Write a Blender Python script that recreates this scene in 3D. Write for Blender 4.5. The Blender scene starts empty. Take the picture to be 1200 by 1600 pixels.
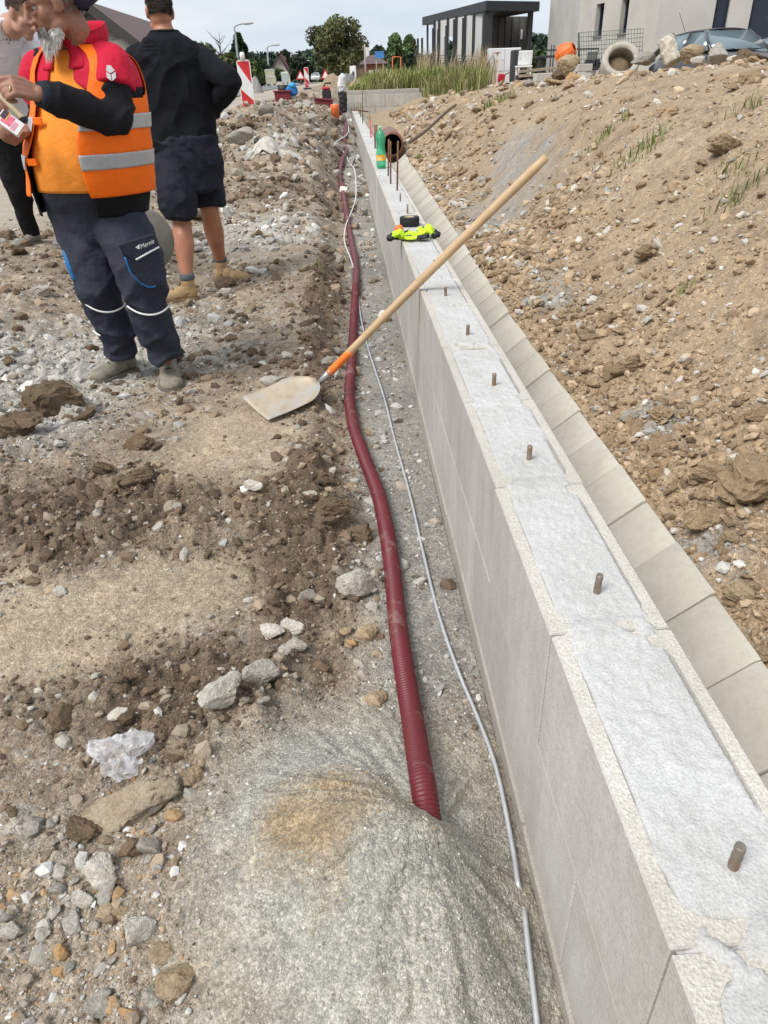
import bpy, bmesh, math, random
import numpy as np
from mathutils import Vector, Matrix, Euler

scene = bpy.context.scene
COL = scene.collection
PI = math.pi

# ------------------------------------------------------------------ camera
F_PX, EYE = 1100.0, 1.29
PITCH, YAW, ROLL = math.radians(31.305), math.radians(1.7926), math.radians(2.119)
cam_data = bpy.data.cameras.new("camera")
cam_data.sensor_fit = 'VERTICAL'
cam_data.sensor_height = 36.0
cam_data.lens = F_PX / 1600.0 * 36.0
cam_data.clip_start, cam_data.clip_end = 0.05, 5000.0
camera = bpy.data.objects.new("camera", cam_data)
COL.objects.link(camera)
camera.location = (0, 0, EYE)
CAM_R = (Matrix.Rotation(-YAW, 4, 'Z') @ Matrix.Rotation(PI / 2 - PITCH, 4, 'X') @ Matrix.Rotation(-ROLL, 4, 'Z'))
camera.rotation_euler = CAM_R.to_euler()
scene.camera = camera
CAM_R3 = np.array(CAM_R.to_3x3())

# ------------------------------------------------------------------ world, sun, exposure
SUN_EL, SUN_AZ = 52.0, 232.0          # azimuth clockwise from +Y (the direction the sun stands in)
world = bpy.data.worlds.new("World")
scene.world = world
world.use_nodes = True
wn, wl = world.node_tree.nodes, world.node_tree.links
wn.clear()
w_out = wn.new("ShaderNodeOutputWorld")
w_bg = wn.new("ShaderNodeBackground")
w_sky = wn.new("ShaderNodeTexSky")
w_sky.sky_type = 'NISHITA'
w_sky.sun_disc = False
w_sky.sun_elevation = math.radians(SUN_EL)
w_sky.sun_rotation = math.radians(SUN_AZ)
w_sky.air_density, w_sky.dust_density, w_sky.ozone_density = 1.0, 1.5, 1.0
w_tc = wn.new("ShaderNodeTexCoord")
w_map = wn.new("ShaderNodeMapping")
w_map.inputs['Scale'].default_value = (1.0, 1.0, 4.5)
w_noise = wn.new("ShaderNodeTexNoise")
w_noise.inputs['Scale'].default_value = 2.3
w_noise.inputs['Detail'].default_value = 6.0
w_noise.inputs['Roughness'].default_value = 0.55
w_ramp = wn.new("ShaderNodeValToRGB")
w_ramp.color_ramp.elements[0].position, w_ramp.color_ramp.elements[0].color = 0.40, (2.85, 3.22, 3.66, 1)
w_ramp.color_ramp.elements[1].position, w_ramp.color_ramp.elements[1].color = 0.60, (3.62, 3.80, 4.02, 1)
w_mix = wn.new("ShaderNodeMixRGB")
w_mix.inputs['Fac'].default_value = 0.95
wl.new(w_tc.outputs['Generated'], w_map.inputs['Vector'])
wl.new(w_map.outputs['Vector'], w_noise.inputs['Vector'])
wl.new(w_noise.outputs['Fac'], w_ramp.inputs['Fac'])
wl.new(w_sky.outputs['Color'], w_mix.inputs['Color1'])
wl.new(w_ramp.outputs['Color'], w_mix.inputs['Color2'])
wl.new(w_mix.outputs['Color'], w_bg.inputs['Color'])
w_bg.inputs['Strength'].default_value = 0.12
wl.new(w_bg.outputs['Background'], w_out.inputs['Surface'])

sun_data = bpy.data.lights.new("sun", 'SUN')
sun_data.energy = 1.8
sun_data.angle = math.radians(28.0)
sun_data.color = (1.0, 0.96, 0.90)
sun = bpy.data.objects.new("sun", sun_data)
COL.objects.link(sun)
_sd = Vector((math.sin(math.radians(SUN_AZ)) * math.cos(math.radians(SUN_EL)),
              math.cos(math.radians(SUN_AZ)) * math.cos(math.radians(SUN_EL)), math.sin(math.radians(SUN_EL))))
sun.rotation_euler = _sd.to_track_quat('Z', 'Y').to_euler()
sun.location = (0, 0, 30)

vs = scene.view_settings
scene.display_settings.display_device = 'sRGB'
vs.view_transform = 'Standard'
vs.look = 'None'
vs.exposure = 0.98
vs.gamma = 1.0
vs.use_curve_mapping = False
scene.cycles.max_bounces = 6
scene.cycles.transparent_max_bounces = 12

# ------------------------------------------------------------------ pixel helpers (photo pixels, 1200 x 1600)
def ray(px, py):
    d = CAM_R3 @ np.array([(px - 600) / F_PX, -(py - 800) / F_PX, -1.0])
    return d

def at_z(px, py, z):
    d = ray(px, py)
    return Vector((np.array([0, 0, EYE]) + d * ((z - EYE) / d[2])).tolist())

def at_y(px, py, y):
    d = ray(px, py)
    return Vector((np.array([0, 0, EYE]) + d * (y / d[1])).tolist())

# ------------------------------------------------------------------ numpy noise
def _hash(ix, iy, seed):
    h = (ix.astype(np.int64) * 374761393 + iy.astype(np.int64) * 668265263 + seed * 974634727) & 0xFFFFFFFF
    h = ((h ^ (h >> 13)) * 1274126177) & 0xFFFFFFFF
    h = (h ^ (h >> 16)) & 0xFFFFFFFF
    h = (h * 2246822519) & 0xFFFFFFFF
    h = h ^ (h >> 15)
    return (h & 0xFFFFFF) / float(0xFFFFFF)

def vnoise(x, y, seed=0):
    ix, iy = np.floor(x), np.floor(y)
    fx, fy = x - ix, y - iy
    fx = fx * fx * fx * (fx * (fx * 6 - 15) + 10)
    fy = fy * fy * fy * (fy * (fy * 6 - 15) + 10)
    a, b = _hash(ix, iy, seed), _hash(ix + 1, iy, seed)
    c, d = _hash(ix, iy + 1, seed), _hash(ix + 1, iy + 1, seed)
    return ((a * (1 - fx) + b * fx) * (1 - fy) + (c * (1 - fx) + d * fx) * fy) * 2 - 1

def fbm(x, y, f, octv=4, seed=0, gain=0.5):
    s, a, n = np.zeros_like(x), 1.0, 0.0
    for i in range(octv):
        s += a * vnoise(x * f + 13.7 * i, y * f - 7.3 * i, seed + i)
        n += a
        a *= gain
        f *= 2.03
    return s / n

def worley(x, y, f, seed=0):
    x, y = x * f, y * f
    ix, iy = np.floor(x), np.floor(y)
    best = np.full(x.shape, 9.0)
    rnd = np.zeros(x.shape)
    for dx in (-1, 0, 1):
        for dy in (-1, 0, 1):
            cx, cy = ix + dx, iy + dy
            px, py = cx + _hash(cx, cy, seed), cy + _hash(cx, cy, seed + 1)
            d = (px - x) ** 2 + (py - y) ** 2
            m = d < best
            best = np.where(m, d, best)
            rnd = np.where(m, _hash(cx, cy, seed + 2), rnd)
    return np.sqrt(best), rnd

def sstep(a, b, x):
    t = np.clip((x - a) / (b - a), 0, 1)
    return t * t * (3 - 2 * t)

# ------------------------------------------------------------------ ground shape
R_NEAR = [(.475, -.14), (.72, -.14), (.89, .0), (.93, .06), (1.0, .08), (1.4, .33), (2.2, .90), (3.0, 1.22), (4.2, 1.36), (6, 1.30), (9, 1.1), (14, .9), (40, .9)]
STATIONS = [
    (-4.0, [(-40, .5), (-6, .2), (-3, .1), (-1.2, .03), (-.4, .02), (.1, .0), (.275, -.03)], R_NEAR),
    (0.3, [(-40, .5), (-6, .2), (-3, .1), (-1.2, .03), (-.4, .02), (.1, .0), (.275, -.03)], R_NEAR),
    (3.0, [(-40, .5), (-8, .3), (-3, .08), (-1.2, .0), (-.45, .02), (-.22, .03), (-.08, -.03), (.275, -.05)], R_NEAR),
    (5.5, [(-40, .6), (-8, .42), (-3, .30), (-2.1, .25), (-1.55, .06), (-1.3, .0), (-.5, .03), (-.25, .05), (-.10, -.04), (.275, -.05)], R_NEAR),
    (7.5, [(-40, .6), (-8, .45), (-3, .34), (-2.1, .28), (-1.4, .12), (-.6, .14), (-.34, .13), (-.12, -.03), (.275, -.05)],
     [(.475, -.17), (.80, -.15), (.94, -.02), (.99, .03), (1.05, .02), (1.55, .03), (1.9, .32), (2.4, .9), (3.4, 1.2), (4.5, 1.36), (7, 1.30), (11, 1.15), (20, .95), (40, .9)]),
    (10.0, [(-40, .6), (-12, .5), (-5, .42), (-3, .36), (-1.6, .40), (-.75, .38), (-.45, .25), (-.14, .0), (.275, -.02)],
     [(.475, -.17), (.88, -.15), (1.01, .0), (1.05, .06), (1.5, .13), (1.9, .45), (2.5, 1.0), (3.3, 1.25), (5, 1.33), (9, 1.25), (13, 1.1), (20, .9), (40, .9)]),
    (13.0, [(-40, .6), (-12, .6), (-5, .57), (-3.3, .56), (-2.2, .70), (-1.1, .82), (-.5, .6), (-.1, .08), (.275, .05)],
     [(.475, -.15), (.93, -.13), (1.08, .03), (1.14, .12), (1.6, .25), (2.2, .75), (3, 1.12), (4.5, 1.27), (9, 1.22), (13, 1.05), (20, .9), (40, .9)]),
    (16.0, [(-40, .64), (-12, .63), (-5, .62), (-3.7, .63), (-2.6, .78), (-1.4, .97), (-.6, .75), (0, .15), (.275, .12)],
     [(.475, -.12), (.96, -.10), (1.16, .06), (1.25, .16), (1.7, .45), (2.4, .85), (3.4, 1.15), (5, 1.25), (9, 1.18), (13, 1.0), (20, .85), (40, .9)]),
    (18.0, [(-40, .66), (-12, .66), (-5, .66), (-3.7, .67), (-2.4, .78), (-1.3, .92), (-.55, .78), (0, .22), (.275, .18)],
     [(.475, .42), (.9, .5), (1.5, .55), (2.4, .9), (3.4, 1.15), (5, 1.2), (9, 1.2), (13, 1.05), (20, .82), (40, .9)]),
    (21.0, [(-40, .7), (-12, .7), (-4, .70), (-2.4, .80), (-1.2, .88), (-.5, .8), (0, .3), (.275, .26)],
     [(.475, .36), (1.0, .42), (2, .6), (3, .95), (4, 1.12), (6, 1.12), (10, 1.05), (14, .9), (20, .78), (40, .8)]),
    (26.5, [(-40, .78), (-12, .78), (-4, .78), (-2.5, .88), (-1.2, 1.05), (-.3, .95), (.05, .5), (.275, .42)],
     [(.475, .4), (1.0, .42), (2, .65), (3, 1.0), (4, 1.1), (6, 1.1), (10, .9), (20, .75), (40, .75)]),
    (27.6, [(-40, .79), (-12, .79), (-4, .79), (-2.5, .89), (-1.2, 1.05), (-.3, .95), (.05, .5), (.275, .42)],
     [(.475, .4), (1.0, .42), (2, .65), (3, 1.0), (4, 1.1), (6, 1.1), (10, .9), (20, .75), (40, .75)]),
    (27.9, [(-40, .8), (-12, .8), (-4, .8), (-2.5, .9), (-1.2, 1.1), (-.3, 1.15), (.275, 1.05)],
     [(.475, 1.05), (3, 1.08), (5, 1.08), (8, 1.0), (20, .75), (40, .75)]),
    (40.0, [(-40, 1.0), (-12, 1.0), (-3, 1.0), (0, 1.2), (.275, 1.2)], [(.475, 1.2), (6, 1.05), (20, .8), (40, .8)]),
    (60.0, [(-60, 1.2), (-12, 1.18), (-2, 1.2), (.275, 1.3)], [(.475, 1.3), (10, 1.1), (40, .9)]),
    (210.0, [(-60, 2.1), (.275, 2.1)], [(.475, 2.1), (40, 1.6)]),
    (1500.0, [(-60, 6), (.275, 6)], [(.475, 6), (40, 6)]),
]
ST_Y = np.array([s[0] for s in STATIONS])

def base_z(x, y):
    x, y = np.asarray(x, float), np.asarray(y, float)
    z = np.zeros_like(x)
    k = np.clip(np.searchsorted(ST_Y, y, side='right') - 1, 0, len(STATIONS) - 2)
    for i in range(len(STATIONS) - 1):
        m = k == i
        if not m.any():
            continue
        xa = [p[0] for p in STATIONS[i][1] + STATIONS[i][2]]
        za = [p[1] for p in STATIONS[i][1] + STATIONS[i][2]]
        xb = [p[0] for p in STATIONS[i + 1][1] + STATIONS[i + 1][2]]
        zb = [p[1] for p in STATIONS[i + 1][1] + STATIONS[i + 1][2]]
        t = np.clip((y[m] - ST_Y[i]) / (ST_Y[i + 1] - ST_Y[i]), 0, 1)
        z[m] = np.interp(x[m], xa, za) * (1 - t) + np.interp(x[m], xb, zb) * t
    return z

def blob(x, y, cx, cy, rx, ry, rot=0.0, soft=1.0):
    c, s = math.cos(rot), math.sin(rot)
    u, v = (x - cx) * c + (y - cy) * s, -(x - cx) * s + (y - cy) * c
    return np.exp(-((u / rx) ** 2 + (v / ry) ** 2) * soft)

def sand_pile(x, y):
    b = 0.115 * blob(x, y, -.07, .86, .24, .20, .2) + 0.05 * blob(x, y, .02, .62, .26, .24) + .03 * blob(x, y, -.3, .75, .22, .18) + .070 * sstep(.875, .775, y + .25 * (x - .10)) * sstep(.05, .70, y) * np.exp(-((x - .07) / .19) ** 2)
    return b * (.35 + .65 * sstep(.30, .08, x))

def zones(x, y):
    """weights of the soil kinds, in world metres"""
    n1 = fbm(x, y, 1.3, 4, 11)
    n2 = fbm(x, y, 4.0, 4, 21)
    n3 = fbm(x, y, 11.0, 3, 31)
    right = sstep(.60, .75, x)
    left = 1 - right
    sand = np.clip(1.6 * blob(x, y, .02, .60, .35, .50) + 1.2 * blob(x, y, -.08, .96, .24, .28) + n2 * .35 + n3 * .15 - .42, 0, 1) * left
    rust = np.clip(1.25 * blob(x, y, -.05, .87, .17, .12, .5) + .8 * blob(x, y, -.14, .76, .15, .10) + n3 * .7 + n2 * .45 - .40, 0, 1) * left
    trench = np.clip(sstep(-.10, .06, x + n2 * .07) * sstep(.9, 1.4, y), 0, 1) * left
    grey_l = np.clip(1.3 * blob(x, y, -1.9, 3.6, .75, .8) + 1.0 * blob(x, y, -1.25, 4.3, .35, .6) + .9 * blob(x, y, -1.45, 2.9, .3, .35)
                     + 1.0 * blob(x, y, -.9, 7.2, .8, 1.1) + .8 * blob(x, y, -1.0, 11.5, .6, 1.4) + n1 * .35 + n2 * .35 - .36, 0, 1) * left
    dark = np.clip(1.25 * blob(x, y, -.95, 2.15, .55, .32) + 1.0 * blob(x, y, -.18, 1.95, .2, .45) + .9 * blob(x, y, -.55, 1.28, .5, .22)
                   + .9 * blob(x, y, -1.5, 2.75, .25, .2) + .7 * blob(x, y, -.15, 5.2, .2, .7) + .8 * blob(x, y, -.7, 8.9, .9, .7)
                   + .7 * blob(x, y, -1.5, 12.8, .7, 1.2) + .72 * np.exp(-((x + .21 + .05 * n1) / .11) ** 2) * sstep(1.25, 1.7, y) * sstep(8, 6, y) + n2 * .45 + n1 * .25 - .30, 0, .6) * 1.66 * left
    tan = np.clip(1.0 * blob(x, y, -.55, 2.75, .35, .5) + 1.0 * blob(x, y, -.62, 1.68, .35, .2) + 1.0 * blob(x, y, -.95, 1.5, .3, .2)
                  + .8 * blob(x, y, -.62, 6.4, .45, .5) + n2 * .4 - .36, 0, .6) * 1.66 * left
    gravel = np.clip(1.1 * blob(x, y, -.55, .72, .22, .30) + n2 * .4 - .35, 0, 1) * left
    clay = np.clip((1.0 * blob(x, y, .98, 1.62, .13, .2) + .8 * blob(x, y, 1.12, 2.45, .12, .3) + .9 * blob(x, y, 1.2, 4.2, .16, .6)
                    + 1.1 * blob(x, y, 1.4, 7.6, .36, 1.4) + 1.15 * blob(x, y, 2.0, 8.8, .34, 1.6)) * (1 + n2 * .7) + n3 * .3 - .38, 0, 1) * right
    dry = np.clip(.9 * blob(x, y, 2.1, 5.2, .5, .9) + 1.0 * blob(x, y, 5.2, 8.5, 1.5, 1.2) + .5 * blob(x, y, 3.2, 4.2, .7, .9) + .7 * blob(x, y, 2.3, 10.5, .4, 1.5)
                  + n1 * .3 + n2 * .35 - .38, 0, 1) * right
    loose = np.clip(sstep(1.9, 1.0, x + n1 * .25) * sstep(8, 5.5, y) + n2 * .3 - .1, 0, 1) * right
    # the dusty shoulder and the site beyond
    dusty = sstep(-2.2, -3.4, x + n1 * .5) * sstep(4.5, 7.5, y)
    return dict(n1=n1, n2=n2, n3=n3, right=right, left=left, sand=sand, rust=rust, trench=trench, grey=grey_l, dark=dark, tan=tan,
                gravel=gravel, clay=clay, dry=dry, loose=loose, dusty=dusty)

def domes(x, y, f, seed, thr, pw=.6):
    w, r = worley(x, y, f, seed)
    return np.clip(1 - (w / .62) ** 2, 0, 1) ** pw * np.clip((r - thr) / (1 - thr), 0, 1), r

def relief(x, y, Z):
    fade = sstep(60, 25, y)
    quiet = np.maximum.reduce([Z['sand'] * .94, Z['tan'] * .75, Z['trench'] * .5, Z['dusty'] * .9, Z['dry'] * .5])
    rough = 1 - quiet
    K = np.clip(.16 + .25 * Z['n1'] + .25 * Z['n2'] + .95 * Z['dark'] + .75 * Z['loose'] + .5 * Z['grey'] - .05 * Z['right'], .03, 1.1) * rough
    w1, w2 = fbm(x, y, 7.0, 3, 43), fbm(x, y, 7.0, 3, 47)
    xa, ya = x + .05 * w1, y + .05 * w2
    xb, yb = x + .016 * w1 + .007 * Z['n3'], y + .016 * w2 - .007 * Z['n3']
    near = sstep(9, 6, y)
    h = .034 * fbm(x, y, 2.2, 4, 41) * rough
    d1, r1 = domes(xa, ya, 6.0, 51, .52)
    d2, r2 = domes(xa * 1.1, ya, 13.0, 55, .40)
    d3, r3 = domes(xb, yb, 29.0, 61, .35)
    d4, r4 = domes(xb, yb, 66.0, 65, .30)
    d5, r5 = domes(x + .004 * w1, y + .004 * w2, 150.0, 71, .30)
    h += K * (.066 * d1 + .040 * d2) + (.22 + .9 * K) * rough * .021 * d3 + (.25 + .6 * rough) * .0085 * d4 * near + .0036 * d5 * near * (.35 + .65 * rough)
    h += .006 * fbm(x, y, 40.0, 4, 81) * (rough * .8 + .12)
    Z['tone'] = (r1 - .5) * np.clip(d1 * 3, 0, 1) * K + .8 * (r2 - .5) * np.clip(d2 * 3, 0, 1) * K + .7 * (r3 - .5) * np.clip(d3 * 3, 0, 1) * rough + .5 * (r4 - .5) * np.clip(d4 * 3, 0, 1)
    far_rubble = sstep(8, 11, y) * (1 - Z['dusty']) * sstep(40, 24, y)
    d6, r6 = domes(xa, ya, 3.0, 91, .3)
    h += .13 * d6 * far_rubble * Z['left'] + .03 * d6 * Z['right'] * sstep(2.4, 4.5, x)
    # faint runs down the sand, ridges down the cut face
    pa, pr = np.arctan2(x - .08, y - .80 + 1e-6), np.hypot(x - .08, y - .80)
    wob = .5 * Z['n2'] + .25 * Z['n3']
    h += Z['sand'] * sstep(.03, .14, pr) * (.009 * (1 - 2 * np.abs(vnoise(pa * 4.2 + wob, pr * 1.6, 95))) + .005 * (1 - 2 * np.abs(vnoise(pa * 12 + wob * 2, pr * 4, 96))))
    h += Z['sand'] * (.0022 * fbm(x, y, 60.0, 4, 98) + .008 * fbm(x, y, 5.0, 3, 94))
    h += (Z['clay'] + .6 * Z['dry']) * .05 * (1 - np.abs(vnoise(x * 1.0 + y * 2.2, y * 5.0, 97))) * sstep(1.3, 1.8, x) * sstep(6, 7, y)
    # drying cracks in the compacted soil
    cw = np.abs(vnoise(x * 13 + 3 * Z['n2'] + 1.2 * w1, y * 9 + 1.2 * w2, 99))
    cx = np.abs(vnoise(x * 7 + 2 * w2, y * 17 + 3 * w1, 93))
    h -= .011 * np.maximum(sstep(.06, .0, cw), .7 * sstep(.05, .0, cx)) * Z['tan']
    return h * fade

def ground_full(x, y):
    Z = zones(x, y)
    wall = sstep(.20, .275, x) * sstep(.62, .475, x) * sstep(28, 27, y)
    xg = x - np.clip(y - 4, 0, 11.5) * .0195
    gut = sstep(.40, .475, x) * sstep(1.02, .93, xg) * sstep(16.2, 15.4, y)
    road = sstep(-4.0, -4.5, x) * sstep(7, 9, y)
    h = base_z(x, y) + sand_pile(x, y) + relief(x, y, Z) * (1 - .75 * wall) * (1 - gut) * (1 - road)
    ring = blob(x, y, -1.30, 3.62, .2, .2) + blob(x, y, -.96, 3.48, .2, .2) + blob(x, y, -1.2, 5.22, .25, .25) + blob(x, y, -1.0, 5.69, .25, .25)
    h = h * (1 - np.clip(ring, 0, .85)) + (base_z(x, y)) * np.clip(ring, 0, .85)
    return h, Z

def gz(x, y):
    a, _ = ground_full(np.array([float(x)]), np.array([float(y)]))
    return float(a[0])

def hit(px, py, y0=.2, y1=60.0):
    """where the ray of a photo pixel meets the ground"""
    d = ray(px, py)
    t = np.geomspace(y0, y1, 900) / d[1]
    P = np.array([[0, 0, EYE]]) + t[:, None] * d[None, :]
    h, _ = ground_full(P[:, 0].copy(), P[:, 1].copy())
    k = np.nonzero(P[:, 2] <= h)[0]
    k = k[0] if len(k) else len(t) - 1
    return Vector((float(P[k, 0]), float(P[k, 1]), float(h[k])))

SOIL = dict(brown=(.255, .203, .152), dark=(.108, .077, .052), tan=(.405, .33, .24), grey=(.37, .352, .318), sand=(.395, .383, .34),
            rust=(.34, .235, .125), trench=(.29, .275, .25), gravel=(.30, .255, .205), slope=(.332, .253, .170), dry=(.45, .36, .255),
            clay=(.27, .272, .272), loose=(.315, .238, .16), dusty=(.40, .35, .285), pale=(.47, .45, .42))

def soil_colour(x, y, Z):
    def c(k):
        return np.array(SOIL[k])[None, :]
    def mixto(a, k, w):
        w = np.clip(w, 0, 1)[:, None]
        return a * (1 - w) + c(k) * w
    col = c('brown') * Z['left'][:, None] + c('slope') * Z['right'][:, None]
    n4 = fbm(x, y, 6.5, 4, 121)
    n5 = fbm(x, y, 26.0, 3, 131)
    col = mixto(col, 'tan', Z['left'] * np.clip(n4 * .9 + .12, 0, .8))
    col = mixto(col, 'grey', Z['left'] * np.clip(n5 * .8 + Z['n1'] * .5 - .05, 0, .75))
    col = mixto(col, 'loose', Z['loose'])
    col = mixto(col, 'dry', Z['dry'] * .8)
    col = mixto(col, 'dark', Z['right'] * np.clip(-n4 * .9 - .25, 0, .45))
    col = mixto(col, 'clay', Z['clay'])
    col = mixto(col, 'dark', Z['dark'] * .9)
    col = mixto(col, 'tan', Z['tan'] * .8)
    col = mixto(col, 'gravel', Z['gravel'])
    col = mixto(col, 'grey', Z['grey'])
    col = mixto(col, 'pale', Z['grey'] * np.clip(n5 * 1.2 - .1, 0, .7))
    col = mixto(col, 'trench', Z['trench'] * (1 - .5 * Z['dark']))
    col = mixto(col, 'sand', Z['sand'])
    col = mixto(col, 'rust', Z['rust'] * .75)
    col = mixto(col, 'dusty', Z['dusty'])
    tone = Z['tone'] if 'tone' in Z else np.zeros_like(x)
    col = col * (1 + .20 * n5[:, None] + .12 * n4[:, None] + .55 * (tone * (1 - .8 * Z['sand']))[:, None])
    return np.clip(col, .02, .8)

# ------------------------------------------------------------------ materials
MATS = {}

def new_mat(name):
    m = bpy.data.materials.new(name)
    m.use_nodes = True
    nt = m.node_tree
    nt.nodes.clear()
    out = nt.nodes.new("ShaderNodeOutputMaterial")
    b = nt.nodes.new("ShaderNodeBsdfPrincipled")
    nt.links.new(b.outputs[0], out.inputs[0])
    return m, nt, b

def tex_noise(nt, scale, detail=4.0, rough=.6, vec=None):
    n = nt.nodes.new("ShaderNodeTexNoise")
    n.inputs['Scale'].default_value = scale
    n.inputs['Detail'].default_value = detail
    n.inputs['Roughness'].default_value = rough
    if vec is not None:
        nt.links.new(vec, n.inputs['Vector'])
    return n

def ramp(nt, fac, stops):
    r = nt.nodes.new("ShaderNodeValToRGB")
    els = r.color_ramp.elements
    while len(els) < len(stops):
        els.new(.5)
    for e, (p, c) in zip(els, stops):
        e.position = p
        e.color = tuple(c) + (1,) if len(c) == 3 else c
    nt.links.new(fac, r.inputs['Fac'])
    return r

def mixc(nt, a, b, fac=.5, mode='MIX'):
    m = nt.nodes.new("ShaderNodeMixRGB")
    m.blend_type = mode
    for s, v in (('Color1', a), ('Color2', b)):
        if isinstance(v, (tuple, list)):
            m.inputs[s].default_value = tuple(v)[:3] + (1,)
        else:
            nt.links.new(v, m.inputs[s])
    if isinstance(fac, (int, float)):
        m.inputs['Fac'].default_value = fac
    else:
        nt.links.new(fac, m.inputs['Fac'])
    return m

def bump(nt, b, height, strength=.4, dist=.01):
    n = nt.nodes.new("ShaderNodeBump")
    n.inputs['Strength'].default_value = strength
    n.inputs['Distance'].default_value = dist
    nt.links.new(height, n.inputs['Height'])
    nt.links.new(n.outputs[0], b.inputs['Normal'])
    return n

def coords(nt, kind='Object'):
    return nt.nodes.new("ShaderNodeTexCoord").outputs[kind]

def mat(name, col, rough=.6, var=.12, scale=12.0, bmp=0.0, bscale=60.0, bdist=.004, metal=0.0, dirt=None, dirt_amt=0.0, dirt_scale=5.0,
        trans=0.0, ior=1.45, spec=.5, coat=0.0):
    """plain procedural material: base colour with soft noise variation, optional dirt patches and fine relief"""
    if name in MATS:
        return MATS[name]
    m, nt, b = new_mat(name)
    v = coords(nt)
    n = tex_noise(nt, scale, 5, .6, v)
    lo = tuple(max(0, c * (1 - var)) for c in col)
    hi = tuple(min(1, c * (1 + var)) for c in col)
    c = ramp(nt, n.outputs['Fac'], [(.3, lo), (.7, hi)]).outputs[0]
    if dirt is not None:
        dn = tex_noise(nt, dirt_scale, 7, .65, v)
        df = ramp(nt, dn.outputs['Fac'], [(.62 - .35 * dirt_amt, (0, 0, 0)), (.78 - .3 * dirt_amt, (1, 1, 1))])
        c = mixc(nt, c, dirt, df.outputs[0]).outputs[0]
    nt.links.new(c, b.inputs['Base Color'])
    b.inputs['Roughness'].default_value = rough
    b.inputs['Metallic'].default_value = metal
    b.inputs['IOR'].default_value = ior
    b.inputs['Specular IOR Level'].default_value = spec
    if trans:
        b.inputs['Transmission Weight'].default_value = trans
    if coat:
        b.inputs['Coat Weight'].default_value = coat
    if bmp:
        bn = tex_noise(nt, bscale, 4, .6, v)
        bump(nt, b, bn.outputs['Fac'], bmp, bdist)
    MATS[name] = m
    return m

def attr_mat(name, attr="soil", s1=45.0, s2=220.0, amt=.28, bmp=.6, bdist=.01, rough=.95, grain=()):
    if name in MATS:
        return MATS[name]
    m, nt, b = new_mat(name)
    a = nt.nodes.new("ShaderNodeAttribute")
    a.attribute_name = attr
    g = nt.nodes.new("ShaderNodeNewGeometry").outputs['Position']
    n1 = tex_noise(nt, s1, 6, .7, g)
    n2 = tex_noise(nt, s2, 3, .7, g)
    r1 = ramp(nt, n1.outputs['Fac'], [(.28, (1 - amt,) * 3), (.72, (1 + amt * .9, 1 + amt * .86, 1 + amt * .8))])
    r2 = ramp(nt, n2.outputs['Fac'], [(.30, (1 - amt * .9,) * 3), (.70, (1 + amt * .9,) * 3)])
    c = mixc(nt, a.outputs['Color'], r1.outputs[0], 1.0, 'MULTIPLY')
    c = mixc(nt, c.outputs[0], r2.outputs[0], 1.0, 'MULTIPLY')
    grains = []
    for sc, lo, hi in grain:
        v = nt.nodes.new("ShaderNodeTexVoronoi")
        v.inputs['Scale'].default_value = sc
        nt.links.new(g, v.inputs['Vector'])
        sp = nt.nodes.new("ShaderNodeSeparateColor")
        nt.links.new(v.outputs['Color'], sp.inputs[0])
        c = mixc(nt, c.outputs[0], ramp(nt, sp.outputs[0], [(.1, (lo,) * 3), (.6, (1, 1, 1)), (.95, (hi, hi, hi * .98))]).outputs[0], 1.0, 'MULTIPLY')
        grains.append(v.outputs['Distance'])
    nt.links.new(c.outputs[0], b.inputs['Base Color'])
    b.inputs['Roughness'].default_value = rough
    b.inputs['Specular IOR Level'].default_value = .25
    add = nt.nodes.new("ShaderNodeMath")
    add.operation = 'ADD'
    nt.links.new(n1.outputs['Fac'], add.inputs[0])
    nt.links.new(n2.outputs['Fac'], add.inputs[1])
    hgt = add.outputs[0]
    for k, q in enumerate(grains):
        mm = nt.nodes.new("ShaderNodeMath")
        mm.operation = 'MULTIPLY_ADD'
        mm.inputs[1].default_value = -1.1 if k == 0 else -.6
        nt.links.new(q, mm.inputs[0])
        nt.links.new(hgt, mm.inputs[2])
        hgt = mm.outputs[0]
    bump(nt, b, hgt, bmp, bdist)
    MATS[name] = m
    return m

# ------------------------------------------------------------------ object helpers
def link(name, me, parent=None, mats=()):
    for m in mats:
        me.materials.append(m)
    o = bpy.data.objects.new(name, me)
    COL.objects.link(o)
    if parent is not None:
        o.parent = parent
    return o

def tag(o, label=None, cat=None, group=None, kind=None):
    if label:
        o["label"] = label
    if cat:
        o["category"] = cat
    if group:
        o["group"] = group
    if kind:
        o["kind"] = kind
    return o

def thing(name, label, cat, loc=(0, 0, 0), rz=0.0, group=None):
    o = bpy.data.objects.new(name, None)
    COL.objects.link(o)
    o.location = loc
    o.rotation_euler = (0, 0, rz)
    o.empty_display_size = .1
    return tag(o, label, cat, group)

def np_mesh(name, verts, faces, smooth=True, cols=None, attr="soil"):
    """faces: (n,3) or (n,4) int array"""
    me = bpy.data.meshes.new(name)
    verts = np.asarray(verts, np.float32)
    faces = np.asarray(faces, np.int32)
    k = faces.shape[1]
    me.vertices.add(len(verts))
    me.vertices.foreach_set("co", verts.ravel())
    me.loops.add(faces.size)
    me.loops.foreach_set("vertex_index", faces.ravel())
    me.polygons.add(len(faces))
    me.polygons.foreach_set("loop_start", np.arange(0, faces.size, k, dtype=np.int32))
    me.polygons.foreach_set("use_smooth", np.full(len(faces), smooth, bool))
    me.update(calc_edges=True)
    if cols is not None:
        a = me.color_attributes.new(attr, 'FLOAT_COLOR', 'POINT')
        c4 = np.ones((len(verts), 4), np.float32)
        c4[:, :3] = cols
        a.data.foreach_set("color", c4.ravel())
    return me

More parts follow.
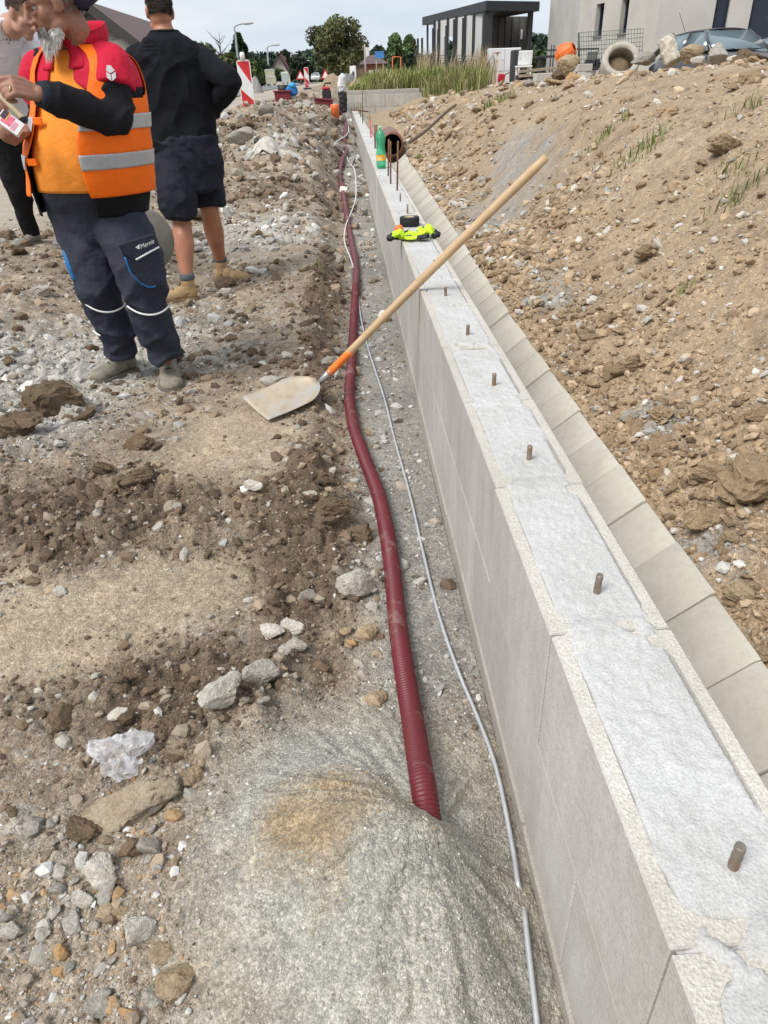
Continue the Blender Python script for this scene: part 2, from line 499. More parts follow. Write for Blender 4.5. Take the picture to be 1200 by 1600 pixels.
def grid_faces(nx, ny, off=0):
    i = np.arange((ny - 1) * nx).reshape(ny - 1, nx)[:, :-1].ravel() + off
    return np.stack([i, i + 1, i + 1 + nx, i + nx], 1)

class MB:
    """collects simple shapes, each face with a material slot, and links them as ONE mesh object"""
    def __init__(self):
        self.v, self.f, self.m = [], [], []
        self.sm = []

    def add(self, verts, faces, mi=0, smooth=False):
        o = len(self.v)
        self.v += [tuple(p) for p in verts]
        self.f += [tuple(i + o for i in f) for f in faces]
        self.m += [mi] * len(faces)
        self.sm += [smooth] * len(faces)
        return self

    def box(self, c, s, rot=None, mi=0, bevel=0.0):
        hx, hy, hz = s[0] / 2, s[1] / 2, s[2] / 2
        if bevel:
            b = min(bevel, hx * .9, hy * .9, hz * .9)
            vs, idx = [], {}
            for sx in (-1, 1):
                for sy in (-1, 1):
                    for sz in (-1, 1):
                        for ax in range(3):
                            p = [sx * (hx - b), sy * (hy - b), sz * (hz - b)]
                            p[ax] = (sx * hx, sy * hy, sz * hz)[ax]
                            idx[(sx, sy, sz, ax)] = len(vs)
                            vs.append(p)
            fs = []
            for ax in range(3):
                a1, a2 = (ax + 1) % 3, (ax + 2) % 3
                for s_ in (-1, 1):
                    q = []
                    for (u, w) in ((-1, -1), (1, -1), (1, 1), (-1, 1)):
                        k = [0, 0, 0]
                        k[ax], k[a1], k[a2] = s_, u, w
                        q.append(idx[(k[0], k[1], k[2], ax)])
                    fs.append(q if s_ > 0 else q[::-1])
            for ax in range(3):
                a1, a2 = (ax + 1) % 3, (ax + 2) % 3
                for u in (-1, 1):
                    for w in (-1, 1):
                        k0, k1 = [0, 0, 0], [0, 0, 0]
                        k0[ax], k1[ax] = -1, 1
                        k0[a1] = k1[a1] = u
                        k0[a2] = k1[a2] = w
                        q = [idx[(*k0, a1)], idx[(*k1, a1)], idx[(*k1, a2)], idx[(*k0, a2)]]
                        fs.append(q if u * w < 0 else q[::-1])
            for sx in (-1, 1):
                for sy in (-1, 1):
                    for sz in (-1, 1):
                        t = [idx[(sx, sy, sz, a)] for a in range(3)]
                        fs.append(t if sx * sy * sz > 0 else t[::-1])
        else:
            vs = [(x, y, z) for x in (-hx, hx) for y in (-hy, hy) for z in (-hz, hz)]
            fs = [(0, 1, 3, 2), (4, 6, 7, 5), (0, 4, 5, 1), (2, 3, 7, 6), (0, 2, 6, 4), (1, 5, 7, 3)]
        M = Matrix.Identity(3) if rot is None else (rot if isinstance(rot, Matrix) else Euler(rot).to_matrix())
        c = Vector(c)
        return self.add([M @ Vector(p) + c for p in vs], fs, mi)

    def tube(self, path, r, n=10, mi=0, caps=True, smooth=True, flat=1.0):
        path = [Vector(p) for p in path]
        rs = list(r) if hasattr(r, '__len__') else [r] * len(path)
        T = []
        for i in range(len(path)):
            a, b = path[max(0, i - 1)], path[min(len(path) - 1, i + 1)]
            d = b - a
            T.append(d.normalized() if d.length > 1e-9 else Vector((0, 0, 1)))
        up = Vector((0, 0, 1)) if abs(T[0].z) < .9 else Vector((1, 0, 0))
        u = (up - T[0] * up.dot(T[0])).normalized()
        vs = []
        for p, t, rr in zip(path, T, rs):
            u = (u - t * u.dot(t)).normalized()
            w = t.cross(u)
            for k in range(n):
                a = 2 * PI * k / n
                vs.append(p + u * (math.cos(a) * rr * flat) + w * (math.sin(a) * rr))
        fs = []
        for i in range(len(path) - 1):
            for k in range(n):
                k2 = (k + 1) % n
                fs.append((i * n + k, i * n + k2, (i + 1) * n + k2, (i + 1) * n + k))
        self.add(vs, fs, mi, smooth)
        if caps:
            e = (len(path) - 1) * n
            o = len(self.v) - len(vs)
            self.f.append(tuple(o + k for k in range(n))[::-1])
            self.f.append(tuple(o + e + k for k in range(n)))
            self.m += [mi, mi]
            self.sm += [False, False]
        return self

    def lathe(self, prof, c=(0, 0, 0), n=20, mi=0, smooth=True, rot=None, sx=1.0, sy=1.0):
        M = Matrix.Identity(3) if rot is None else (rot if isinstance(rot, Matrix) else Euler(rot).to_matrix())
        c = Vector(c)
        vs = [M @ Vector((math.cos(2 * PI * k / n) * r * sx, math.sin(2 * PI * k / n) * r * sy, z)) + c for r, z in prof for k in range(n)]
        fs = [(i * n + k, i * n + (k + 1) % n, (i + 1) * n + (k + 1) % n, (i + 1) * n + k) for i in range(len(prof) - 1) for k in range(n)]
        return self.add(vs, fs, mi, smooth)

    def ball(self, c, r, n=12, mi=0, s=(1, 1, 1), rot=None):
        prof = [(max(1e-4, math.sin(PI * i / (n // 2 + 1))) * r, -math.cos(PI * i / (n // 2 + 1)) * r) for i in range(n // 2 + 2)]
        M = Matrix.Identity(3) if rot is None else (rot if isinstance(rot, Matrix) else Euler(rot).to_matrix())
        M = M @ Matrix.Diagonal(s)
        return self.lathe(prof, c, n, mi, True, M)

    def prism(self, poly, z0, z1, mi=0, M=None, c=(0, 0, 0)):
        """poly in local xy, extruded z0..z1, then M (3x3) and c"""
        M = Matrix.Identity(3) if M is None else M
        c = Vector(c)
        n = len(poly)
        vs = [M @ Vector((p[0], p[1], z)) + c for z in (z0, z1) for p in poly]
        fs = [tuple(range(n))[::-1], tuple(range(n, 2 * n))] + [(k, (k + 1) % n, n + (k + 1) % n, n + k) for k in range(n)]
        return self.add(vs, fs, mi)

    def mesh(self, name):
        me = bpy.data.meshes.new(name)
        me.from_pydata([tuple(p) for p in self.v], [], self.f)
        me.polygons.foreach_set("material_index", self.m)
        me.polygons.foreach_set("use_smooth", self.sm)
        me.update()
        return me

    def build(self, name, mats, parent=None):
        if not isinstance(mats, (list, tuple)):
            mats = [mats]
        return link(name, self.mesh(name), parent, mats)

def clone(o, parent=None):
    c = o.copy()
    COL.objects.link(c)
    c.parent = parent
    for ch in list(o.children):
        clone(ch, c)
    return c

def catmull(pts, n=8):
    P = [Vector(p) for p in pts]
    out = []
    for i in range(len(P) - 1):
        p0, p1, p2, p3 = P[max(0, i - 1)], P[i], P[i + 1], P[min(len(P) - 1, i + 2)]
        for k in range(n):
            t = k / n
            out.append(.5 * ((2 * p1) + (p2 - p0) * t + (2 * p0 - 5 * p1 + 4 * p2 - p3) * t * t + (3 * p1 - p0 - 3 * p2 + p3) * t ** 3))
    out.append(P[-1])
    return out

# ------------------------------------------------------------------ ground mesh
def spaced(a, b, d0, growth):
    out, d = [a], d0
    while out[-1] < b:
        out.append(out[-1] + d)
        d *= growth
    return out

def make_ground():
    V, F, C = [], [], []
    off = 0
    def patch(xs, ys, drop=None):
        nonlocal off
        X, Y = np.meshgrid(np.array(xs, float), np.array(ys, float))
        x, y = X.ravel(), Y.ravel()
        h, Z = ground_full(x, y)
        if drop is not None:
            h = h - drop(x, y)
        C.append(soil_colour(x, y, Z))
        V.append(np.stack([x, y, h], 1))
        F.append(grid_faces(len(xs), len(ys), off))
        off += len(x)
    # fine near patches, left of the wall and on the slope
    ar = np.arange
    patch(ar(-1.25, .281, .0048), ar(.36, 1.36, .0046))
    patch(ar(-1.9, .281, .0072), ar(1.3554, 2.7, .0080))
    patch(ar(-3.1, .281, .0115), ar(2.692, 5.6, .0165))
    patch(ar(-2.5, -1.244, .02), ar(.2, 1.37, .02))
    patch(ar(-3.1, -1.89, .02), ar(1.35, 2.7, .02))
    patch(ar(.46, 2.2, .0064), ar(.9, 2.1, .0066))
    patch(ar(.46, 3.2, .0100), ar(2.095, 3.7, .0110))
    patch(ar(.46, 3.9, .0150), ar(3.69, 5.6, .0185))
    patch(ar(2.19, 3.2, .02), ar(.9, 2.11, .02))
    # middle and far
    def drop_mid(x, y):
        return .06 * (sstep(.3, .4, y) * sstep(5.55, 5.45, y)) * ((x > -3.0) & (x < .25) & (y > 2.75) | (x > -2.4) & (x < .25) & (y > .45) | (x > .5) & (x < 3.1) & (y > .98))
    xs = [-v for v in spaced(2.0, 16, .05, 1.035)][::-1] + list(np.arange(-1.98, 3.0, .034)) + spaced(3.0, 20, .04, 1.022)
    patch(xs, list(np.arange(-3.0, 5.5, .06)) + list(np.arange(5.55, 14, .038)) + spaced(14, 30, .05, 1.014), drop_mid)
    xf = [-v for v in spaced(15.5, 1200, 3, 1.3)][::-1] + list(np.arange(-15, 20, .8)) + spaced(20, 1200, 3, 1.3)
    patch(xf, spaced(29.5, 2200, .5, 1.08), None)
    # the land behind the camera
    patch(xf, [-600, -200, -60, -20, -8, -2.9], None)
    patch([-v for v in spaced(15.9, 1200, 3, 1.3)][::-1], spaced(-3.0, 30, 1.5, 1.0), None)
    patch(spaced(19.9, 1200, 3, 1.3), spaced(-3.0, 30, 1.5, 1.0), None)
    me = np_mesh("ground", np.concatenate(V), np.concatenate(F), True, np.concatenate(C))
    return tag(link("ground", me, None, [attr_mat("soil", amt=.2, bmp=.55, bdist=.006, grain=((150, .80, 1.22), (420, .78, 1.28)))]), kind="structure")

make_ground()

# ------------------------------------------------------------------ the long block wall
def concrete_mat(name, c, streak=.10, speck=.14, bmp=.35, stain=True):
    if name in MATS:
        return MATS[name]
    m, nt, b = new_mat(name)
    g = nt.nodes.new("ShaderNodeNewGeometry").outputs['Position']
    mp = nt.nodes.new("ShaderNodeMapping")
    mp.inputs['Scale'].default_value = (1, 1, .12)
    nt.links.new(g, mp.inputs['Vector'])
    n_big = tex_noise(nt, 2.2, 6, .65, g)
    n_str = tex_noise(nt, 14, 5, .6, mp.outputs[0])
    n_spk = tex_noise(nt, 260, 2, .6, g)
    n_mid = tex_noise(nt, 38, 5, .7, g)
    oi = nt.nodes.new("ShaderNodeObjectInfo")
    c0 = ramp(nt, oi.outputs['Random'], [(0, tuple(v * .93 for v in c)), (1, tuple(min(1, v * 1.05) for v in c))])
    c1 = mixc(nt, c0.outputs[0], ramp(nt, n_big.outputs['Fac'], [(.3, (.84, .82, .79)), (.7, (1.07, 1.07, 1.07))]).outputs[0], 1.0, 'MULTIPLY')
    c2 = mixc(nt, c1.outputs[0], ramp(nt, n_str.outputs['Fac'], [(.3, (1 - streak,) * 3), (.7, (1 + streak * .5,) * 3)]).outputs[0], 1.0, 'MULTIPLY')
    c3 = mixc(nt, c2.outputs[0], ramp(nt, n_spk.outputs['Fac'], [(.3, (1 - speck,) * 3), (.5, (1, 1, 1)), (.72, (1 + speck,) * 3)]).outputs[0], 1.0, 'MULTIPLY')
    c4 = mixc(nt, c3.outputs[0], ramp(nt, n_mid.outputs['Fac'], [(.3, (.92, .915, .9)), (.6, (1.03, 1.03, 1.03))]).outputs[0], 1.0, 'MULTIPLY')
    if stain:
        n_st = tex_noise(nt, 3.1, 8, .72, g)
        c4 = mixc(nt, c4.outputs[0], (.33, .28, .22), ramp(nt, n_st.outputs['Fac'], [(.56, (0, 0, 0)), (.80, (.55, .55, .55))]).outputs[0])
    nt.links.new(c4.outputs[0], b.inputs['Base Color'])
    b.inputs['Roughness'].default_value = .92
    b.inputs['Specular IOR Level'].default_value = .25
    add = nt.nodes.new("ShaderNodeMath")
    add.operation = 'ADD'
    nt.links.new(n_spk.outputs['Fac'], add.inputs[0])
    nt.links.new(n_mid.outputs['Fac'], add.inputs[1])
    bump(nt, b, add.outputs[0], bmp, .004)
    MATS[name] = m
    return m

M_BLOCK = concrete_mat("block_concrete", (.50, .485, .455))
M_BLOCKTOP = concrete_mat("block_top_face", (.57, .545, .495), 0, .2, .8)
M_FILL = concrete_mat("poured_concrete", (.52, .52, .515), .0, .13, .6)
M_TILE = concrete_mat("channel_concrete", (.52, .49, .43), .03, .05, .15)
M_FOOT = concrete_mat("footing_concrete", (.42, .395, .36), .05, .2, .6)
M_RUST = mat("rusty_steel", (.16, .085, .055), .7, .35, 40, .3, 200, .001, .55, (.30, .16, .08), .5, 60)

WX0, WX1, WZ0, WZM, WZT = .275, .475, .02, .28, .54
PITCH_B, JOINT0 = .475, .36

def block_top_mesh():
    """hollow shuttering block seen from above: shell, two webs, a cavity 30 mm deep as far as it shows"""
    bm = bmesh.new()
    L, W, H = PITCH_B - .0045, .20, .2565
    hx, hy, hz = W / 2, L / 2, H / 2
    def ring(ax, ay, z, r, n=3):
        out = []
        for cx, cy, a0 in ((ax - r, ay - r, 0), (-ax + r, ay - r, 90), (-ax + r, -ay + r, 180), (ax - r, -ay + r, 270)):
            for k in range(n + 1):
                a = math.radians(a0 + 90 * k / n)
                out.append(bm.verts.new((cx + math.cos(a) * r, cy + math.sin(a) * r, z)))
        return out
    rings = [ring(hx, hy, -hz, .002), ring(hx, hy, hz - .003, .002), ring(hx - .003, hy - .002, hz, .003),
             ring(hx - .024, hy - .024, hz, .04), ring(hx - .027, hy - .027, hz - .035, .04)]
    for i, (a, b) in enumerate(zip(rings, rings[1:])):
        n = len(a)
        for k in range(n):
            f = bm.faces.new((a[k], a[(k + 1) % n], b[(k + 1) % n], b[k]))
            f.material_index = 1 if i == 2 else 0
    bm.faces.new(rings[-1])
    bm.faces.new(rings[0][::-1])
    me = bpy.data.meshes.new("block")
    bm.to_mesh(me)
    bm.free()
    me.materials.append(M_BLOCK)
    me.materials.append(M_BLOCKTOP)
    return me

def plain_block_mesh(name, l, w, h, m):
    me = MB().box((0, 0, 0), (w, l, h), bevel=.003).mesh(name)
    me.materials.append(m)
    return me

def build_wall():
    t = thing("block_wall", "long low wall of hollow concrete blocks filled with white concrete beside the trench", "wall", (.379, 0, 0))
    t.scale = (.96, 1, 1)
    top, low = block_top_mesh(), plain_block_mesh("block", PITCH_B - .0045, .20, .2565, M_BLOCK)
    rnd = random.Random(4)
    n = 57
    for k in range(-1, n):
        y = JOINT0 + PITCH_B * (k + .5)
        o = link("block", top, t)
        o.location = (rnd.uniform(-.002, .002), y, (WZM + WZT) / 2 + .001)
        if y < 26.8:
            o = link("block", low, t)
            o.location = (.0016 + rnd.uniform(-.0008, .0008), y + PITCH_B / 2, (WZ0 + WZM) / 2)
    f = MB()
    y = -.4
    while y < 27:
        l = rnd.uniform(.9, 1.6)
        f.box((.008 + rnd.uniform(-.002, .002), y + l / 2, -.17), (.224, l - .002, .372), bevel=.006)
        y += l
    f.build("footing", M_FOOT, t)
    # poured concrete
    ys = np.concatenate([np.arange(-.08, 3.0, .005), np.arange(3.0, 8.0, .012), np.arange(8.0, 27.0, .035)])
    xs = np.linspace(-.093, .093, 49)
    X, Y = np.meshgrid(xs, ys)
    x, y = X.ravel(), Y.ravel()
    u = x / .1
    v = np.mod((y - JOINT0) / PITCH_B, 1.0)
    v = np.minimum(v, 1 - v)
    na, nb, nc = fbm(x, y, 9, 4, 301), fbm(x, y, 30, 4, 311), fbm(x, y, 110, 3, 321)
    cav = sstep(.775 + .03 * nb, .73, np.abs(u)) * sstep(.045, .075, v + .012 * nb)
    over = sstep(-.1, .18, na + .6 * nb + .55 * (1 - np.abs(u)) + .10) * sstep(.90, .60, np.abs(u) + .20 * nb + .12 * na)
    m = np.maximum(cav, over)
    h = WZT - .008 + m * (.0068 + .0022 * na + .0016 * nb + .0011 * nc) + over * (1 - cav) * .0052
    h += np.clip(over * m - .4, 0, 1) * .004 * np.clip(nc + .2, 0, 1)
    gap = sstep(.70, .735, u) * sstep(.79, .75, u) * sstep(.08, .12, v) * sstep(-.1, .15, fbm(x * 0 + 3.3, y, 3.1, 3, 341) + .3 * nb)
    gapl = sstep(-.79, -.75, u) * sstep(-.70, -.735, u) * sstep(.08, .12, v) * sstep(.2, .4, fbm(x * 0 + 9.3, y, 3.1, 3, 351) + .3 * nb)
    h -= .013 * np.maximum(gap, gapl * .6)
    me = np_mesh("concrete_fill", np.stack([x, y, h], 1), grid_faces(len(xs), len(ys)), True)
    link("concrete_fill", me, t, [M_FILL])
    # dowels: cut short near the camera, long ones further on
    def bar(y, dx, hgt, r=.006, lean=(0, 0), m=M_RUST, nm="rebar"):
        b = MB()
        path = [(dx, y, WZT - .05), (dx + lean[0] * .5, y + lean[1] * .5, WZT + hgt * .5), (dx + lean[0], y + lean[1], WZT + hgt)]
        rr = [r] * 3
        if y < 3:
            path = [Vector(path[0]).lerp(Vector(path[2]), i / 14) for i in range(15)]
            rr = [r * (1 + (.07 if i % 2 else -.05)) for i in range(15)]
        b.tube(path, rr, 9, 0)
        b.build(nm, m, t)
    cut = mat("cut_steel", (.27, .23, .19), .55, .3, 60, .3, 250, .001, .6, (.26, .17, .10), .55, 45)
    for y, dx, h, ln in ((.44, .004, .034, (.004, .004)), (.935, .006, .036, (.003, .0)), (1.43, .004, .034, (.001, .003)), (1.90, .01, .035, (0, 0)), (2.38, .006, .034, (.002, 0)),
                         (2.91, -.002, .035, (-.002, 0)), (5.06, .012, .06, (0, 0)), (5.64, .004, .06, (0, 0)), (3.4, .006, .04, (0, 0))):
        bar(y, dx, h, .0062, ln, cut)
    for y, dx, h, ln in ((6.26, .02, .36, (.018, 0)), (6.75, -.004, .33, (.008, 0)), (7.36, .008, .31, (.016, 0)), (10.75, .02, .28, (.006, 0)), (10.62, .045, .29, (0, 0)),
                         (18.0, .03, .68, (.03, 0)), (24.1, .07, .3, (.01, 0)), (21.7, .06, .34, (.03, 0)), (26.4, -.03, .25, (.02, 0)), (26.6, .05, .28, (.02, 0))):
        bar(y, dx, h, .0075 if y < 9 else .011, ln)
    return t

build_wall()

def build_marker_stick():
    b = MB()
    b.tube([(0, 0, 0), (.002, 0, .05), (0, .0, .28)], .011, 8)
    o = b.build("marker_stick", mat("red_stick_paint", (.62, .07, .04), .5))
    b2 = MB()
    b2.tube([(0, 0, .28), (-.004, 0, .42)], .005, 6)
    b2.build("steel_tip", M_RUST, o)
    o.location = (.418, 13.0, WZT - .03)
    tag(o, "red painted marker stick standing on the wall behind the green bottle", "marker stick")

build_marker_stick()

def build_loose_rod():
    a, b_ = at_z(546, 171, .56), at_z(575, 174, .56)
    y = 25.5
    b = MB()
    p0, p1 = at_y(547, 171, y), at_y(575.5, 174.5, y)
    b.tube([p0, p0.lerp(p1, .5), p1], .020, 7)
    o = b.build("loose_rod", M_RUST)
    tag(o, "rusty rod lying crosswise over the far end of the long wall", "rod")

build_loose_rod()

# ------------------------------------------------------------------ drainage channel behind the wall
def build_channel():
    t = thing("drainage_channel", "row of pale concrete trough slabs laid along the back of the wall", "drainage channel", (.5, 0, 0))
    prof_top = [(.0, .06), (.05, .01), (.11, -.04), (.19, -.062), (.26, -.035), (.32, .012), (.37, .052), (.412, .086), (.425, .090)]
    vs, fs, L = [], [], .247
    n = len(prof_top)
    for s, dz, ins in ((-L / 2, -.0018, 0), (-L / 2 + .003, 0, 0), (L / 2 - .003, 0, 0), (L / 2, -.0018, 0)):
        vs += [(p[0] + .0, s, p[1] + dz) for p in prof_top]
    for s in (-L / 2, L / 2):
        vs += [(p[0] + (.005 if i == n - 1 else 0), s, p[1] - .055) for i, p in enumerate(prof_top)]
    for r in range(3):
        fs += [(r * n + i, r * n + i + 1, (r + 1) * n + i + 1, (r + 1) * n + i) for i in range(n - 1)]
    e0, e1 = 4 * n, 5 * n
    fs += [(i, e0 + i, e0 + i + 1, i + 1) for i in range(n - 1)]
    fs += [(3 * n + i, 3 * n + i + 1, e1 + i + 1, e1 + i) for i in range(n - 1)]
    fs += [(n - 1, e0 + n - 1, e1 + n - 1, 4 * n - 1), (0, 3 * n, e1, e0)]
    fs += [(e0 + i, e1 + i, e1 + i + 1, e0 + i + 1) for i in range(n - 1)]
    me = bpy.data.meshes.new("channel_slab")
    me.from_pydata(vs, [], fs)
    for i, p in enumerate(me.polygons):
        p.use_smooth = i < 3 * (n - 1)
    me.materials.append(M_TILE)
    rnd = random.Random(8)
    y = -.42
    while y < 15.2:
        o = link("channel_slab", me, t)
        off = max(0.0, y - 4) * .0195
        o.location = (off + rnd.uniform(-.003, .003), y, rnd.uniform(-.003, .003) + max(0, y - 9) * .004)
        o.rotation_euler = (rnd.uniform(-.012, .012), rnd.uniform(-.012, .012), -.0195 if y > 4 else 0)
        y += .25
    return t

build_channel()

# ------------------------------------------------------------------ far cross wall
def build_cross_wall():
    Y = 27.4
    p0, p1 = at_y(540, 149, Y), at_y(711, 152, Y)
    t = thing("cross_wall", "grey block wall standing across the far end of the long wall", "wall", (p0.x, Y, 0))
    bl, bh = .66, .36      # size of the cross wall's blocks
    ztop = p0.z
    full = plain_block_mesh("block", .25, bl - .008, bh - .006, M_BLOCK)
    half = plain_block_mesh("block", .25, bl / 2 - .008, bh - .006, M_BLOCK)
    nx = int(round((p1.x - p0.x) / bl))
    for r in range(4):
        z = ztop - bh * (r + .5)
        if r % 2 == 0:
            items = [(full, (i + .5) * bl) for i in range(nx)]
        else:
            items = [(half, bl * .25)] + [(full, (i + 1) * bl) for i in range(nx - 1)] + [(half, nx * bl - bl * .25)]
        for me, x in items:
            o = link("block", me, t)
            o.location = (x, random.Random(r * 31 + int(x * 10)).uniform(-.004, .004), z)
    cap = MB().box((nx * bl * .39, .32, ztop + .02), (nx * bl * .78, .3, .22), bevel=.01)
    cap.build("rear_course", M_FOOT, t)
    b = MB().box((0, 0, 0), (.09, .10, .95), bevel=.006)
    o = b.build("formwork_board", mat("bright_board", (.62, .60, .55), .8, .1))
    q = at_y(539.5, 168, 27.0)
    o.location = (q.x - .05, 27.0, q.z)
    tag(o, "upright pale board at the near corner of the cross wall", "board")

build_cross_wall()

# ------------------------------------------------------------------ pipe end
def build_pipe():
    c = at_y(613, 226, 15.6)
    t = thing("culvert_pipe", "brown drain pipe mouth opening into the channel behind the green bottle", "pipe", c)
    R_, r_ = .215, .185
    brown = mat("brown_plastic", (.20, .075, .045), .45, .12, 8, dirt=(.22, .17, .12), dirt_amt=.3)
    b = MB()
    b.lathe([(r_, 0), (R_, 0), (R_ + .012, .02), (R_ + .012, .14), (R_, .16), (R_, 3.0)], n=36)
    o = b.build("pipe_wall", brown, t)
    b2 = MB()
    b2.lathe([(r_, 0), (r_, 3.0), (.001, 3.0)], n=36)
    i = b2.build("pipe_bore", mat("shaded_bore", (.05, .025, .02), .8), t)  # darker copy of the pipe brown: shade inside is put into the colour
    for q in (o, i):
        q.rotation_euler = (-PI / 2, 0, -.03)

build_pipe()

# ------------------------------------------------------------------ corrugated duct and earthing rod
def ground_path(px_list, lift):
    pts = []
    for q in px_list:
        p = hit(q[0], q[1])
        l = q[2] if len(q) > 2 else lift
        p.z += l
        # move back toward the eye along the ray so that the lifted point still lies on the same sight line
        s = (EYE - p.z) / max(.05, EYE - (p.z - l))
        pts.append(Vector((p.x * s, p.y * s, p.z)))
    return pts

HOSE_PX = [(660, 1222, .024), (645, 1130), (632, 1050), (622, 980), (614, 900), (604, 830), (590, 770), (567, 710), (551, 660), (546, 612), (550, 560), (553, 500),
           (555, 462), (556, 415), (549, 378), (542, 340), (536, 302), (531, 280), (534, 258), (541, 238), (538, 222), (540, 205), (539, 190), (530, 178), (522, 172)]

UPZ = Vector((0, 0, 1))

def build_duct():
    gp = ground_path(HOSE_PX, .026)
    d0 = gp[0] - gp[2]
    d0.z = 0
    d0.normalize()
    pts = catmull([gp[0] + d0 * s - UPZ * (.06 * s) for s in (.24, .16, .08)] + gp, 14)
    # smooth the height a little so that the duct bridges small bumps
    zs = np.array([p.z for p in pts])
    k = np.ones(15) / 15
    zp = np.convolve(np.pad(zs, 7, mode='edge'), k, 'valid')
    for p, z in zip(pts, zp):
        p.z = float(max(z, p.z - .004))
    # resample with ribs
    d = [0]
    for a, b in zip(pts, pts[1:]):
        d.append(d[-1] + (b - a).length)
    P = np.array([list(p) for p in pts])
    d = np.array(d)
    s, S, R = 0.0, [], []
    rib = .0092
    while s < d[-1]:
        y = np.interp(s, d, P[:, 1])
        if y < 5.5:
            for f, r in ((0, .0232), (.22, .0232), (.36, .0268), (.82, .0268)):
                S.append(s + f * rib)
                R.append(r)
            s += rib
        else:
            S.append(s)
            R.append(.0266 + .013 * min(1, max(0, (y - 6) / 14)))
            s += .05
    pathpts = [Vector((np.interp(v, d, P[:, 0]), np.interp(v, d, P[:, 1]), np.interp(v, d, P[:, 2]))) for v in S]
    m = mat("duct_red", (.135, .015, .022), .48, .16, 6, dirt=(.24, .15, .13), dirt_amt=.16, dirt_scale=9)
    b = MB()
    b.tube(pathpts, R, 14, 0)
    o = b.build("cable_duct", m)
    tag(o, "dark red corrugated cable duct lying along the trench beside the wall", "cable duct")

build_duct()

WIRE_A = [(843, 1640), (838, 1599), (831, 1535), (825, 1480), (820, 1438), (817, 1415, -.012), (812, 1395, -.006), (808, 1375), (800, 1320), (775, 1200), (745, 1122), (715, 1050), (685, 960), (660, 862), (640, 772), (617, 690), (600, 622),
          (576, 548), (563, 492), (557, 432)]
WIRE_B = [(557, 432), (548, 405), (538, 376), (541, 352), (549, 333), (556, 312), (556, 285), (554, 268), (546, 256), (540, 242), (530, 232), (523, 226), (530, 220), (541, 212), (545, 203), (543, 192)]

def build_wire():
    zinc = mat("zinc_rod", (.66, .68, .71), .32, .12, 30, metal=.55)
    a = catmull(ground_path(WIRE_A, .007), 6)
    MBa = MB()
    MBa.tube(a, .0052, 8)
    o = MBa.build("earthing_rod", zinc)
    tag(o, "thin galvanised rod running along the foot of the wall and dipping under sand", "earthing rod")
    bpts = catmull(ground_path(WIRE_B, .04), 6)
    bb = MB()
    bb.tube(bpts, [.0055 + .006 * i / len(bpts) for i in range(len(bpts))], 8)
    w = bb.build("white_cable", mat("white_sheath", (.68, .68, .66), .5, .06))
    tag(w, "white cable winding over the red duct further along the trench", "cable")
    # crumpled white tag on the duct
    p = hit(537, 308)
    q = MB()
    q.add([(-.05, 0, 0), (.05, .0, .015), (.06, .05, .045), (-.04, .06, .05), (0, .03, .06), (-.02, -.01, -.02), (.03, .0, -.015)],
          [(0, 1, 4), (1, 2, 4), (2, 3, 4), (3, 0, 4), (0, 5, 6), (0, 6, 1)], 0)
    g = q.build("paper_scrap", mat("white_paper", (.75, .74, .70), .8, .06))
    g.location = (p.x, p.y, p.z + .06)
    tag(g, "small white scrap caught on the red duct", "scrap")

build_wire()

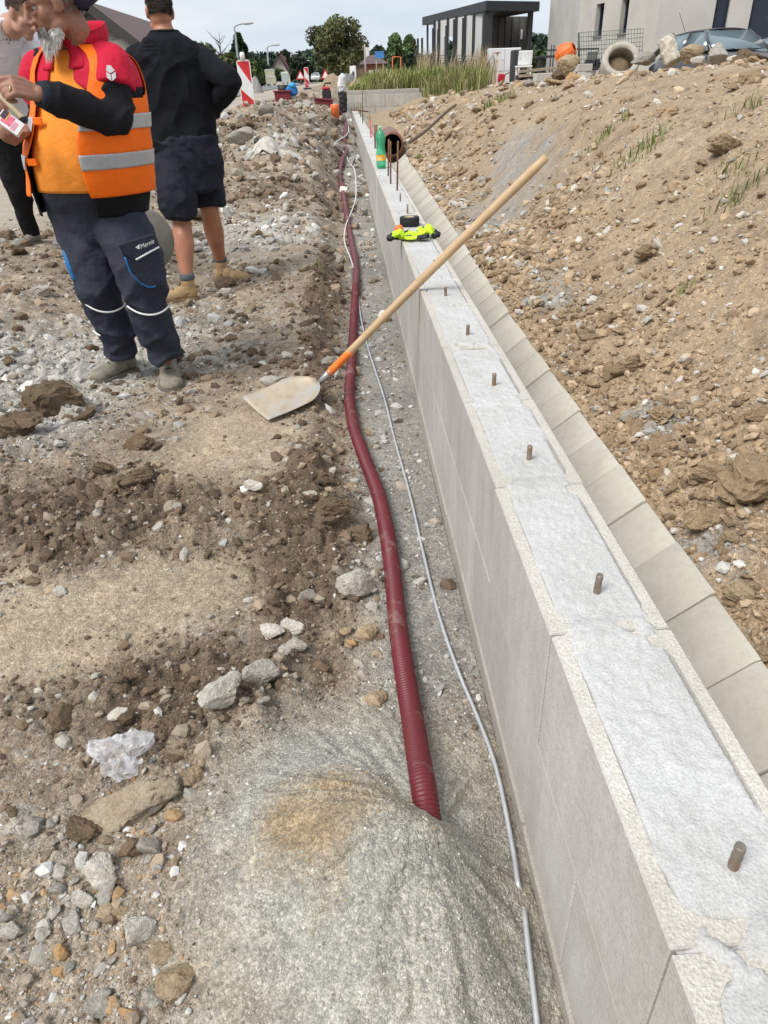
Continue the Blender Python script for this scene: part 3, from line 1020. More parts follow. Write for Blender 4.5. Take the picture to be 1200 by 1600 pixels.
# ------------------------------------------------------------------ the leaning shovel
def build_shovel():
    Cc, N = at_z(650, 448, .5565), at_z(497, 600, .09)
    d = (Cc - N).normalized()
    t = thing("shovel", "long handled shovel leaning on the wall with its blade on the mud", "shovel", N)
    wood = mat("ash_handle", (.52, .355, .20), .5, .12, 3, dirt=(.40, .27, .15), dirt_amt=.18, dirt_scale=14)
    m, nt, b = new_mat("ash_grain")
    v = coords(nt)
    mp = nt.nodes.new("ShaderNodeMapping")
    q = d.to_track_quat('Z', 'Y').to_euler()
    wv = tex_noise(nt, 16, 5, .6, v)
    c = ramp(nt, wv.outputs['Fac'], [(.3, (.47, .315, .175)), (.7, (.575, .41, .245))])
    nt.links.new(c.outputs[0], b.inputs['Base Color'])
    b.inputs['Roughness'].default_value = .48
    L = 1.362
    n = 24
    h = MB()
    side = d.cross(Vector((0, 0, 1))).normalized()
    path = []
    for i in range(n + 1):
        s = .11 + (L - .11) * i / n
        path.append(d * s + Vector((0, 0, 1)) * (.006 * math.sin(PI * i / n)))
    rr = [.0175] * (n - 1) + [.0172, .014]
    h.tube(path, rr, 14)
    h.build("handle", m, t)
    g = MB()
    g.tube([d * (.085 + .02 * i) for i in range(9)], [.0185 + .0012 * (i % 2 == 0) * 0 for i in range(9)], 14)
    g.build("orange_sleeve", mat("orange_sleeve", (.85, .20, .03), .5, .1, 20, dirt=(.55, .33, .2), dirt_amt=.2), t)
    steel = mat("worn_steel", (.50, .43, .34), .5, .18, 30, .2, 160, .001, .25, (.42, .33, .23), .55, 9)
    f = MB()
    f.tube([d * -.01, d * .03, d * .10], [.009, .015, .0188], 14)
    f.build("socket", mat("grey_steel", (.36, .36, .35), .45, .15, 30, metal=.6, dirt=(.42, .34, .25), dirt_amt=.3), t)
    # blade: a shallow dished tray, square tip, rounded shoulders
    tipA, tipB = at_z(401, 660, gz(-.46, 2.89) + .012), at_z(397, 626, gz(-.5, 3.15) + .035)
    tip = (tipA + tipB) * .5 - N
    base = d * .0 + Vector((0, 0, -.005))
    axis = (base - tip)
    Lb = axis.length
    ax = axis.normalized()
    wv_ = (tipB - tipA).normalized()
    wv_ = (wv_ - ax * wv_.dot(ax)).normalized()
    nn = ax.cross(wv_).normalized()
    if nn.z < 0:
        nn = -nn
    nu, nv = 13, 17
    half = .118
    vs, fs = [], []
    for j in range(nv):
        s = j / (nv - 1)
        w = half * (1 - .04 * (1 - s)) if s < .62 else half * max(.10, math.cos((s - .62) / .38 * PI / 2) ** .55)
        for i in range(nu):
            u = -1 + 2 * i / (nu - 1)
            z = .022 * abs(u) ** 2.2 * (.35 + .65 * min(1, s * 1.6)) - .006 + .014 * max(0, s - .75) * 4 * (1 - u * u) * .5
            z -= .012 * math.sin(s * PI)
            vs.append(tip + ax * (Lb * s) + wv_ * (w * u) + nn * (z + .014))
    for j in range(nv - 1):
        for i in range(nu - 1):
            fs.append((j * nu + i, j * nu + i + 1, (j + 1) * nu + i + 1, (j + 1) * nu + i))
    bl = MB().add(vs, fs, 0, True).build("blade", mat("dusty_steel", (.46, .385, .285), .55, .2, 14, .3, 120, .001, .15, (.36, .37, .38), .42, 7), t)
    sm = bl.modifiers.new("thickness", 'SOLIDIFY')
    sm.thickness = .003

build_shovel()

# ------------------------------------------------------------------ things on the wall
def pet_mat():
    m, nt, b = new_mat("green_bottle_plastic")
    out = nt.nodes["Material Output"]
    tr = nt.nodes.new("ShaderNodeBsdfTransparent")
    tr.inputs[0].default_value = (.50, .90, .70, 1)
    b.inputs['Base Color'].default_value = (.10, .52, .30, 1)
    b.inputs['Roughness'].default_value = .12
    mx = nt.nodes.new("ShaderNodeMixShader")
    mx.inputs[0].default_value = .42
    nt.links.new(tr.outputs[0], mx.inputs[1])
    nt.links.new(b.outputs[0], mx.inputs[2])
    nt.links.new(mx.outputs[0], out.inputs[0])
    return m

def build_bottle():
    c = at_z(596, 263, WZT)
    t = thing("plastic_bottle", "green plastic drink bottle with orange label standing on the wall", "bottle", (c.x, c.y, WZT + .003))
    k = 1.08
    pr = [(.012, .006), (.038, .0), (.046, .012), (.047, .05), (.044, .066), (.0465, .08), (.0465, .135), (.040, .16), (.0375, .185), (.041, .215), (.047, .25), (.046, .27), (.036, .298), (.022, .318), (.0145, .326), (.0145, .334)]
    b = MB()
    b.lathe([(r * k, z * k) for r, z in pr], n=28)
    # five feet of the base
    for i in range(5):
        a = 2 * PI * i / 5
        b.ball((math.cos(a) * .028 * k, math.sin(a) * .028 * k, .012), .014, 10)
    b.build("body", pet_mat(), t)
    MB().lathe([(.0001, 0), (.0165, 0), (.0168, .022), (.015, .026), (.0001, .026)], (0, 0, .328 * k), 20).build("cap", mat("green_cap", (.35, .68, .50), .4, .05), t)
    MB().lathe([(.0512, .072), (.0508, .088), (.0508, .122), (.0512, .126)], n=28).build("label", mat("orange_label", (.90, .42, .04), .45, .35, 25, dirt=(.8, .78, .7), dirt_amt=.28, dirt_scale=22), t)

build_bottle()

def remesh_obj(name, mb, size, mats, parent=None, smooth=4, factor=.5):
    """voxel-remesh a collection of overlapping closed shapes into ONE continuous skin"""
    tmp = bpy.data.objects.new("tmp", mb.mesh("tmp"))
    COL.objects.link(tmp)
    r = tmp.modifiers.new("r", 'REMESH')
    r.mode = 'VOXEL'
    r.voxel_size = size
    r.use_smooth_shade = True
    if smooth:
        s = tmp.modifiers.new("s", 'SMOOTH')
        s.factor, s.iterations = factor, smooth
    dg = bpy.context.evaluated_depsgraph_get()
    me = bpy.data.meshes.new_from_object(tmp.evaluated_get(dg))
    me.name = name
    bpy.data.objects.remove(tmp)
    me.materials.clear()
    me.polygons.foreach_set("use_smooth", np.ones(len(me.polygons), bool))
    if not isinstance(mats, (list, tuple)):
        mats = [mats]
    return link(name, me, parent, mats)

def build_gloves():
    neon = mat("neon_glove", (.52, .80, .03), .7, .08, 40)
    black = mat("black_rubber", (.012, .012, .014), .65, .2, 40)
    grey = mat("grey_rubber", (.12, .12, .125), .6, .2, 40)
    p0 = at_z(646, 377, WZT)
    def glove(label, loc, rz, tilt, flip):
        t = thing("work_glove", label, "glove", loc, rz, "neon work gloves on the wall")
        b = MB()
        b.ball((0, 0, .014), .05, 14, s=(1.0, .85, .24))
        b.ball((.03, .0, .018), .035, 12, s=(1, .9, .42))
        f = MB()
        for i, (y, l, bend) in enumerate(((-.036, .055, .02), (-.013, .066, .03), (.011, .064, .018), (.034, .05, .028))):
            pth = [(.03, y * .9, .02), (.055, y, .02 + bend), (.055 + l * .55, y * 1.05, .012 + bend * .5), (.055 + l, y * 1.1, .008)]
            b.tube(catmull(pth, 3), .0125, 9)
            f.tube(catmull([Vector(pth[2]), Vector(pth[2]).lerp(Vector(pth[3]), .6), Vector(pth[3]) + Vector((.006, 0, 0))], 3), [.0138] * 6 + [.009], 9)
        th = catmull([(-.01, -.03 * flip, .02), (.01, -.062 * flip, .03), (.04, -.075 * flip, .014)], 3)
        b.tube(th, .0135, 9)
        f.tube(th[-4:], [.015, .015, .015, .010], 9)
        pm = remesh_obj("palm", b, .0045, neon, t, 2)
        co = np.zeros(len(pm.data.vertices) * 3, np.float32)
        pm.data.vertices.foreach_get("co", co)
        co = co.reshape(-1, 3)
        co[:, 2] *= 1 + .5 * fbm(co[:, 0] + .3 * rz, co[:, 1], 34, 3, 3)
        pm.data.vertices.foreach_set("co", co.ravel())
        f.build("fingertip_coating", black, t)
        MB().lathe([(.026, 0), (.031, .012), (.031, .05), (.034, .06), (.028, .06)], (-.045, 0, .013), 18, rot=Euler((0, -PI / 2 + .12, 0)).to_matrix(), sx=.36, sy=1.1).build("cuff", black, t)
        MB().box((.002, .012, .0275), (.03, .022, .004), bevel=.0015).build("patch", grey, t)
        return t
    glove("crumpled neon yellow work glove lying nearer the camera on the wall", (p0.x - .02, p0.y + .02, WZT + .004), PI * .93, 0, 1)
    glove("neon yellow work glove lying behind the crumpled one, by the tape roll", (p0.x + .035, p0.y + .10, WZT + .006), PI * -.08, 0, -1)
    c = at_z(640, 353, WZT)
    t = thing("tape_roll", "thick black roll of tape lying flat on the wall behind the gloves", "tape roll", (c.x, c.y, WZT + .003))
    MB().lathe([(.030, .0), (.058, .0), (.060, .004), (.060, .046), (.058, .050), (.030, .050), (.030, 0)], n=32).build("winding", black, t)
    MB().lathe([(.026, .002), (.0298, .002), (.0298, .052), (.026, .052), (.026, .002)], n=28).build("core", mat("card_core", (.42, .36, .22), .8), t)
    c = at_z(627, 375, WZT)
    t = thing("marking_cap", "orange domed cap with black rim beside the neon gloves", "cap", (c.x - .01, c.y + .02, WZT + .003))
    MB().lathe([(.0001, .075), (.014, .072), (.024, .055), (.029, .03), (.029, .02)], n=20).build("dome", mat("orange_cap", (.82, .17, .03), .4, .08), t)
    MB().lathe([(.0001, 0), (.034, 0), (.035, .02), (.029, .024), (.0001, .024)], n=20).build("rim", black, t)

build_gloves()

# ------------------------------------------------------------------ stones
def ico(sub):
    bm = bmesh.new()
    bmesh.ops.create_icosphere(bm, subdivisions=sub, radius=1.0)
    v = np.array([list(p.co) for p in bm.verts])
    f = np.array([[q.index for q in p.verts] for p in bm.faces])
    bm.free()
    return v, f

def rock_shape(sub, seed, cuts=8, lump=.12, flat=.7):
    v, f = ico(sub)
    r = np.random.RandomState(seed)
    ph = r.uniform(0, 6, (3, 3))
    for k in range(3):
        v = v * (1 + lump * np.sin(v @ r.uniform(-2.6, 2.6, 3) + ph[k, 0]))[:, None]
    for _ in range(cuts):
        n = r.normal(size=3)
        n /= np.linalg.norm(n)
        d = r.uniform(.52, .86)
        e = np.clip(v @ n - d, 0, None)
        v = v - e[:, None] * n[None, :] * .93
    v = v * np.array([1.0, r.uniform(.7, .95), flat * r.uniform(.8, 1.1)])
    v += r.normal(size=v.shape) * (.02 if sub > 1 else .0)
    return v, f

TINY = [rock_shape(1, 100 + i, 5, .1, .75) for i in range(4)] 
TINY0 = [rock_shape(1, 140 + i, 7, .1, .7) for i in range(3)]

def octa(seed):
    r = np.random.RandomState(seed)
    v = np.array([(1, 0, 0), (-1, 0, 0), (0, 1, 0), (0, -1, 0), (0, 0, 1), (0, 0, -1), (.62, .62, .3), (-.62, .55, -.2), (.5, -.6, -.3), (-.55, -.6, .35)], float)
    v *= r.uniform(.75, 1.15, v.shape)
    bm = bmesh.new()
    vs = [bm.verts.new(p) for p in v]
    bmesh.ops.convex_hull(bm, input=vs)
    bmesh.ops.triangulate(bm, faces=bm.faces)
    vl = [p for p in bm.verts if p.link_faces]
    ix = {p: i for i, p in enumerate(vl)}
    f = np.array([[ix[q] for q in p.verts] for p in bm.faces])
    v2 = np.array([list(p.co) for p in vl])
    bm.free()
    return v2 * np.array([1, .85, .7]), f

CHIPS = [octa(i) for i in range(8)]

def scatter_mesh(name, pos, size, cols, shapes, seed, material, attr="soil", smooth=False):
    r = np.random.RandomState(seed)
    V, F, C, off = [], [], [], 0
    kind = r.randint(0, len(shapes), len(pos))
    for k, (sv, sf) in enumerate(shapes):
        m = np.nonzero(kind == k)[0]
        if not len(m):
            continue
        a = r.uniform(0, 2 * PI, len(m))
        ti, tj = r.normal(0, .5, len(m)), r.normal(0, .5, len(m))
        ca, sa = np.cos(a), np.sin(a)
        vv = np.broadcast_to(sv[None], (len(m),) + sv.shape) * size[m][:, None, None] * r.uniform(.75, 1.25, (len(m), 1, 3))
        x = vv[:, :, 0] * ca[:, None] - vv[:, :, 1] * sa[:, None]
        y = vv[:, :, 0] * sa[:, None] + vv[:, :, 1] * ca[:, None]
        z = vv[:, :, 2] + x * ti[:, None] * .6 + y * tj[:, None] * .6
        P = np.stack([x, y, z], 2) + pos[m][:, None, :]
        V.append(P.reshape(-1, 3))
        F.append((sf[None] + (np.arange(len(m)) * len(sv))[:, None, None] + off).reshape(-1, 3))
        C.append(np.repeat(cols[m], len(sv), 0))
        off += len(m) * len(sv)
    me = np_mesh(name, np.concatenate(V), np.concatenate(F), smooth, np.concatenate(C), attr)
    return link(name, me, None, [material])

M_CHIP = attr_mat("rubble_mat", "soil", 90.0, 320.0, .22, .35, .004, .95)
PAL = dict(brown=[(.24, .18, .125), (.19, .135, .09), (.33, .26, .185), (.40, .37, .32), (.14, .10, .07)],
           dark=[(.15, .105, .07), (.11, .078, .052), (.20, .145, .1), (.30, .25, .19)],
           grey=[(.42, .41, .38), (.52, .51, .48), (.33, .32, .30), (.62, .61, .58), (.36, .31, .26)],
           sand=[(.41, .40, .355), (.34, .33, .285), (.49, .48, .44)],
           gravel=[(.45, .43, .40), (.38, .31, .24), (.30, .24, .18), (.56, .55, .53), (.42, .27, .15)],
           slope=[(.40, .30, .195), (.33, .24, .15), (.46, .36, .25), (.27, .195, .125), (.50, .46, .41)],
           loose=[(.36, .265, .165), (.29, .205, .125), (.43, .33, .22), (.25, .18, .115)])

def scatter_left():
    r = np.random.RandomState(77)
    n = 78000
    y = np.exp(r.uniform(math.log(.42), math.log(24), n))
    x = .26 - r.uniform(0, 1, n) * (.95 + .85 * y)
    Z = zones(x, y)
    d = .62 + .5 * Z['dark'] + .6 * Z['grey'] + .9 * Z['gravel'] - .62 * Z['sand'] - .75 * Z['tan'] - .25 * Z['trench'] - .8 * Z['dusty'] + .5 * Z['n2']
    d *= np.where(x < -4.2, .0, 1.0)
    keep = r.uniform(0, 1, n) < np.clip(d, .03, 1)
    x, y = x[keep], y[keep]
    h, Z = ground_full(x, y)
    n = len(x)
    size = (.0019 * y + .0012) * (r.pareto(2.3, n) * .8 + .55)
    size *= np.where(y > 8, 1.25, 1.0)
    size = np.minimum(size, .012 + .0075 * y)
    size *= np.clip(1.15 - .75 * Z['sand'] - .3 * Z['tan'], .3, 1.2)
    size = np.where(Z['sand'] > .15, np.minimum(size, .0055), size)
    cols = np.zeros((n, 3))
    u = r.uniform(0, 1, (n, 6))
    w = np.stack([np.full(n, .35), Z['dark'] * 1.4, Z['grey'] * 1.5 + .03, Z['sand'] * 1.5, Z['gravel'] * 1.5, Z['trench'] * .8], 1)
    k = np.argmax(np.log(np.maximum(w, 1e-6)) - np.log(-np.log(np.clip(u, 1e-6, 1 - 1e-6))), 1)
    names = ['brown', 'dark', 'grey', 'sand', 'gravel', 'grey']
    for i, nm in enumerate(names):
        m = k == i
        pal = np.array(PAL[nm])
        cols[m] = pal[r.randint(0, len(pal), m.sum())]
    cols *= r.uniform(.8, 1.2, (n, 1))
    pos = np.stack([x, y, h + size * .22], 1)
    big = size > np.sort(size / y)[-7000] * y
    o = scatter_mesh("rubble", pos[~big], size[~big], cols[~big], CHIPS, 5, M_CHIP)
    tag(o, "small stones and crumbs of soil over the ground left of the wall", None, None, "stuff")
    o = scatter_mesh("clod_rubble", pos[big] - np.array([[0, 0, .1]]) * size[big][:, None], size[big], cols[big], TINY0, 15, M_CHIP)
    tag(o, "small stones and crumbs of soil over the ground left of the wall", None, None, "stuff")

def scatter_right():
    r = np.random.RandomState(78)
    n = 62000
    y = np.exp(r.uniform(math.log(.75), math.log(24), n))
    x = .95 + r.uniform(0, 1, n) ** 1.2 * (1.1 + .85 * y) + np.maximum(0, y - 4) * .0195
    Z = zones(x, y)
    d = .55 + .6 * Z['loose'] - .6 * Z['dry'] - .85 * Z['clay'] + .5 * Z['n2'] - .45 * sstep(1.7, 2.8, x)
    keep = r.uniform(0, 1, n) < np.clip(d, .05, 1)
    x, y = x[keep], y[keep]
    h, Z = ground_full(x, y)
    n = len(x)
    size = (.0022 * y + .0015) * (r.pareto(2.2, n) * .8 + .55) * (1 + .75 * Z['loose'])
    size = np.minimum(size, .013 + .0062 * y)
    pl, ps, pg = np.array(PAL['loose']), np.array(PAL['slope']), np.array(PAL['grey'])
    cols = np.where((r.uniform(0, 1, n) < Z['loose'] * .8)[:, None], pl[r.randint(0, len(pl), n)], ps[r.randint(0, len(ps), n)])
    cols = np.where((r.uniform(0, 1, n) < Z['clay'] * .8 + .03)[:, None], pg[r.randint(0, len(pg), n)] * .85, cols)
    cols *= r.uniform(.8, 1.2, (n, 1))
    pos = np.stack([x, y, h + size * .25], 1)
    big = size > np.sort(size / y)[-6000] * y
    o = scatter_mesh("slope_rubble", pos[~big], size[~big], cols[~big], CHIPS, 6, M_CHIP)
    tag(o, "small clods and stones covering the bank right of the wall", None, None, "stuff")
    o = scatter_mesh("slope_clods", pos[big], size[big], cols[big], TINY0, 16, M_CHIP)
    tag(o, "small clods and stones covering the bank right of the wall", None, None, "stuff")

def scatter_sand():
    r = np.random.RandomState(79)
    n = 36000
    y = np.exp(r.uniform(math.log(.44), math.log(1.5), n))
    x = .255 - r.uniform(0, 1, n) * .85
    Z = zones(x, y)
    k = r.uniform(0, 1, n) < np.clip(Z['sand'] * .8 + Z['trench'] * .3, 0, 1)
    x, y = x[k], y[k]
    h, Z = ground_full(x, y)
    size = np.minimum(.0045, (.0008 + .0004 * y) * (r.pareto(3.5, len(x)) * .9 + .7))
    pal = np.array(PAL['sand'] + [(.55, .54, .49), (.27, .25, .2)])
    cols = pal[r.randint(0, len(pal), len(x))] * r.uniform(.8, 1.25, (len(x), 1))
    rust = (r.uniform(0, 1, len(x)) < Z['rust'] * .8)[:, None]
    cols = np.where(rust, np.array([[.36, .25, .13]]) * r.uniform(.7, 1.3, (len(x), 1)), cols)
    o = scatter_mesh("sand_grains", np.stack([x, y, h + size * .2], 1), size, cols, CHIPS[:4], 7, M_CHIP)
    tag(o, "coarse grey sand grains heaped over the end of the duct", None, None, "stuff")

scatter_left()
scatter_right()
scatter_sand()

def stone_mat(name, c, c2, bs=.8):
    if name in MATS:
        return MATS[name]
    m, nt, b = new_mat(name)
    g = nt.nodes.new("ShaderNodeNewGeometry").outputs['Position']
    n1, n2 = tex_noise(nt, 24, 6, .7, g), tex_noise(nt, 150, 4, .7, g)
    oi = nt.nodes.new("ShaderNodeObjectInfo")
    a = mixc(nt, c, c2, ramp(nt, n1.outputs['Fac'], [(.42, (0, 0, 0)), (.66, (1, 1, 1))]).outputs[0])
    a = mixc(nt, a.outputs[0], ramp(nt, n2.outputs['Fac'], [(.3, (.7, .7, .7)), (.7, (1.25, 1.25, 1.25))]).outputs[0], 1.0, 'MULTIPLY')
    a = mixc(nt, a.outputs[0], ramp(nt, oi.outputs['Random'], [(0, (.78, .77, .75)), (1, (1.18, 1.17, 1.15))]).outputs[0], 1.0, 'MULTIPLY')
    nt.links.new(a.outputs[0], b.inputs['Base Color'])
    b.inputs['Roughness'].default_value = .95
    b.inputs['Specular IOR Level'].default_value = .2
    add = nt.nodes.new("ShaderNodeMath")
    add.operation = 'ADD'
    nt.links.new(n1.outputs['Fac'], add.inputs[0])
    nt.links.new(n2.outputs['Fac'], add.inputs[1])
    bump(nt, b, add.outputs[0], bs, .008)
    MATS[name] = m
    return m

M_PALE = stone_mat("pale_stone", (.56, .53, .475), (.45, .41, .345))
M_GREYST = stone_mat("grey_stone", (.40, .375, .335), (.30, .27, .23))
M_TAN = stone_mat("tan_stone", (.43, .335, .225), (.33, .245, .155))
M_CLOD = stone_mat("brown_clod", (.20, .145, .095), (.13, .092, .06), 1.0)
M_SLOPECLOD = stone_mat("slope_clod", (.37, .275, .175), (.28, .20, .125), 1.0)
M_ORANGEST = stone_mat("orange_stone", (.46, .29, .14), (.36, .23, .12))

def rock_mesh(name, seed, m, flat=.7, lump=.12, cuts=8, sub=3):
    v, f = rock_shape(sub, seed, cuts, lump, flat)
    nv = np.zeros(len(v))
    for i, (fr, am) in enumerate(((2.2, .20), (5.0, .11), (11.0, .05)) if lump > .15 else ((3.0, .07), (7.0, .035), (15.0, .015))):
        nv += am * fbm(v[:, 0] + 3 * v[:, 2], v[:, 1] - 2 * v[:, 2], fr, 3, seed + 5 * i)
    v = v * (1 + nv)[:, None]
    me = np_mesh(name, v, f, sub >= 3)
    me.materials.append(m)
    if sub >= 3:
        try:
            me.shade_smooth()
            me.set_sharp_from_angle(angle=math.radians(32))
        except Exception:
            pass
    return me

ROCKS = {}
def rock_variants(m, kind):
    if kind not in ROCKS:
        hero = kind.split('_')[0] in ('white', 'tan', 'mud', 'dark', 'grey', 'pale', 'turf', 'orange')
        soft = 'clod' in kind or 'lump' in kind
        ROCKS[kind] = [rock_mesh(kind, 500 + 17 * i + len(kind), m, .72, .2 if soft else .12, 6 if soft else 10, 4 if hero else 3) for i in range(5)]
    return ROCKS[kind]

def place_rock(px, py, w_px, m, kind, label, cat, h=.6, asp=.75, rz=None, seed=0, sink=.2, group=None):
    r = random.Random(seed + int(px * 7 + py))
    p = hit(px, py)
    dist = math.sqrt(p.x ** 2 + p.y ** 2 + (EYE - p.z) ** 2)
    depth = (p.y * math.cos(PITCH) + (EYE - p.z) * math.sin(PITCH))
    s = w_px * depth / F_PX / 2
    o = link(kind, r.choice(rock_variants(m, kind)), None)
    o.location = (p.x, p.y, p.z + s * h * (.5 - sink))
    o.scale = (s * 1.12, s * 1.12 * asp, s * h * 1.35)
    o.rotation_euler = (r.uniform(-.25, .25), r.uniform(-.25, .25), r.uniform(-.4, .4) if rz is None else rz)
    return tag(o, label, cat, group)

PR = place_rock
PR(556, 922, 66, M_PALE, "white_boulder", "large white angular rock beside the red duct below the shovel", "rock", .9, .95, .4)
PR(575, 995, 38, M_TAN, "tan_stone", "tan squarish stone just left of the red duct, below the white rock", "stone", .95, .9)
PR(539, 990, 22, M_TAN, "tan_stone", "small tan stone left of the tan squarish stone by the duct", "stone", .8, .8)
PR(552, 1010, 17, M_ORANGEST, "orange_stone", "small rusty orange stone in front of the tan stones by the duct", "stone", 1.0, .8)
PR(590, 1097, 38, M_TAN, "tan_stone", "pale brown stone touching the duct above the sand heap", "stone", .85, .9)
PR(480, 937, 28, M_GREYST, "grey_stone", "grey stone left of the large white rock", "stone", .8, .8)
PR(425, 994, 38, M_PALE, "white_stone", "flat white stone at the left of the white cluster above the sand", "stone", .7, .8)
PR(458, 984, 34, M_PALE, "white_stone", "white stone at the top of the white cluster above the sand", "stone", .85, .8)
PR(462, 1012, 36, M_PALE, "white_stone", "white stone at the right of the white cluster above the sand", "stone", .7, .8)
PR(442, 1022, 22, M_PALE, "white_stone", "small white stone at the foot of the white cluster above the sand", "stone", .7, .8)
PR(404, 1062, 62, M_PALE, "white_slab", "broken white slab at the upper edge of the grey sand", "slab", .8, .72, .35)
PR(347, 1096, 74, M_PALE, "white_slab", "pale slab half buried left of the broken white slab", "slab", .75, .85, .9)
PR(298, 1220, 46, M_TAN, "tan_stone", "tan crumbly lump right of the clear plastic bag", "stone", .8, .8)
PR(210, 1330, 50, M_CLOD, "dark_clod", "dark clod under the tan soil crust at lower left", "clod", .8, .8)
PR(128, 1300, 60, M_CLOD, "dark_clod", "dark brown clod left of the tan soil crust", "clod", .8, .9)
PR(156, 1370, 58, M_PALE, "white_stone", "rounded white stone below the tan soil crust", "stone", .8, .8, -.4)
PR(133, 1412, 32, M_PALE, "white_stone", "upright pale stone under the rounded white stone", "stone", 1.0, .7)
PR(180, 1428, 52, M_TAN, "tan_stone", "broad tan stone with orange edge left of the sand heap", "stone", .7, .8)
PR(218, 1470, 52, M_PALE, "white_stone", "long pale stone standing out left of the sand heap", "stone", .9, .7, .7)
PR(255, 1490, 48, M_TAN, "tan_stone", "flat tan stone leaning on the long pale stone", "stone", .5, .9)
PR(272, 1540, 62, M_TAN, "tan_stone", "knobbly tan lump at the bottom left of the sand", "stone", .9, .9)
PR(98, 1490, 26, M_ORANGEST, "orange_stone", "bright orange stone in the gravel at lower left", "stone", 1.2, .7)
PR(98, 1522, 24, M_ORANGEST, "orange_stone", "ochre stone below the bright orange stone", "stone", 1.0, .8)
PR(72, 1448, 26, M_PALE, "white_stone", "white stone in the gravel left of the orange stones", "stone", .8, .8)
PR(18, 1458, 36, M_PALE, "white_stone", "white stone at the left edge of the gravel", "stone", .8, .9)
PR(165, 1576, 48, M_GREYST, "grey_stone", "grey flat stone at the very bottom left", "stone", .6, .8)
PR(236, 1566, 36, M_PALE, "white_stone", "chalky white stone beside the red brick shard", "stone", .8, .8)
PR(207, 1590, 34, M_ORANGEST, "brick_shard", "reddish brick shard at the very bottom left", "brick shard", .6, .7)
PR(86, 642, 84, M_CLOD, "mud_clod", "largest dark mud clod in front of the man in the orange vest", "clod", .9, .8)
PR(28, 676, 66, M_CLOD, "mud_clod", "dark mud clod at the left edge beside the largest clod", "clod", .9, .9)
PR(100, 610, 26, M_CLOD, "mud_clod", "small dark clod behind the largest mud clod", "clod", .9, .8)
PR(222, 698, 44, M_CLOD, "mud_clod", "dark lump in the middle of the compacted path", "clod", .8, .9)
PR(228, 748, 42, M_CLOD, "mud_clod", "dark lump below the lump on the compacted path", "clod", .7, .9)
PR(160, 738, 30, M_CLOD, "mud_clod", "upright dark clod left of the compacted path", "clod", 1.1, .7)
PR(520, 806, 50, M_CLOD, "mud_clod", "brown clod left of the duct, between shovel and white rock", "clod", .8, .8)
PR(566, 846, 40, M_CLOD, "mud_clod", "brown angular clod touching the duct above the white rock", "clod", 1.0, .8)
PR(278, 795, 16, M_GREYST, "grey_stone", "lone smooth grey stone on the compacted path", "stone", .9, .8)
PR(92, 927, 24, M_PALE, "white_stone", "lone white stone on the tyre tracked soil", "stone", .6, .8)
PR(488, 780, 30, M_PALE, "white_stone", "white stone amid brown clods below the shovel", "stone", .7, .8)
PR(397, 764, 26, M_PALE, "white_stone", "pale stone in the rubble patch below the shovel blade", "stone", .7, .8)
PR(350, 463, 28, M_PALE, "white_stone", "white stone in front of the tan boot of the man in shorts", "stone", .7, .7)
PR(422, 602, 32, M_PALE, "white_stone", "white bluish rock behind the shovel blade", "stone", .7, .7)
PR(338, 572, 34, M_PALE, "white_stone", "pale flat stone right of the worn work shoe", "stone", .6, .7, -.5)
PR(64, 460, 34, M_GREYST, "grey_stone", "grey stone in the gravel at left, behind the orange vest man", "stone", .7, .8)
PR(518, 570, 30, M_GREYST, "grey_stone", "grey stone behind the orange sleeve of the shovel", "stone", .9, .8)
PR(1108, 748, 60, M_SLOPECLOD, "tan_clod", "pointed tan clod at the foot of the bank, right of the channel", "clod", .9, .75, -.5)
PR(1165, 772, 110, M_SLOPECLOD, "tan_clod", "biggest tan clod at the foot of the bank, by the right edge", "clod", .9, 1.0)
PR(1190, 650, 40, M_SLOPECLOD, "tan_clod", "smooth tan clod at the right edge above the biggest clod", "clod", .8, .9)
PR(1100, 815, 56, M_SLOPECLOD, "tan_clod", "low crumbling clod between the channel and the biggest clod", "clod", .7, .9)
PR(1160, 930, 54, M_TAN, "tan_stone", "tan angular stone by the channel near the right edge", "stone", .9, .9)
PR(1194, 1030, 40, M_SLOPECLOD, "tan_clod", "round clod lowest on the right edge by the channel", "clod", .9, .9)
PR(1140, 845, 34, M_TAN, "tan_stone", "tan stone just below the biggest clod", "stone", .9, .9)
PR(983, 838, 14, M_TAN, "tan_stone", "little tan stone lying on a channel slab", "stone", .7, .6, sink=-.3)
PR(1010, 403, 60, M_SLOPECLOD, "tan_clod", "long tan clod sliding down the middle of the bank", "clod", .6, .6, .6)
PR(1130, 240, 56, M_SLOPECLOD, "tan_clod", "big clod high on the bank near the right edge", "clod", .8, .8)
PR(985, 655, 36, M_GREYST, "grey_stone", "grey tan stone by the channel below the shovel handle", "stone", .8, .9)
PR(1030, 660, 34, M_SLOPECLOD, "tan_clod", "pale clod beside the small weeds at the foot of the bank", "clod", .9, .9)
PR(985, 576, 40, M_SLOPECLOD, "tan_clod", "reddish clod by the channel, halfway down the loose clods", "clod", .8, .9)

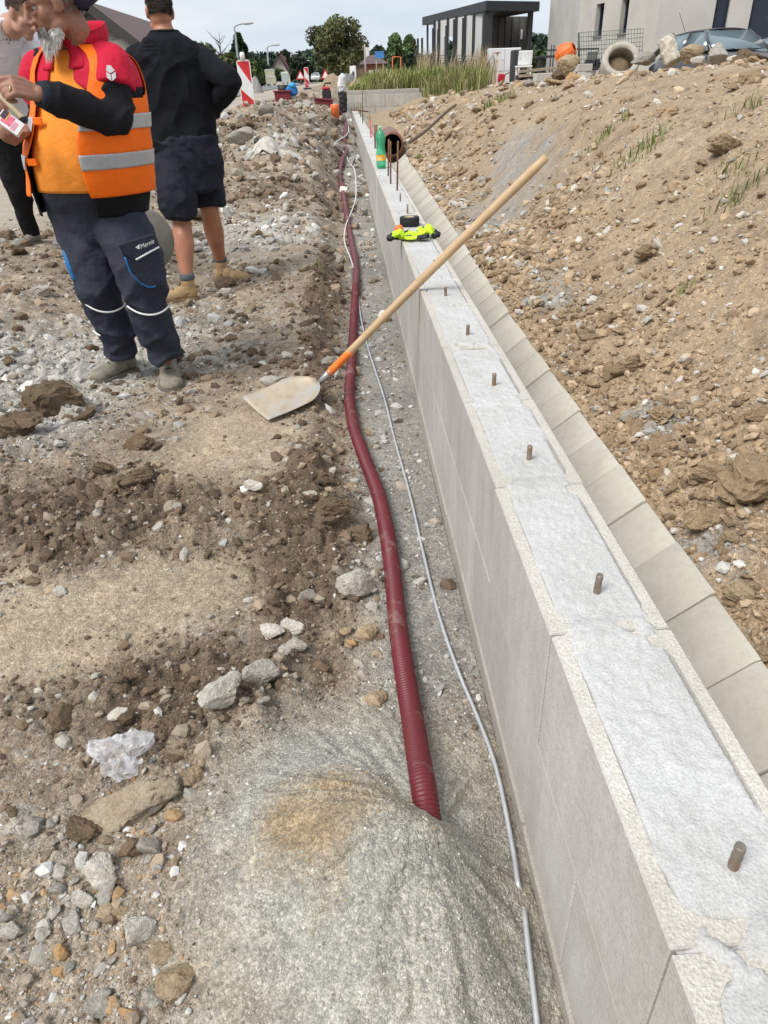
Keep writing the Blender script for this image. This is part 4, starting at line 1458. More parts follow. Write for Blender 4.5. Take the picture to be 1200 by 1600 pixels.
RANDOM_ROCKS = []
def random_rocks(n, kind, m, label, cat, group, region, size, seed, hgt=.8):
    r = np.random.RandomState(seed)
    out, tries = 0, 0
    vs = rock_variants(m, kind)
    while out < n and tries < n * 60:
        tries += 1
        x, y = region(r)
        Z = zones(np.array([x]), np.array([y]))
        if Z['sand'][0] > .12 or math.hypot(x + .1, y - .86) < .3 or Z['tan'][0] > .5 or Z['dusty'][0] > .6:
            continue
        s = (size[0] + size[1] * y) * (r.pareto(3.0) * .6 + .6)
        s = min(s, (size[0] + size[1] * y) * 2.2)
        z = gz(x, y)
        q = CAM_R3.T @ np.array([x, y, z - EYE])
        if q[2] > -.2 or abs(q[0] / q[2]) * F_PX > 590 or abs(q[1] / q[2]) * F_PX > 790:
            continue
        o = link(kind, vs[r.randint(len(vs))], None)
        o.location = (x, y, z + s * .3)
        o.scale = (s, s * r.uniform(.7, 1), s * hgt * r.uniform(.7, 1.2))
        o.rotation_euler = (r.uniform(-.4, .4), r.uniform(-.4, .4), r.uniform(0, 6.28))
        tag(o, label, cat, group)
        RANDOM_ROCKS.append(o)
        out += 1

def reg_toe(r):
    y = math.exp(r.uniform(math.log(1.0), math.log(6.0)))
    return .97 + max(0, y - 4) * .02 + r.exponential(.22) + r.uniform(0, .1), y

def reg_mud(r):
    y = math.exp(r.uniform(math.log(.9), math.log(6.5)))
    return -.12 - r.uniform(0, 1) * (.5 + .42 * y), y

def reg_heap(r):
    y = math.exp(r.uniform(math.log(6.5), math.log(20)))
    return -.4 - r.uniform(0, 1) * min(3.0, .5 + .2 * y), y

def reg_bank(r):
    y = math.exp(r.uniform(math.log(2.5), math.log(17)))
    return 1.6 + max(0, y - 4) * .02 + r.uniform(0, 1) * (.6 + .45 * y), y

def reg_gravel(r):
    return -.42 - r.uniform(0, .45), r.uniform(.58, .95)

random_rocks(120, "loose_clod", M_SLOPECLOD, "tan clod among the loose clods along the foot of the right bank", "clod", "loose clods at the foot of the bank", reg_toe, (.010, .0055), 21, .85)
random_rocks(70, "brown_lump", M_CLOD, "brown mud lump on the trodden ground left of the duct", "clod", "mud lumps left of the duct", reg_mud, (.010, .0075), 22, .75)
random_rocks(48, "pale_chunk", M_PALE, "pale chunk of stone on the trodden ground left of the duct", "stone", "pale stones left of the duct", reg_mud, (.006, .0055), 23, .7)
random_rocks(46, "gravel_stone", M_GREYST, "grey stone in the coarse gravel at the lower left corner", "stone", "coarse gravel at lower left", reg_gravel, (.009, .006), 24, .8)
random_rocks(46, "heap_stone", M_GREYST, "broken stone on the spoil heap between road and wall", "stone", "broken stones on the spoil heap", reg_heap, (.02, .0095), 25, .75)
random_rocks(52, "bank_clod", M_SLOPECLOD, "dry clod on the upper part of the right bank", "clod", "dry clods on the upper bank", reg_bank, (.012, .0085), 26, .7)

# the undercut crust of soil at lower left
def build_crust():
    v, f = rock_shape(4, 61, 5, .14, 1.0)
    n = .30 * fbm(v[:, 0] * 1.0 + v[:, 2], v[:, 1] - v[:, 2], 1.6, 4, 5) + .10 * fbm(v[:, 0] + 2 * v[:, 2], v[:, 1], 7.0, 3, 8)
    v = v * (1 + n)[:, None] * np.array([.120, .072, .030])
    v[:, 2] += .012 * np.sin(v[:, 0] * 22) + .03 * np.clip(v[:, 0], 0, 1)
    o = link("soil_crust", np_mesh("soil_crust", v, f, True), None, [stone_mat("pale_crust", (.50, .42, .31), (.38, .30, .21))])
    p = hit(200, 1278)
    o.location = (p.x + .01, p.y, p.z + .026)
    o.rotation_euler = (.30, -.06, .36)
    tag(o, "undercut crust of tan soil with a dark hollow below, at lower left", "soil crust")

build_crust()

def build_bag():
    m, nt, b = new_mat("clear_film")
    out = nt.nodes["Material Output"]
    tr = nt.nodes.new("ShaderNodeBsdfTransparent")
    tr.inputs[0].default_value = (.95, .95, .955, 1)
    b.inputs['Base Color'].default_value = (.84, .84, .855, 1)
    b.inputs['Roughness'].default_value = .22
    mx = nt.nodes.new("ShaderNodeMixShader")
    n = tex_noise(nt, 38, 4, .6, coords(nt))
    rp = ramp(nt, n.outputs['Fac'], [(.35, (.12, .12, .12)), (.65, (.50, .50, .50))])
    nt.links.new(rp.outputs[0], mx.inputs[0])
    nt.links.new(tr.outputs[0], mx.inputs[1])
    nt.links.new(b.outputs[0], mx.inputs[2])
    nt.links.new(mx.outputs[0], out.inputs[0])
    v, f = ico(4)
    a = np.arctan2(v[:, 1], v[:, 0])
    rad = 1 + .22 * np.sin(3 * a + .7) + .13 * np.sin(5 * a + 2) + .05 * np.sin(9 * a)
    ridge = 1 - np.abs(fbm(v[:, 0] * 1.2 + v[:, 2], v[:, 1] * 1.2 - v[:, 2], 2.2, 3, 9)) * 2
    ridge2 = 1 - np.abs(vnoise(v[:, 0] * 6 + 4 * v[:, 2], v[:, 1] * 6 + 1, 15)) * 2
    v = v * (rad * (1 + .16 * ridge + .06 * ridge2))[:, None]
    v[:, 2] *= .40
    v[:, 2] += .12 * ridge2 * (v[:, 2] > 0)
    me = np_mesh("plastic_bag", v * .052, f, False)
    p = hit(194, 1192)
    o = link("plastic_bag", me, None, [m])
    o.location = (p.x, p.y, p.z + .016)
    o.rotation_euler = (.1, 0, .5)
    tag(o, "crumpled clear plastic bag lying on the dirt at lower left", "plastic bag")

build_bag()

# ------------------------------------------------------------------ grass and stalks
def blade_mat(name, c1, c2):
    if name in MATS:
        return MATS[name]
    m, nt, b = new_mat(name)
    a = nt.nodes.new("ShaderNodeAttribute")
    a.attribute_name = "soil"
    nt.links.new(a.outputs['Color'], b.inputs['Base Color'])
    b.inputs['Roughness'].default_value = .7
    b.inputs['Specular IOR Level'].default_value = .2
    MATS[name] = m
    return m

def blades(name, roots, hts, wid, cols, seed, lean=.5, parent=None):
    """roots (n,3): each blade two bent quads"""
    r = np.random.RandomState(seed)
    n = len(roots)
    a = r.uniform(0, 2 * PI, n)
    d = np.stack([np.cos(a), np.sin(a), np.zeros(n)], 1)
    s = np.stack([-np.sin(a), np.cos(a), np.zeros(n)], 1)
    ln = r.uniform(.1, lean, n) * hts
    up = np.array([[0, 0, 1.0]])
    p1 = roots + up * (hts * .55)[:, None] + d * (ln * .3)[:, None]
    p2 = roots + up * (hts * r.uniform(.75, 1, n))[:, None] + d * ln[:, None]
    w = wid * r.uniform(.6, 1.3, n)
    V = np.stack([roots - s * w[:, None], roots + s * w[:, None], p1 - s * (w * .75)[:, None], p1 + s * (w * .75)[:, None], p2], 1).reshape(-1, 3)
    o = np.arange(n)[:, None] * 5
    F = np.concatenate([np.concatenate([o, o + 1, o + 3], 1), np.concatenate([o, o + 3, o + 2], 1), np.concatenate([o + 2, o + 3, o + 4], 1)])
    me = np_mesh(name, V, F, True, np.repeat(cols, 5, 0))
    return link(name, me, parent, [blade_mat("grass_blades", 0, 0)])

def tuft(px, py, w, n, hgt, label, green=True, group=None):
    p = hit(px, py)
    n, hgt = int(n * .9), hgt * .5
    r = np.random.RandomState(int(px + py))
    xy = r.normal(0, w * .65, (n, 2)) * np.array([1, .8])
    h, _ = ground_full(p.x + xy[:, 0], p.y + xy[:, 1])
    roots = np.stack([xy[:, 0], xy[:, 1], h - p.z - .005], 1)
    base = np.array([(.12, .17, .045)]) if green else np.array([(.30, .24, .12)])
    alt = np.array([(.23, .23, .09)]) if green else np.array([(.20, .16, .08)])
    t = r.uniform(0, 1, (n, 1))
    o = blades("grass_tuft", roots, r.uniform(.35, 1, n) * hgt, .0006 * p.y + .0008, (base * t + alt * (1 - t)) * r.uniform(.7, 1.3, (n, 1)), int(px), .8)
    o.location = p
    tag(o, label, "grass tuft", group)

tuft(948, 214, .14, 60, .30, "faint green grass tuft high on the bank, left of the bigger tuft")
tuft(1000, 240, .17, 120, .26, "bright green grass tuft in the upper middle of the bank")
tuft(1128, 280, .11, 46, .22, "thin grass tuft on the bank near the right edge, upper one")
tuft(1155, 312, .10, 60, .24, "thin grass tuft on the bank near the right edge, lower one")
tuft(1068, 455, .045, 46, .10, "small weed tuft in the middle of the bank below the crevice")
tuft(1066, 655, .035, 40, .07, "small weeds sprouting among clods at the foot of the bank")
tuft(1172, 170, .12, 40, .25, "sparse grass tuft just under the crest near the car")
tuft(652, 250, .12, 90, .16, "dull grass tuft beside the drain pipe mouth")
tuft(500, 414, .05, 60, .07, "dark grass sod on the mud left of the duct")
tuft(780, 160, .22, 120, .35, "green weeds on the bank edge right of the cross wall")

def stalks():
    r = np.random.RandomState(12)
    n = 1500
    y = np.exp(r.uniform(math.log(1.2), math.log(15), n))
    x = 1.05 + r.uniform(0, 1, n) ** .8 * (.8 + .8 * y)
    k = (fbm(x, y, 1.1, 3, 401) + .35 * fbm(x, y, 5, 2, 402)) > .06
    x, y = x[k], y[k]
    h, _ = ground_full(x, y)
    b = []
    a = r.normal(.9, .9, len(x))
    l = (.015 + .012 * y) * r.uniform(.5, 1.8, len(x))
    w = .0006 + .00045 * y
    d = np.stack([np.cos(a), np.sin(a)], 1)
    e = np.stack([-np.sin(a), np.cos(a)], 1)
    x2, y2 = x + d[:, 0] * l, y + d[:, 1] * l
    h2, _ = ground_full(x2, y2)
    hm = np.maximum((h + h2) / 2, h * .5 + h2 * .5) + .3 * l * r.uniform(.1, .5, len(x))
    p0 = np.stack([x, y, h + .004], 1)
    p1 = np.stack([(x + x2) / 2, (y + y2) / 2, hm + .004], 1)
    p2 = np.stack([x2, y2, h2 + .008 + .2 * l * r.uniform(0, 1, len(x))], 1)
    s = np.stack([e[:, 0] * w, e[:, 1] * w, np.zeros(len(x))], 1)
    V = np.stack([p0 - s, p0 + s, p1 - s, p1 + s, p2 - s * .4, p2 + s * .4], 1).reshape(-1, 3)
    o = np.arange(len(x))[:, None] * 6
    F = np.concatenate([np.concatenate([o, o + 1, o + 3, o + 2], 1), np.concatenate([o + 2, o + 3, o + 5, o + 4], 1)])
    c = np.array([(.42, .34, .20)]) * r.uniform(.5, 1.3, (len(x), 1))
    me = np_mesh("dry_stalks", V, F, True, np.repeat(c, 6, 0))
    tag(link("dry_stalks", me, None, [blade_mat("grass_blades", 0, 0)]), "dry roots and stalks strewn over the bank", None, None, "stuff")

stalks()

def build_bank_stick():
    y = 12.0
    a, b_ = at_y(640, 222, 10.2), at_y(712, 164, 13.5)
    b = MB()
    b.tube(catmull([a, a.lerp(b_, .3) + Vector((0, 0, -.02)), a.lerp(b_, .7) + Vector((.02, 0, .02)), b_], 4), .022, 7)
    o = b.build("long_stick", mat("old_stick", (.14, .095, .065), .85, .3, 20))
    tag(o, "long thin dark stick lying up the bank behind the drain pipe", "stick")

build_bank_stick()

def label_rocks():
    """name each scattered stone after the nearest thing one can find"""
    nouns = {"loose_clod": "loose tan clod", "brown_lump": "brown mud lump", "pale_chunk": "pale stone chunk", "gravel_stone": "grey gravel stone", "heap_stone": "broken stone on the spoil heap", "bank_clod": "dry clod on the upper bank"}
    marks = [(194, 1192, "the clear plastic bag"), (556, 922, "the large white boulder"), (440, 640, "the shovel blade"), (86, 642, "the largest mud clod"), (270, 600, "the vest man's left shoe"), (178, 595, "the vest man's right shoe"),
             (285, 468, "the left tan boot"), (356, 440, "the right tan boot"), (278, 795, "the lone smooth grey stone"), (404, 1062, "the broken white slab"), (98, 1490, "the bright orange stone"), (218, 1470, "the long pale stone"),
             (272, 1540, "the knobbly tan lump"), (18, 1458, "the white stone at the left edge"), (92, 927, "the lone white stone on tyre tracks"), (488, 780, "the white stone below the shovel"), (222, 698, "the dark lump on the path"),
             (425, 232, "the white sacking"), (615, 225, "the drain pipe mouth"), (500, 414, "the dark grass sod"), (524, 180, "the orange pipe"), (444, 168, "the maroon barrow with legs"), (383, 195, "the large striped board"),
             (1165, 772, "the biggest clod at the bank foot"), (1108, 748, "the pointed tan clod"), (1160, 930, "the tan angular stone"), (1182, 1030, "the lowest round clod"), (1066, 655, "the small weeds at the bank foot"),
             (985, 655, "the grey tan stone by the channel"), (965, 580, "the reddish clod by the channel"), (1010, 403, "the long sliding clod"), (1130, 240, "the big clod high on the bank"), (1000, 240, "the bright green tuft"),
             (948, 214, "the faint green tuft"), (1155, 312, "the lower thin grass tuft"), (1068, 455, "the weed tuft by the crevice"), (780, 160, "the weeds by the cross wall"), (1172, 170, "the tuft under the crest"),
             (845, 262, "the shovel handle end"), (887, 108, "the large tan boulder"), (660, 240, "the tuft by the drain pipe")]
    pos = [hit(a, b) for a, b, _ in marks]
    pos[38] = at_y(850, 262, 3.0)
    words = ["nearest", "second nearest", "third nearest", "fourth nearest", "fifth nearest", "sixth nearest", "seventh nearest", "eighth nearest", "ninth nearest", "tenth nearest", "eleventh nearest", "twelfth nearest"]
    by = {}
    for o in RANDOM_ROCKS:
        kind = o.name.split(".")[0]
        d = [((o.location - p).length, i) for i, p in enumerate(pos)]
        l, i = min(d)
        by.setdefault((kind, i), []).append((l, o))
    for (kind, i), L in by.items():
        L.sort(key=lambda q: q[0])
        # count every stone of the kind by distance from the mark
        allk = sorted(((o.location - pos[i]).length, o.name) for o in RANDOM_ROCKS if o.name.split(".")[0] == kind)
        rank = {n: k for k, (_, n) in enumerate(allk)}
        for _, o in L:
            k = rank[o.name]
            if k < len(words):
                o["label"] = "%s %s to %s" % (words[k], nouns[kind], marks[i][2])
label_rocks()

# ------------------------------------------------------------------ people
J = at_y
UP = Vector((0, 0, 1))

def skin_mat(name, c, red=(.42, .17, .11)):
    if name in MATS:
        return MATS[name]
    m, nt, b = new_mat(name)
    v = coords(nt)
    n, n2 = tex_noise(nt, 11, 5, .6, v), tex_noise(nt, 130, 3, .6, v)
    a = ramp(nt, n.outputs['Fac'], [(.3, tuple(x * .85 for x in c)), (.55, c), (.8, red)])
    a = mixc(nt, a.outputs[0], ramp(nt, n2.outputs['Fac'], [(.3, (.86, .84, .84)), (.7, (1.1, 1.1, 1.1))]).outputs[0], 1.0, 'MULTIPLY')
    nt.links.new(a.outputs[0], b.inputs['Base Color'])
    b.inputs['Roughness'].default_value = .55
    b.inputs['Subsurface Weight'].default_value = .08
    b.inputs['Subsurface Radius'].default_value = (.01, .004, .002)
    bump(nt, b, n2.outputs['Fac'], .15, .002)
    MATS[name] = m
    return m

def cloth_mat(name, c, rough=.85, weave=420.0, dirt=None, amt=.0, sheen=.0, fold=.25, var=.12):
    if name in MATS:
        return MATS[name]
    m, nt, b = new_mat(name)
    v = coords(nt)
    n, n2 = tex_noise(nt, 7, 5, .6, v), tex_noise(nt, weave, 2, .5, v)
    mp = nt.nodes.new("ShaderNodeMapping")
    mp.inputs['Scale'].default_value = (1, 1, 1.2)
    mp.inputs['Rotation'].default_value = (.5, .7, .3)
    nt.links.new(v, mp.inputs['Vector'])
    n3 = tex_noise(nt, 11, 3, .5, mp.outputs[0])
    a = ramp(nt, n.outputs['Fac'], [(.3, tuple(x * (1 - var) for x in c)), (.7, tuple(min(1, x * (1 + var)) for x in c))]).outputs[0]
    if dirt:
        d = tex_noise(nt, 9, 8, .7, v)
        a = mixc(nt, a, dirt, ramp(nt, d.outputs['Fac'], [(.64 - .25 * amt, (0, 0, 0)), (.80 - .2 * amt, (.8, .8, .8))]).outputs[0]).outputs[0]
    a = mixc(nt, a, ramp(nt, n2.outputs['Fac'], [(.3, (.88,) * 3), (.7, (1.1,) * 3)]).outputs[0], 1.0, 'MULTIPLY').outputs[0]
    nt.links.new(a, b.inputs['Base Color'])
    b.inputs['Roughness'].default_value = rough
    b.inputs['Specular IOR Level'].default_value = .2
    if sheen:
        b.inputs['Sheen Weight'].default_value = sheen
    bump(nt, b, n3.outputs['Fac'], fold, .03)
    MATS[name] = m
    return m

class Torso:
    """rings bottom to top: (centre, half width, front depth, back depth)"""
    def __init__(self, rings, fwd):
        self.f = Vector((fwd[0], fwd[1], 0)).normalized()
        self.l = Vector((-self.f.y, self.f.x, 0))        # the person's own left
        A = [list(r[0]) + [r[1], r[2], r[3]] for r in rings]
        n = len(A)
        out = []
        for i in range(n - 1):
            p0, p1, p2, p3 = (np.array(A[max(0, i - 1)]), np.array(A[i]), np.array(A[i + 1]), np.array(A[min(n - 1, i + 2)]))
            for k in range(10):
                t = k / 10
                out.append(.5 * (2 * p1 + (p2 - p0) * t + (2 * p0 - 5 * p1 + 4 * p2 - p3) * t * t + (3 * p1 - p0 - 3 * p2 + p3) * t ** 3))
        out.append(np.array(A[-1]))
        self.R = np.array(out)
        self.n = n - 1

    def ring(self, t):
        x = t * 10
        return np.array([np.interp(x, np.arange(len(self.R)), self.R[:, k]) for k in range(6)])

    def P(self, th, t, off=0.0):
        r = self.ring(t)
        s, c = math.sin(th), math.cos(th)
        s, c = math.copysign(abs(s) ** .88, s), math.copysign(abs(c) ** .88, c)
        d = (r[4] if c > 0 else r[5]) + off
        return Vector(r[:3].tolist()) + self.l * ((r[3] + off) * s) + self.f * (d * c)

    def sheet(self, name, t0, t1, mats, parent, root, off=.0, th=None, nt=44, nth=96, hole=None, thick=.004, fold=.006, seed=0, mi=None, flare=0.0, hem=None):
        """th(t) -> (th0, th1); hole(th, t) -> True removes the face"""
        full = th is None
        V, idx = [], {}
        T = np.linspace(t0, t1, nt)
        for j, t in enumerate(T):
            a0, a1 = (-PI, PI) if full else th(t)
            for i in range(nth):
                a = a0 + (a1 - a0) * i / (nth if full else nth - 1)
                w = (t - t0) / max(1e-6, (t1 - t0))
                tt = t
                if hem is not None:
                    tt = t + hem(a) * (1 - w) ** 2
                p = self.P(a, tt, off + flare * (1 - w) ** 3)
                V.append(p)
        A = np.array([list(p) for p in V])
        ang = np.tile(np.linspace(0, 1, nth), nt)
        fn = fbm(A[:, 0] * 3 + A[:, 1] * 3 + seed, A[:, 2] * 1.4 + .6 * A[:, 0], 2.1, 4, 600 + seed) + .5 * (1 - 2 * np.abs(vnoise(A[:, 0] * 5 - A[:, 1] * 5 + A[:, 2] * 4 + seed, A[:, 2] * 5 + seed, 77 + seed)))
        cen = np.repeat(np.array([self.ring(t)[:3] for t in T]), nth, 0)
        nrm = A - cen
        nrm[:, 2] = 0
        nrm /= np.maximum(1e-6, np.linalg.norm(nrm, axis=1))[:, None]
        A = A + nrm * (fn * fold)[:, None]
        F, M = [], []
        for j in range(nt - 1):
            for i in range(nth if full else nth - 1):
                i2 = (i + 1) % nth
                a0, a1 = (-PI, PI) if full else th(T[j])
                a = a0 + (a1 - a0) * (i + .5) / (nth if full else nth - 1)
                t = (T[j] + T[j + 1]) / 2
                if hole is not None and hole(a, t):
                    continue
                F.append((j * nth + i, j * nth + i2, (j + 1) * nth + i2, (j + 1) * nth + i))
                M.append(mi(a, t) if mi else 0)
        mb = MB()
        mb.v = [tuple(Vector(p) - root) for p in A.tolist()]
        mb.f, mb.m, mb.sm = F, M, [True] * len(F)
        o = mb.build(name, mats, parent)
        bm = bmesh.new()
        bm.from_mesh(o.data)
        bmesh.ops.delete(bm, geom=[v for v in bm.verts if not v.link_faces], context='VERTS')
        bm.to_mesh(o.data)
        bm.free()
        s = o.modifiers.new("thickness", 'SOLIDIFY')
        s.thickness = thick
        s.offset = 1
        return o

    def closed(self, mb, root, off=0.0, t0=0.0, t1=None, nth=40):
        t1 = self.n if t1 is None else t1
        T = np.linspace(t0, t1, 30)
        vs = [self.P(2 * PI * i / nth, t, off) - root for t in T for i in range(nth)]
        fs = [(j * nth + i, j * nth + (i + 1) % nth, (j + 1) * nth + (i + 1) % nth, (j + 1) * nth + i) for j in range(len(T) - 1) for i in range(nth)]
        fs += [tuple(range(nth))[::-1], tuple(range((len(T) - 1) * nth, len(T) * nth))]
        mb.add(vs, fs, 0, True)

def limb(mb, pts, radii, root, n=14, sub=5, end=True):
    path = catmull([Vector(p) - root for p in pts], sub)
    rr = [max(.003, r) for r in np.interp(np.linspace(0, len(pts) - 1, len(path)), range(len(pts)), radii)]
    mb.tube(path, rr, n)
    mb.ball(path[0], rr[0] * .98, n)
    if end:
        mb.ball(path[-1], rr[-1] * .98, n)

def head(mb, c, fwd, up, k=1.0, face=True, jaw=1.0):
    """overlapping shapes of a head; returns the local->world matrix"""
    f = Vector(fwd).normalized()
    u = Vector(up)
    u = (u - f * u.dot(f)).normalized()
    x = f.cross(u)                                   # the head's right
    M = Matrix((x, f, u)).transposed()
    c = Vector(c)
    def B(p, s):
        mb.ball(c + M @ (Vector(p) * k), 1.0 * k, 16, s=s, rot=M)
    def Tt(pts, r):
        path = catmull([c + M @ (Vector(p) * k) for p in pts], 4)
        rr = np.interp(np.linspace(0, len(r) - 1, len(path)), range(len(r)), r)
        mb.tube(path, [q * k for q in rr], 10)
    B((0, -.016, .042), (.076, .097, .086))
    B((0, .028, -.020), (.062, .068, .090))
    B((0, -.005, -.02), (.066, .075, .07))
    B((0, .066, -.086), (.033 * jaw, .030, .026))
    for s in (-1, 1):
        B((s * .042, .055, -.012), (.023, .024, .030))
        B((s * .046, .02, -.062), (.022 * jaw, .04, .03))
        B((s * .079, -.008, .006), (.010, .022, .033))
        B((s * .076, .004, -.012), (.010, .012, .018))
        if face:
            B((s * .0125, .106, -.022), (.0105, .013, .009))
            Tt([(s * .016, .089, .034), (s * .034, .088, .038), (s * .052, .072, .030)], [.010, .011, .008])
            Tt([(s * .020, .082, .006), (s * .033, .084, .003), (s * .046, .074, .008)], [.006, .0075, .006])
    if face:
        Tt([(0, .090, .036), (0, .102, .012), (0, .118, -.014), (0, .108, -.024)], [.011, .0115, .0145, .012])
        Tt([(-.026, .078, -.053), (-.010, .093, -.050), (.010, .093, -.050), (.026, .078, -.053)], [.005, .0075, .0075, .005])
        Tt([(-.024, .076, -.060), (0, .090, -.063), (.024, .076, -.060)], [.005, .0085, .005])
    return M, c

def hand(mb, wrist, d, n, k=1.0, curl=(.9, .95, 1.0, 1.0), thumb_side=1, thumb_curl=.6, spread=.12):
    """d: wrist->knuckles, n: back-of-hand normal; fingers curl toward -n. Returns the palm centre."""
    d = Vector(d).normalized()
    n = Vector(n)
    n = (n - d * n.dot(d)).normalized()
    s = d.cross(n) * thumb_side                     # toward the thumb
    w = Vector(wrist)
    L = .092 * k
    # palm: four metacarpal bars and pads
    for i in range(4):
        q = (1.5 - i) * .0205 * k
        mb.tube(catmull([w + s * (q * .6), w + d * (L * .5) + s * (q * .9) + n * (.004 * k), w + d * L + s * q + n * (.003 * k)], 4), .0125 * k, 10)
        mb.ball(w + d * L + s * q + n * .003 * k, .0128 * k, 10)
    mb.ball(w + d * (L * .5) - n * (.008 * k), 1.0, 12, s=(.036 * k, .036 * k, .016 * k), rot=Matrix((d, s, n)).transposed())
    mb.ball(w + d * (L * .32) + s * (.026 * k) - n * (.010 * k), .019 * k, 12)
    lens = ((.042, .026, .021), (.046, .029, .023), (.043, .027, .022), (.034, .020, .019))
    for i in range(4):
        q = (1.5 - i) * .0205 * k
        p = w + d * L + s * q + n * (.003 * k)
        dirv, nn = (d + s * ((1.5 - i) * spread * .5)).normalized(), n
        pts, a = [p], 0.0
        for j, l in enumerate(lens[i]):
            a += curl[i] * (.85, 1.15, .8)[j]
            v = dirv * math.cos(a) - nn * math.sin(a)
            p = p + v * (l * k)
            pts.append(p)
        path = catmull(pts, 4)
        rr = np.interp(np.linspace(0, 3, len(path)), range(4), [.0108, .0100, .0090, .0074])
        mb.tube(path, [r * k for r in rr], 10)
        mb.ball(path[-1], .0072 * k, 10)
        for q_ in pts[1:3]:
            mb.ball(q_, .0102 * k, 10)
    b = w + d * (L * .25) + s * (.028 * k) - n * (.006 * k)
    p1 = b + (s * .62 + d * .72 - n * .25).normalized() * (.040 * k)
    p2 = p1 + (d * .86 - s * (.55 * thumb_curl) - n * (.55 * thumb_curl)).normalized() * (.032 * k)
    p3 = p2 + (d * .6 - s * (.95 * thumb_curl) - n * (.7 * thumb_curl)).normalized() * (.026 * k)
    path = catmull([b, p1, p2, p3], 4)
    mb.tube(path, [r * k for r in np.interp(np.linspace(0, 3, len(path)), range(4), [.0150, .0125, .0110, .0085])], 10)
    mb.ball(path[-1], .0085 * k, 10)
    return w + d * (L * .6) - n * .02 * k

def shoe(name, heel, toe, root, parent, m_up, m_sole, width=.048, height=.075, shaft=.05, laces=None, shaft_mat=None, k=1.0, sole_h=.024):
    heel, toe = Vector(heel), Vector(toe)
    d = (toe - heel)
    L = d.length
    d.normalize()
    s = d.cross(UP).normalized()
    base = heel - root
    def p(a, b, z):
        return base + d * (a * L) + s * (b * width) + UP * z
    out = []
    prof = [(0, .0), (.02, .55), (.10, .80), (.25, .80), (.42, .78), (.6, .92), (.75, 1.06), (.88, .92), (.96, .58), (1.0, .0)]
    poly = [(a * L, b * width * 1.06) for a, b in prof] + [(a * L, -b * width * 1.06) for a, b in prof[::-1][1:-1]]
    M = Matrix((d, s, UP)).transposed()
    sole = MB()
    sole.prism(poly, 0, sole_h, 0, M, base)
    for i in range(7):
        a = .1 + .8 * i / 6
        sole.box(p(a, 0, .004), (.012, width * 2.02, .010), M)
    u = MB()
    z0 = sole_h
    u.ball(p(.16, 0, z0 + height * .42), 1, 14, s=(L * .15, width * .84, height * .62), rot=M)
    u.ball(p(.38, 0, z0 + height * .40), 1, 14, s=(L * .22, width * .82, height * .60), rot=M)
    u.ball(p(.62, 0, z0 + height * .22), 1, 14, s=(L * .24, width * .95, height * .48), rot=M)
    u.ball(p(.80, 0, z0 + height * .12), 1, 14, s=(L * .185, width * 1.0, height * .46), rot=M)
    u.tube(catmull([p(.22, 0, z0 + height * .4), p(.21, 0, z0 + height), p(.20, 0, z0 + height + shaft)], 4), [width * .86] * 5 + [width * .92] * 4, 16)
    o = remesh_obj(name, u, .0055, m_up, parent, 4)
    sole.build("sole", m_sole, o)
    if laces is not None:
        for i in range(4):
            q = i / 3
            c = p(.58 - .24 * q, 0, z0 + height * (.66 + .42 * q))
            lb = MB()
            lb.tube(catmull([c + s * width * .5 - UP * .014, c + UP * .006, c - s * width * .5 - UP * .014], 4), .0032, 6)
            lb.build("lace", laces, o)
    return o

SK1 = skin_mat("weathered_skin", (.30, .145, .095), (.37, .15, .095))
SK2 = skin_mat("tanned_skin", (.40, .175, .10), (.46, .19, .11))
SK3 = skin_mat("fair_skin", (.45, .25, .175), (.50, .24, .17))
C_ORANGE = cloth_mat("orange_shirt_cloth", (.80, .27, .035), .8, 380, (.55, .20, .05), .18, fold=.35)
C_VEST = cloth_mat("orange_vest_cloth", (.93, .165, .010), .6, 500, fold=.4, var=.06)
C_BAND = mat("reflective_band", (.42, .43, .46), .35, .10, 30, .15, 220, .001, .15)
C_RED = cloth_mat("red_softshell", (.52, .012, .04), .75, 520, fold=.35)
C_BLACK = cloth_mat("black_jersey", (.012, .012, .015), .9, 420, fold=.45)
C_NAVY = cloth_mat("navy_work_cloth", (.032, .036, .055), .8, 420, (.08, .078, .08), .08, fold=.6)
C_SWEAT = cloth_mat("black_blue_knit", (.0075, .0085, .012), .92, 300, fold=.4)
C_SHORTS = cloth_mat("dark_shorts_cloth", (.014, .0165, .026), .8, 500, fold=.6)
C_WHITE = cloth_mat("white_tee_cloth", (.72, .71, .74), .85, 450, fold=.5, var=.05)
C_BLACKT = cloth_mat("black_trouser_cloth", (.011, .011, .012), .85, 420, (.05, .045, .04), .12, fold=.5)
C_CAP = cloth_mat("cap_cloth", (.022, .018, .032), .85, 600)
M_SHOEG = cloth_mat("dusty_shoe", (.20, .185, .145), .85, 300, (.33, .30, .24), .55, fold=.3)
M_SOLEG = mat("dusty_sole", (.15, .14, .115), .9, .2, 30)
M_BOOT = cloth_mat("tan_nubuck", (.40, .275, .145), .85, 300, (.36, .25, .13), .3, fold=.35)
M_BOOTSOLE = mat("boot_sole", (.22, .145, .09), .85, .2, 20)
M_SHOE3 = cloth_mat("grey_trainer", (.22, .21, .19), .85, 300, (.34, .31, .27), .4, fold=.3)
M_LACE = mat("dark_lace", (.03, .025, .02), .8)
M_WHITEP = mat("white_piping", (.78, .78, .78), .5, .05)
M_BLUE = mat("blue_trim", (.01, .13, .36), .6, .1)
M_GREYHAIR = mat("grey_hair", (.60, .585, .56), .55, .25, 60)
M_DARKHAIR = mat("dark_hair", (.030, .023, .018), .6, .3, 90)
M_EYEW = mat("shaded_eye_white", (.42, .38, .35), .25, .03)  # whites darkened: the shade of the eye sockets is painted in
M_PUPIL = mat("eye_dark", (.012, .008, .006), .15, .03)

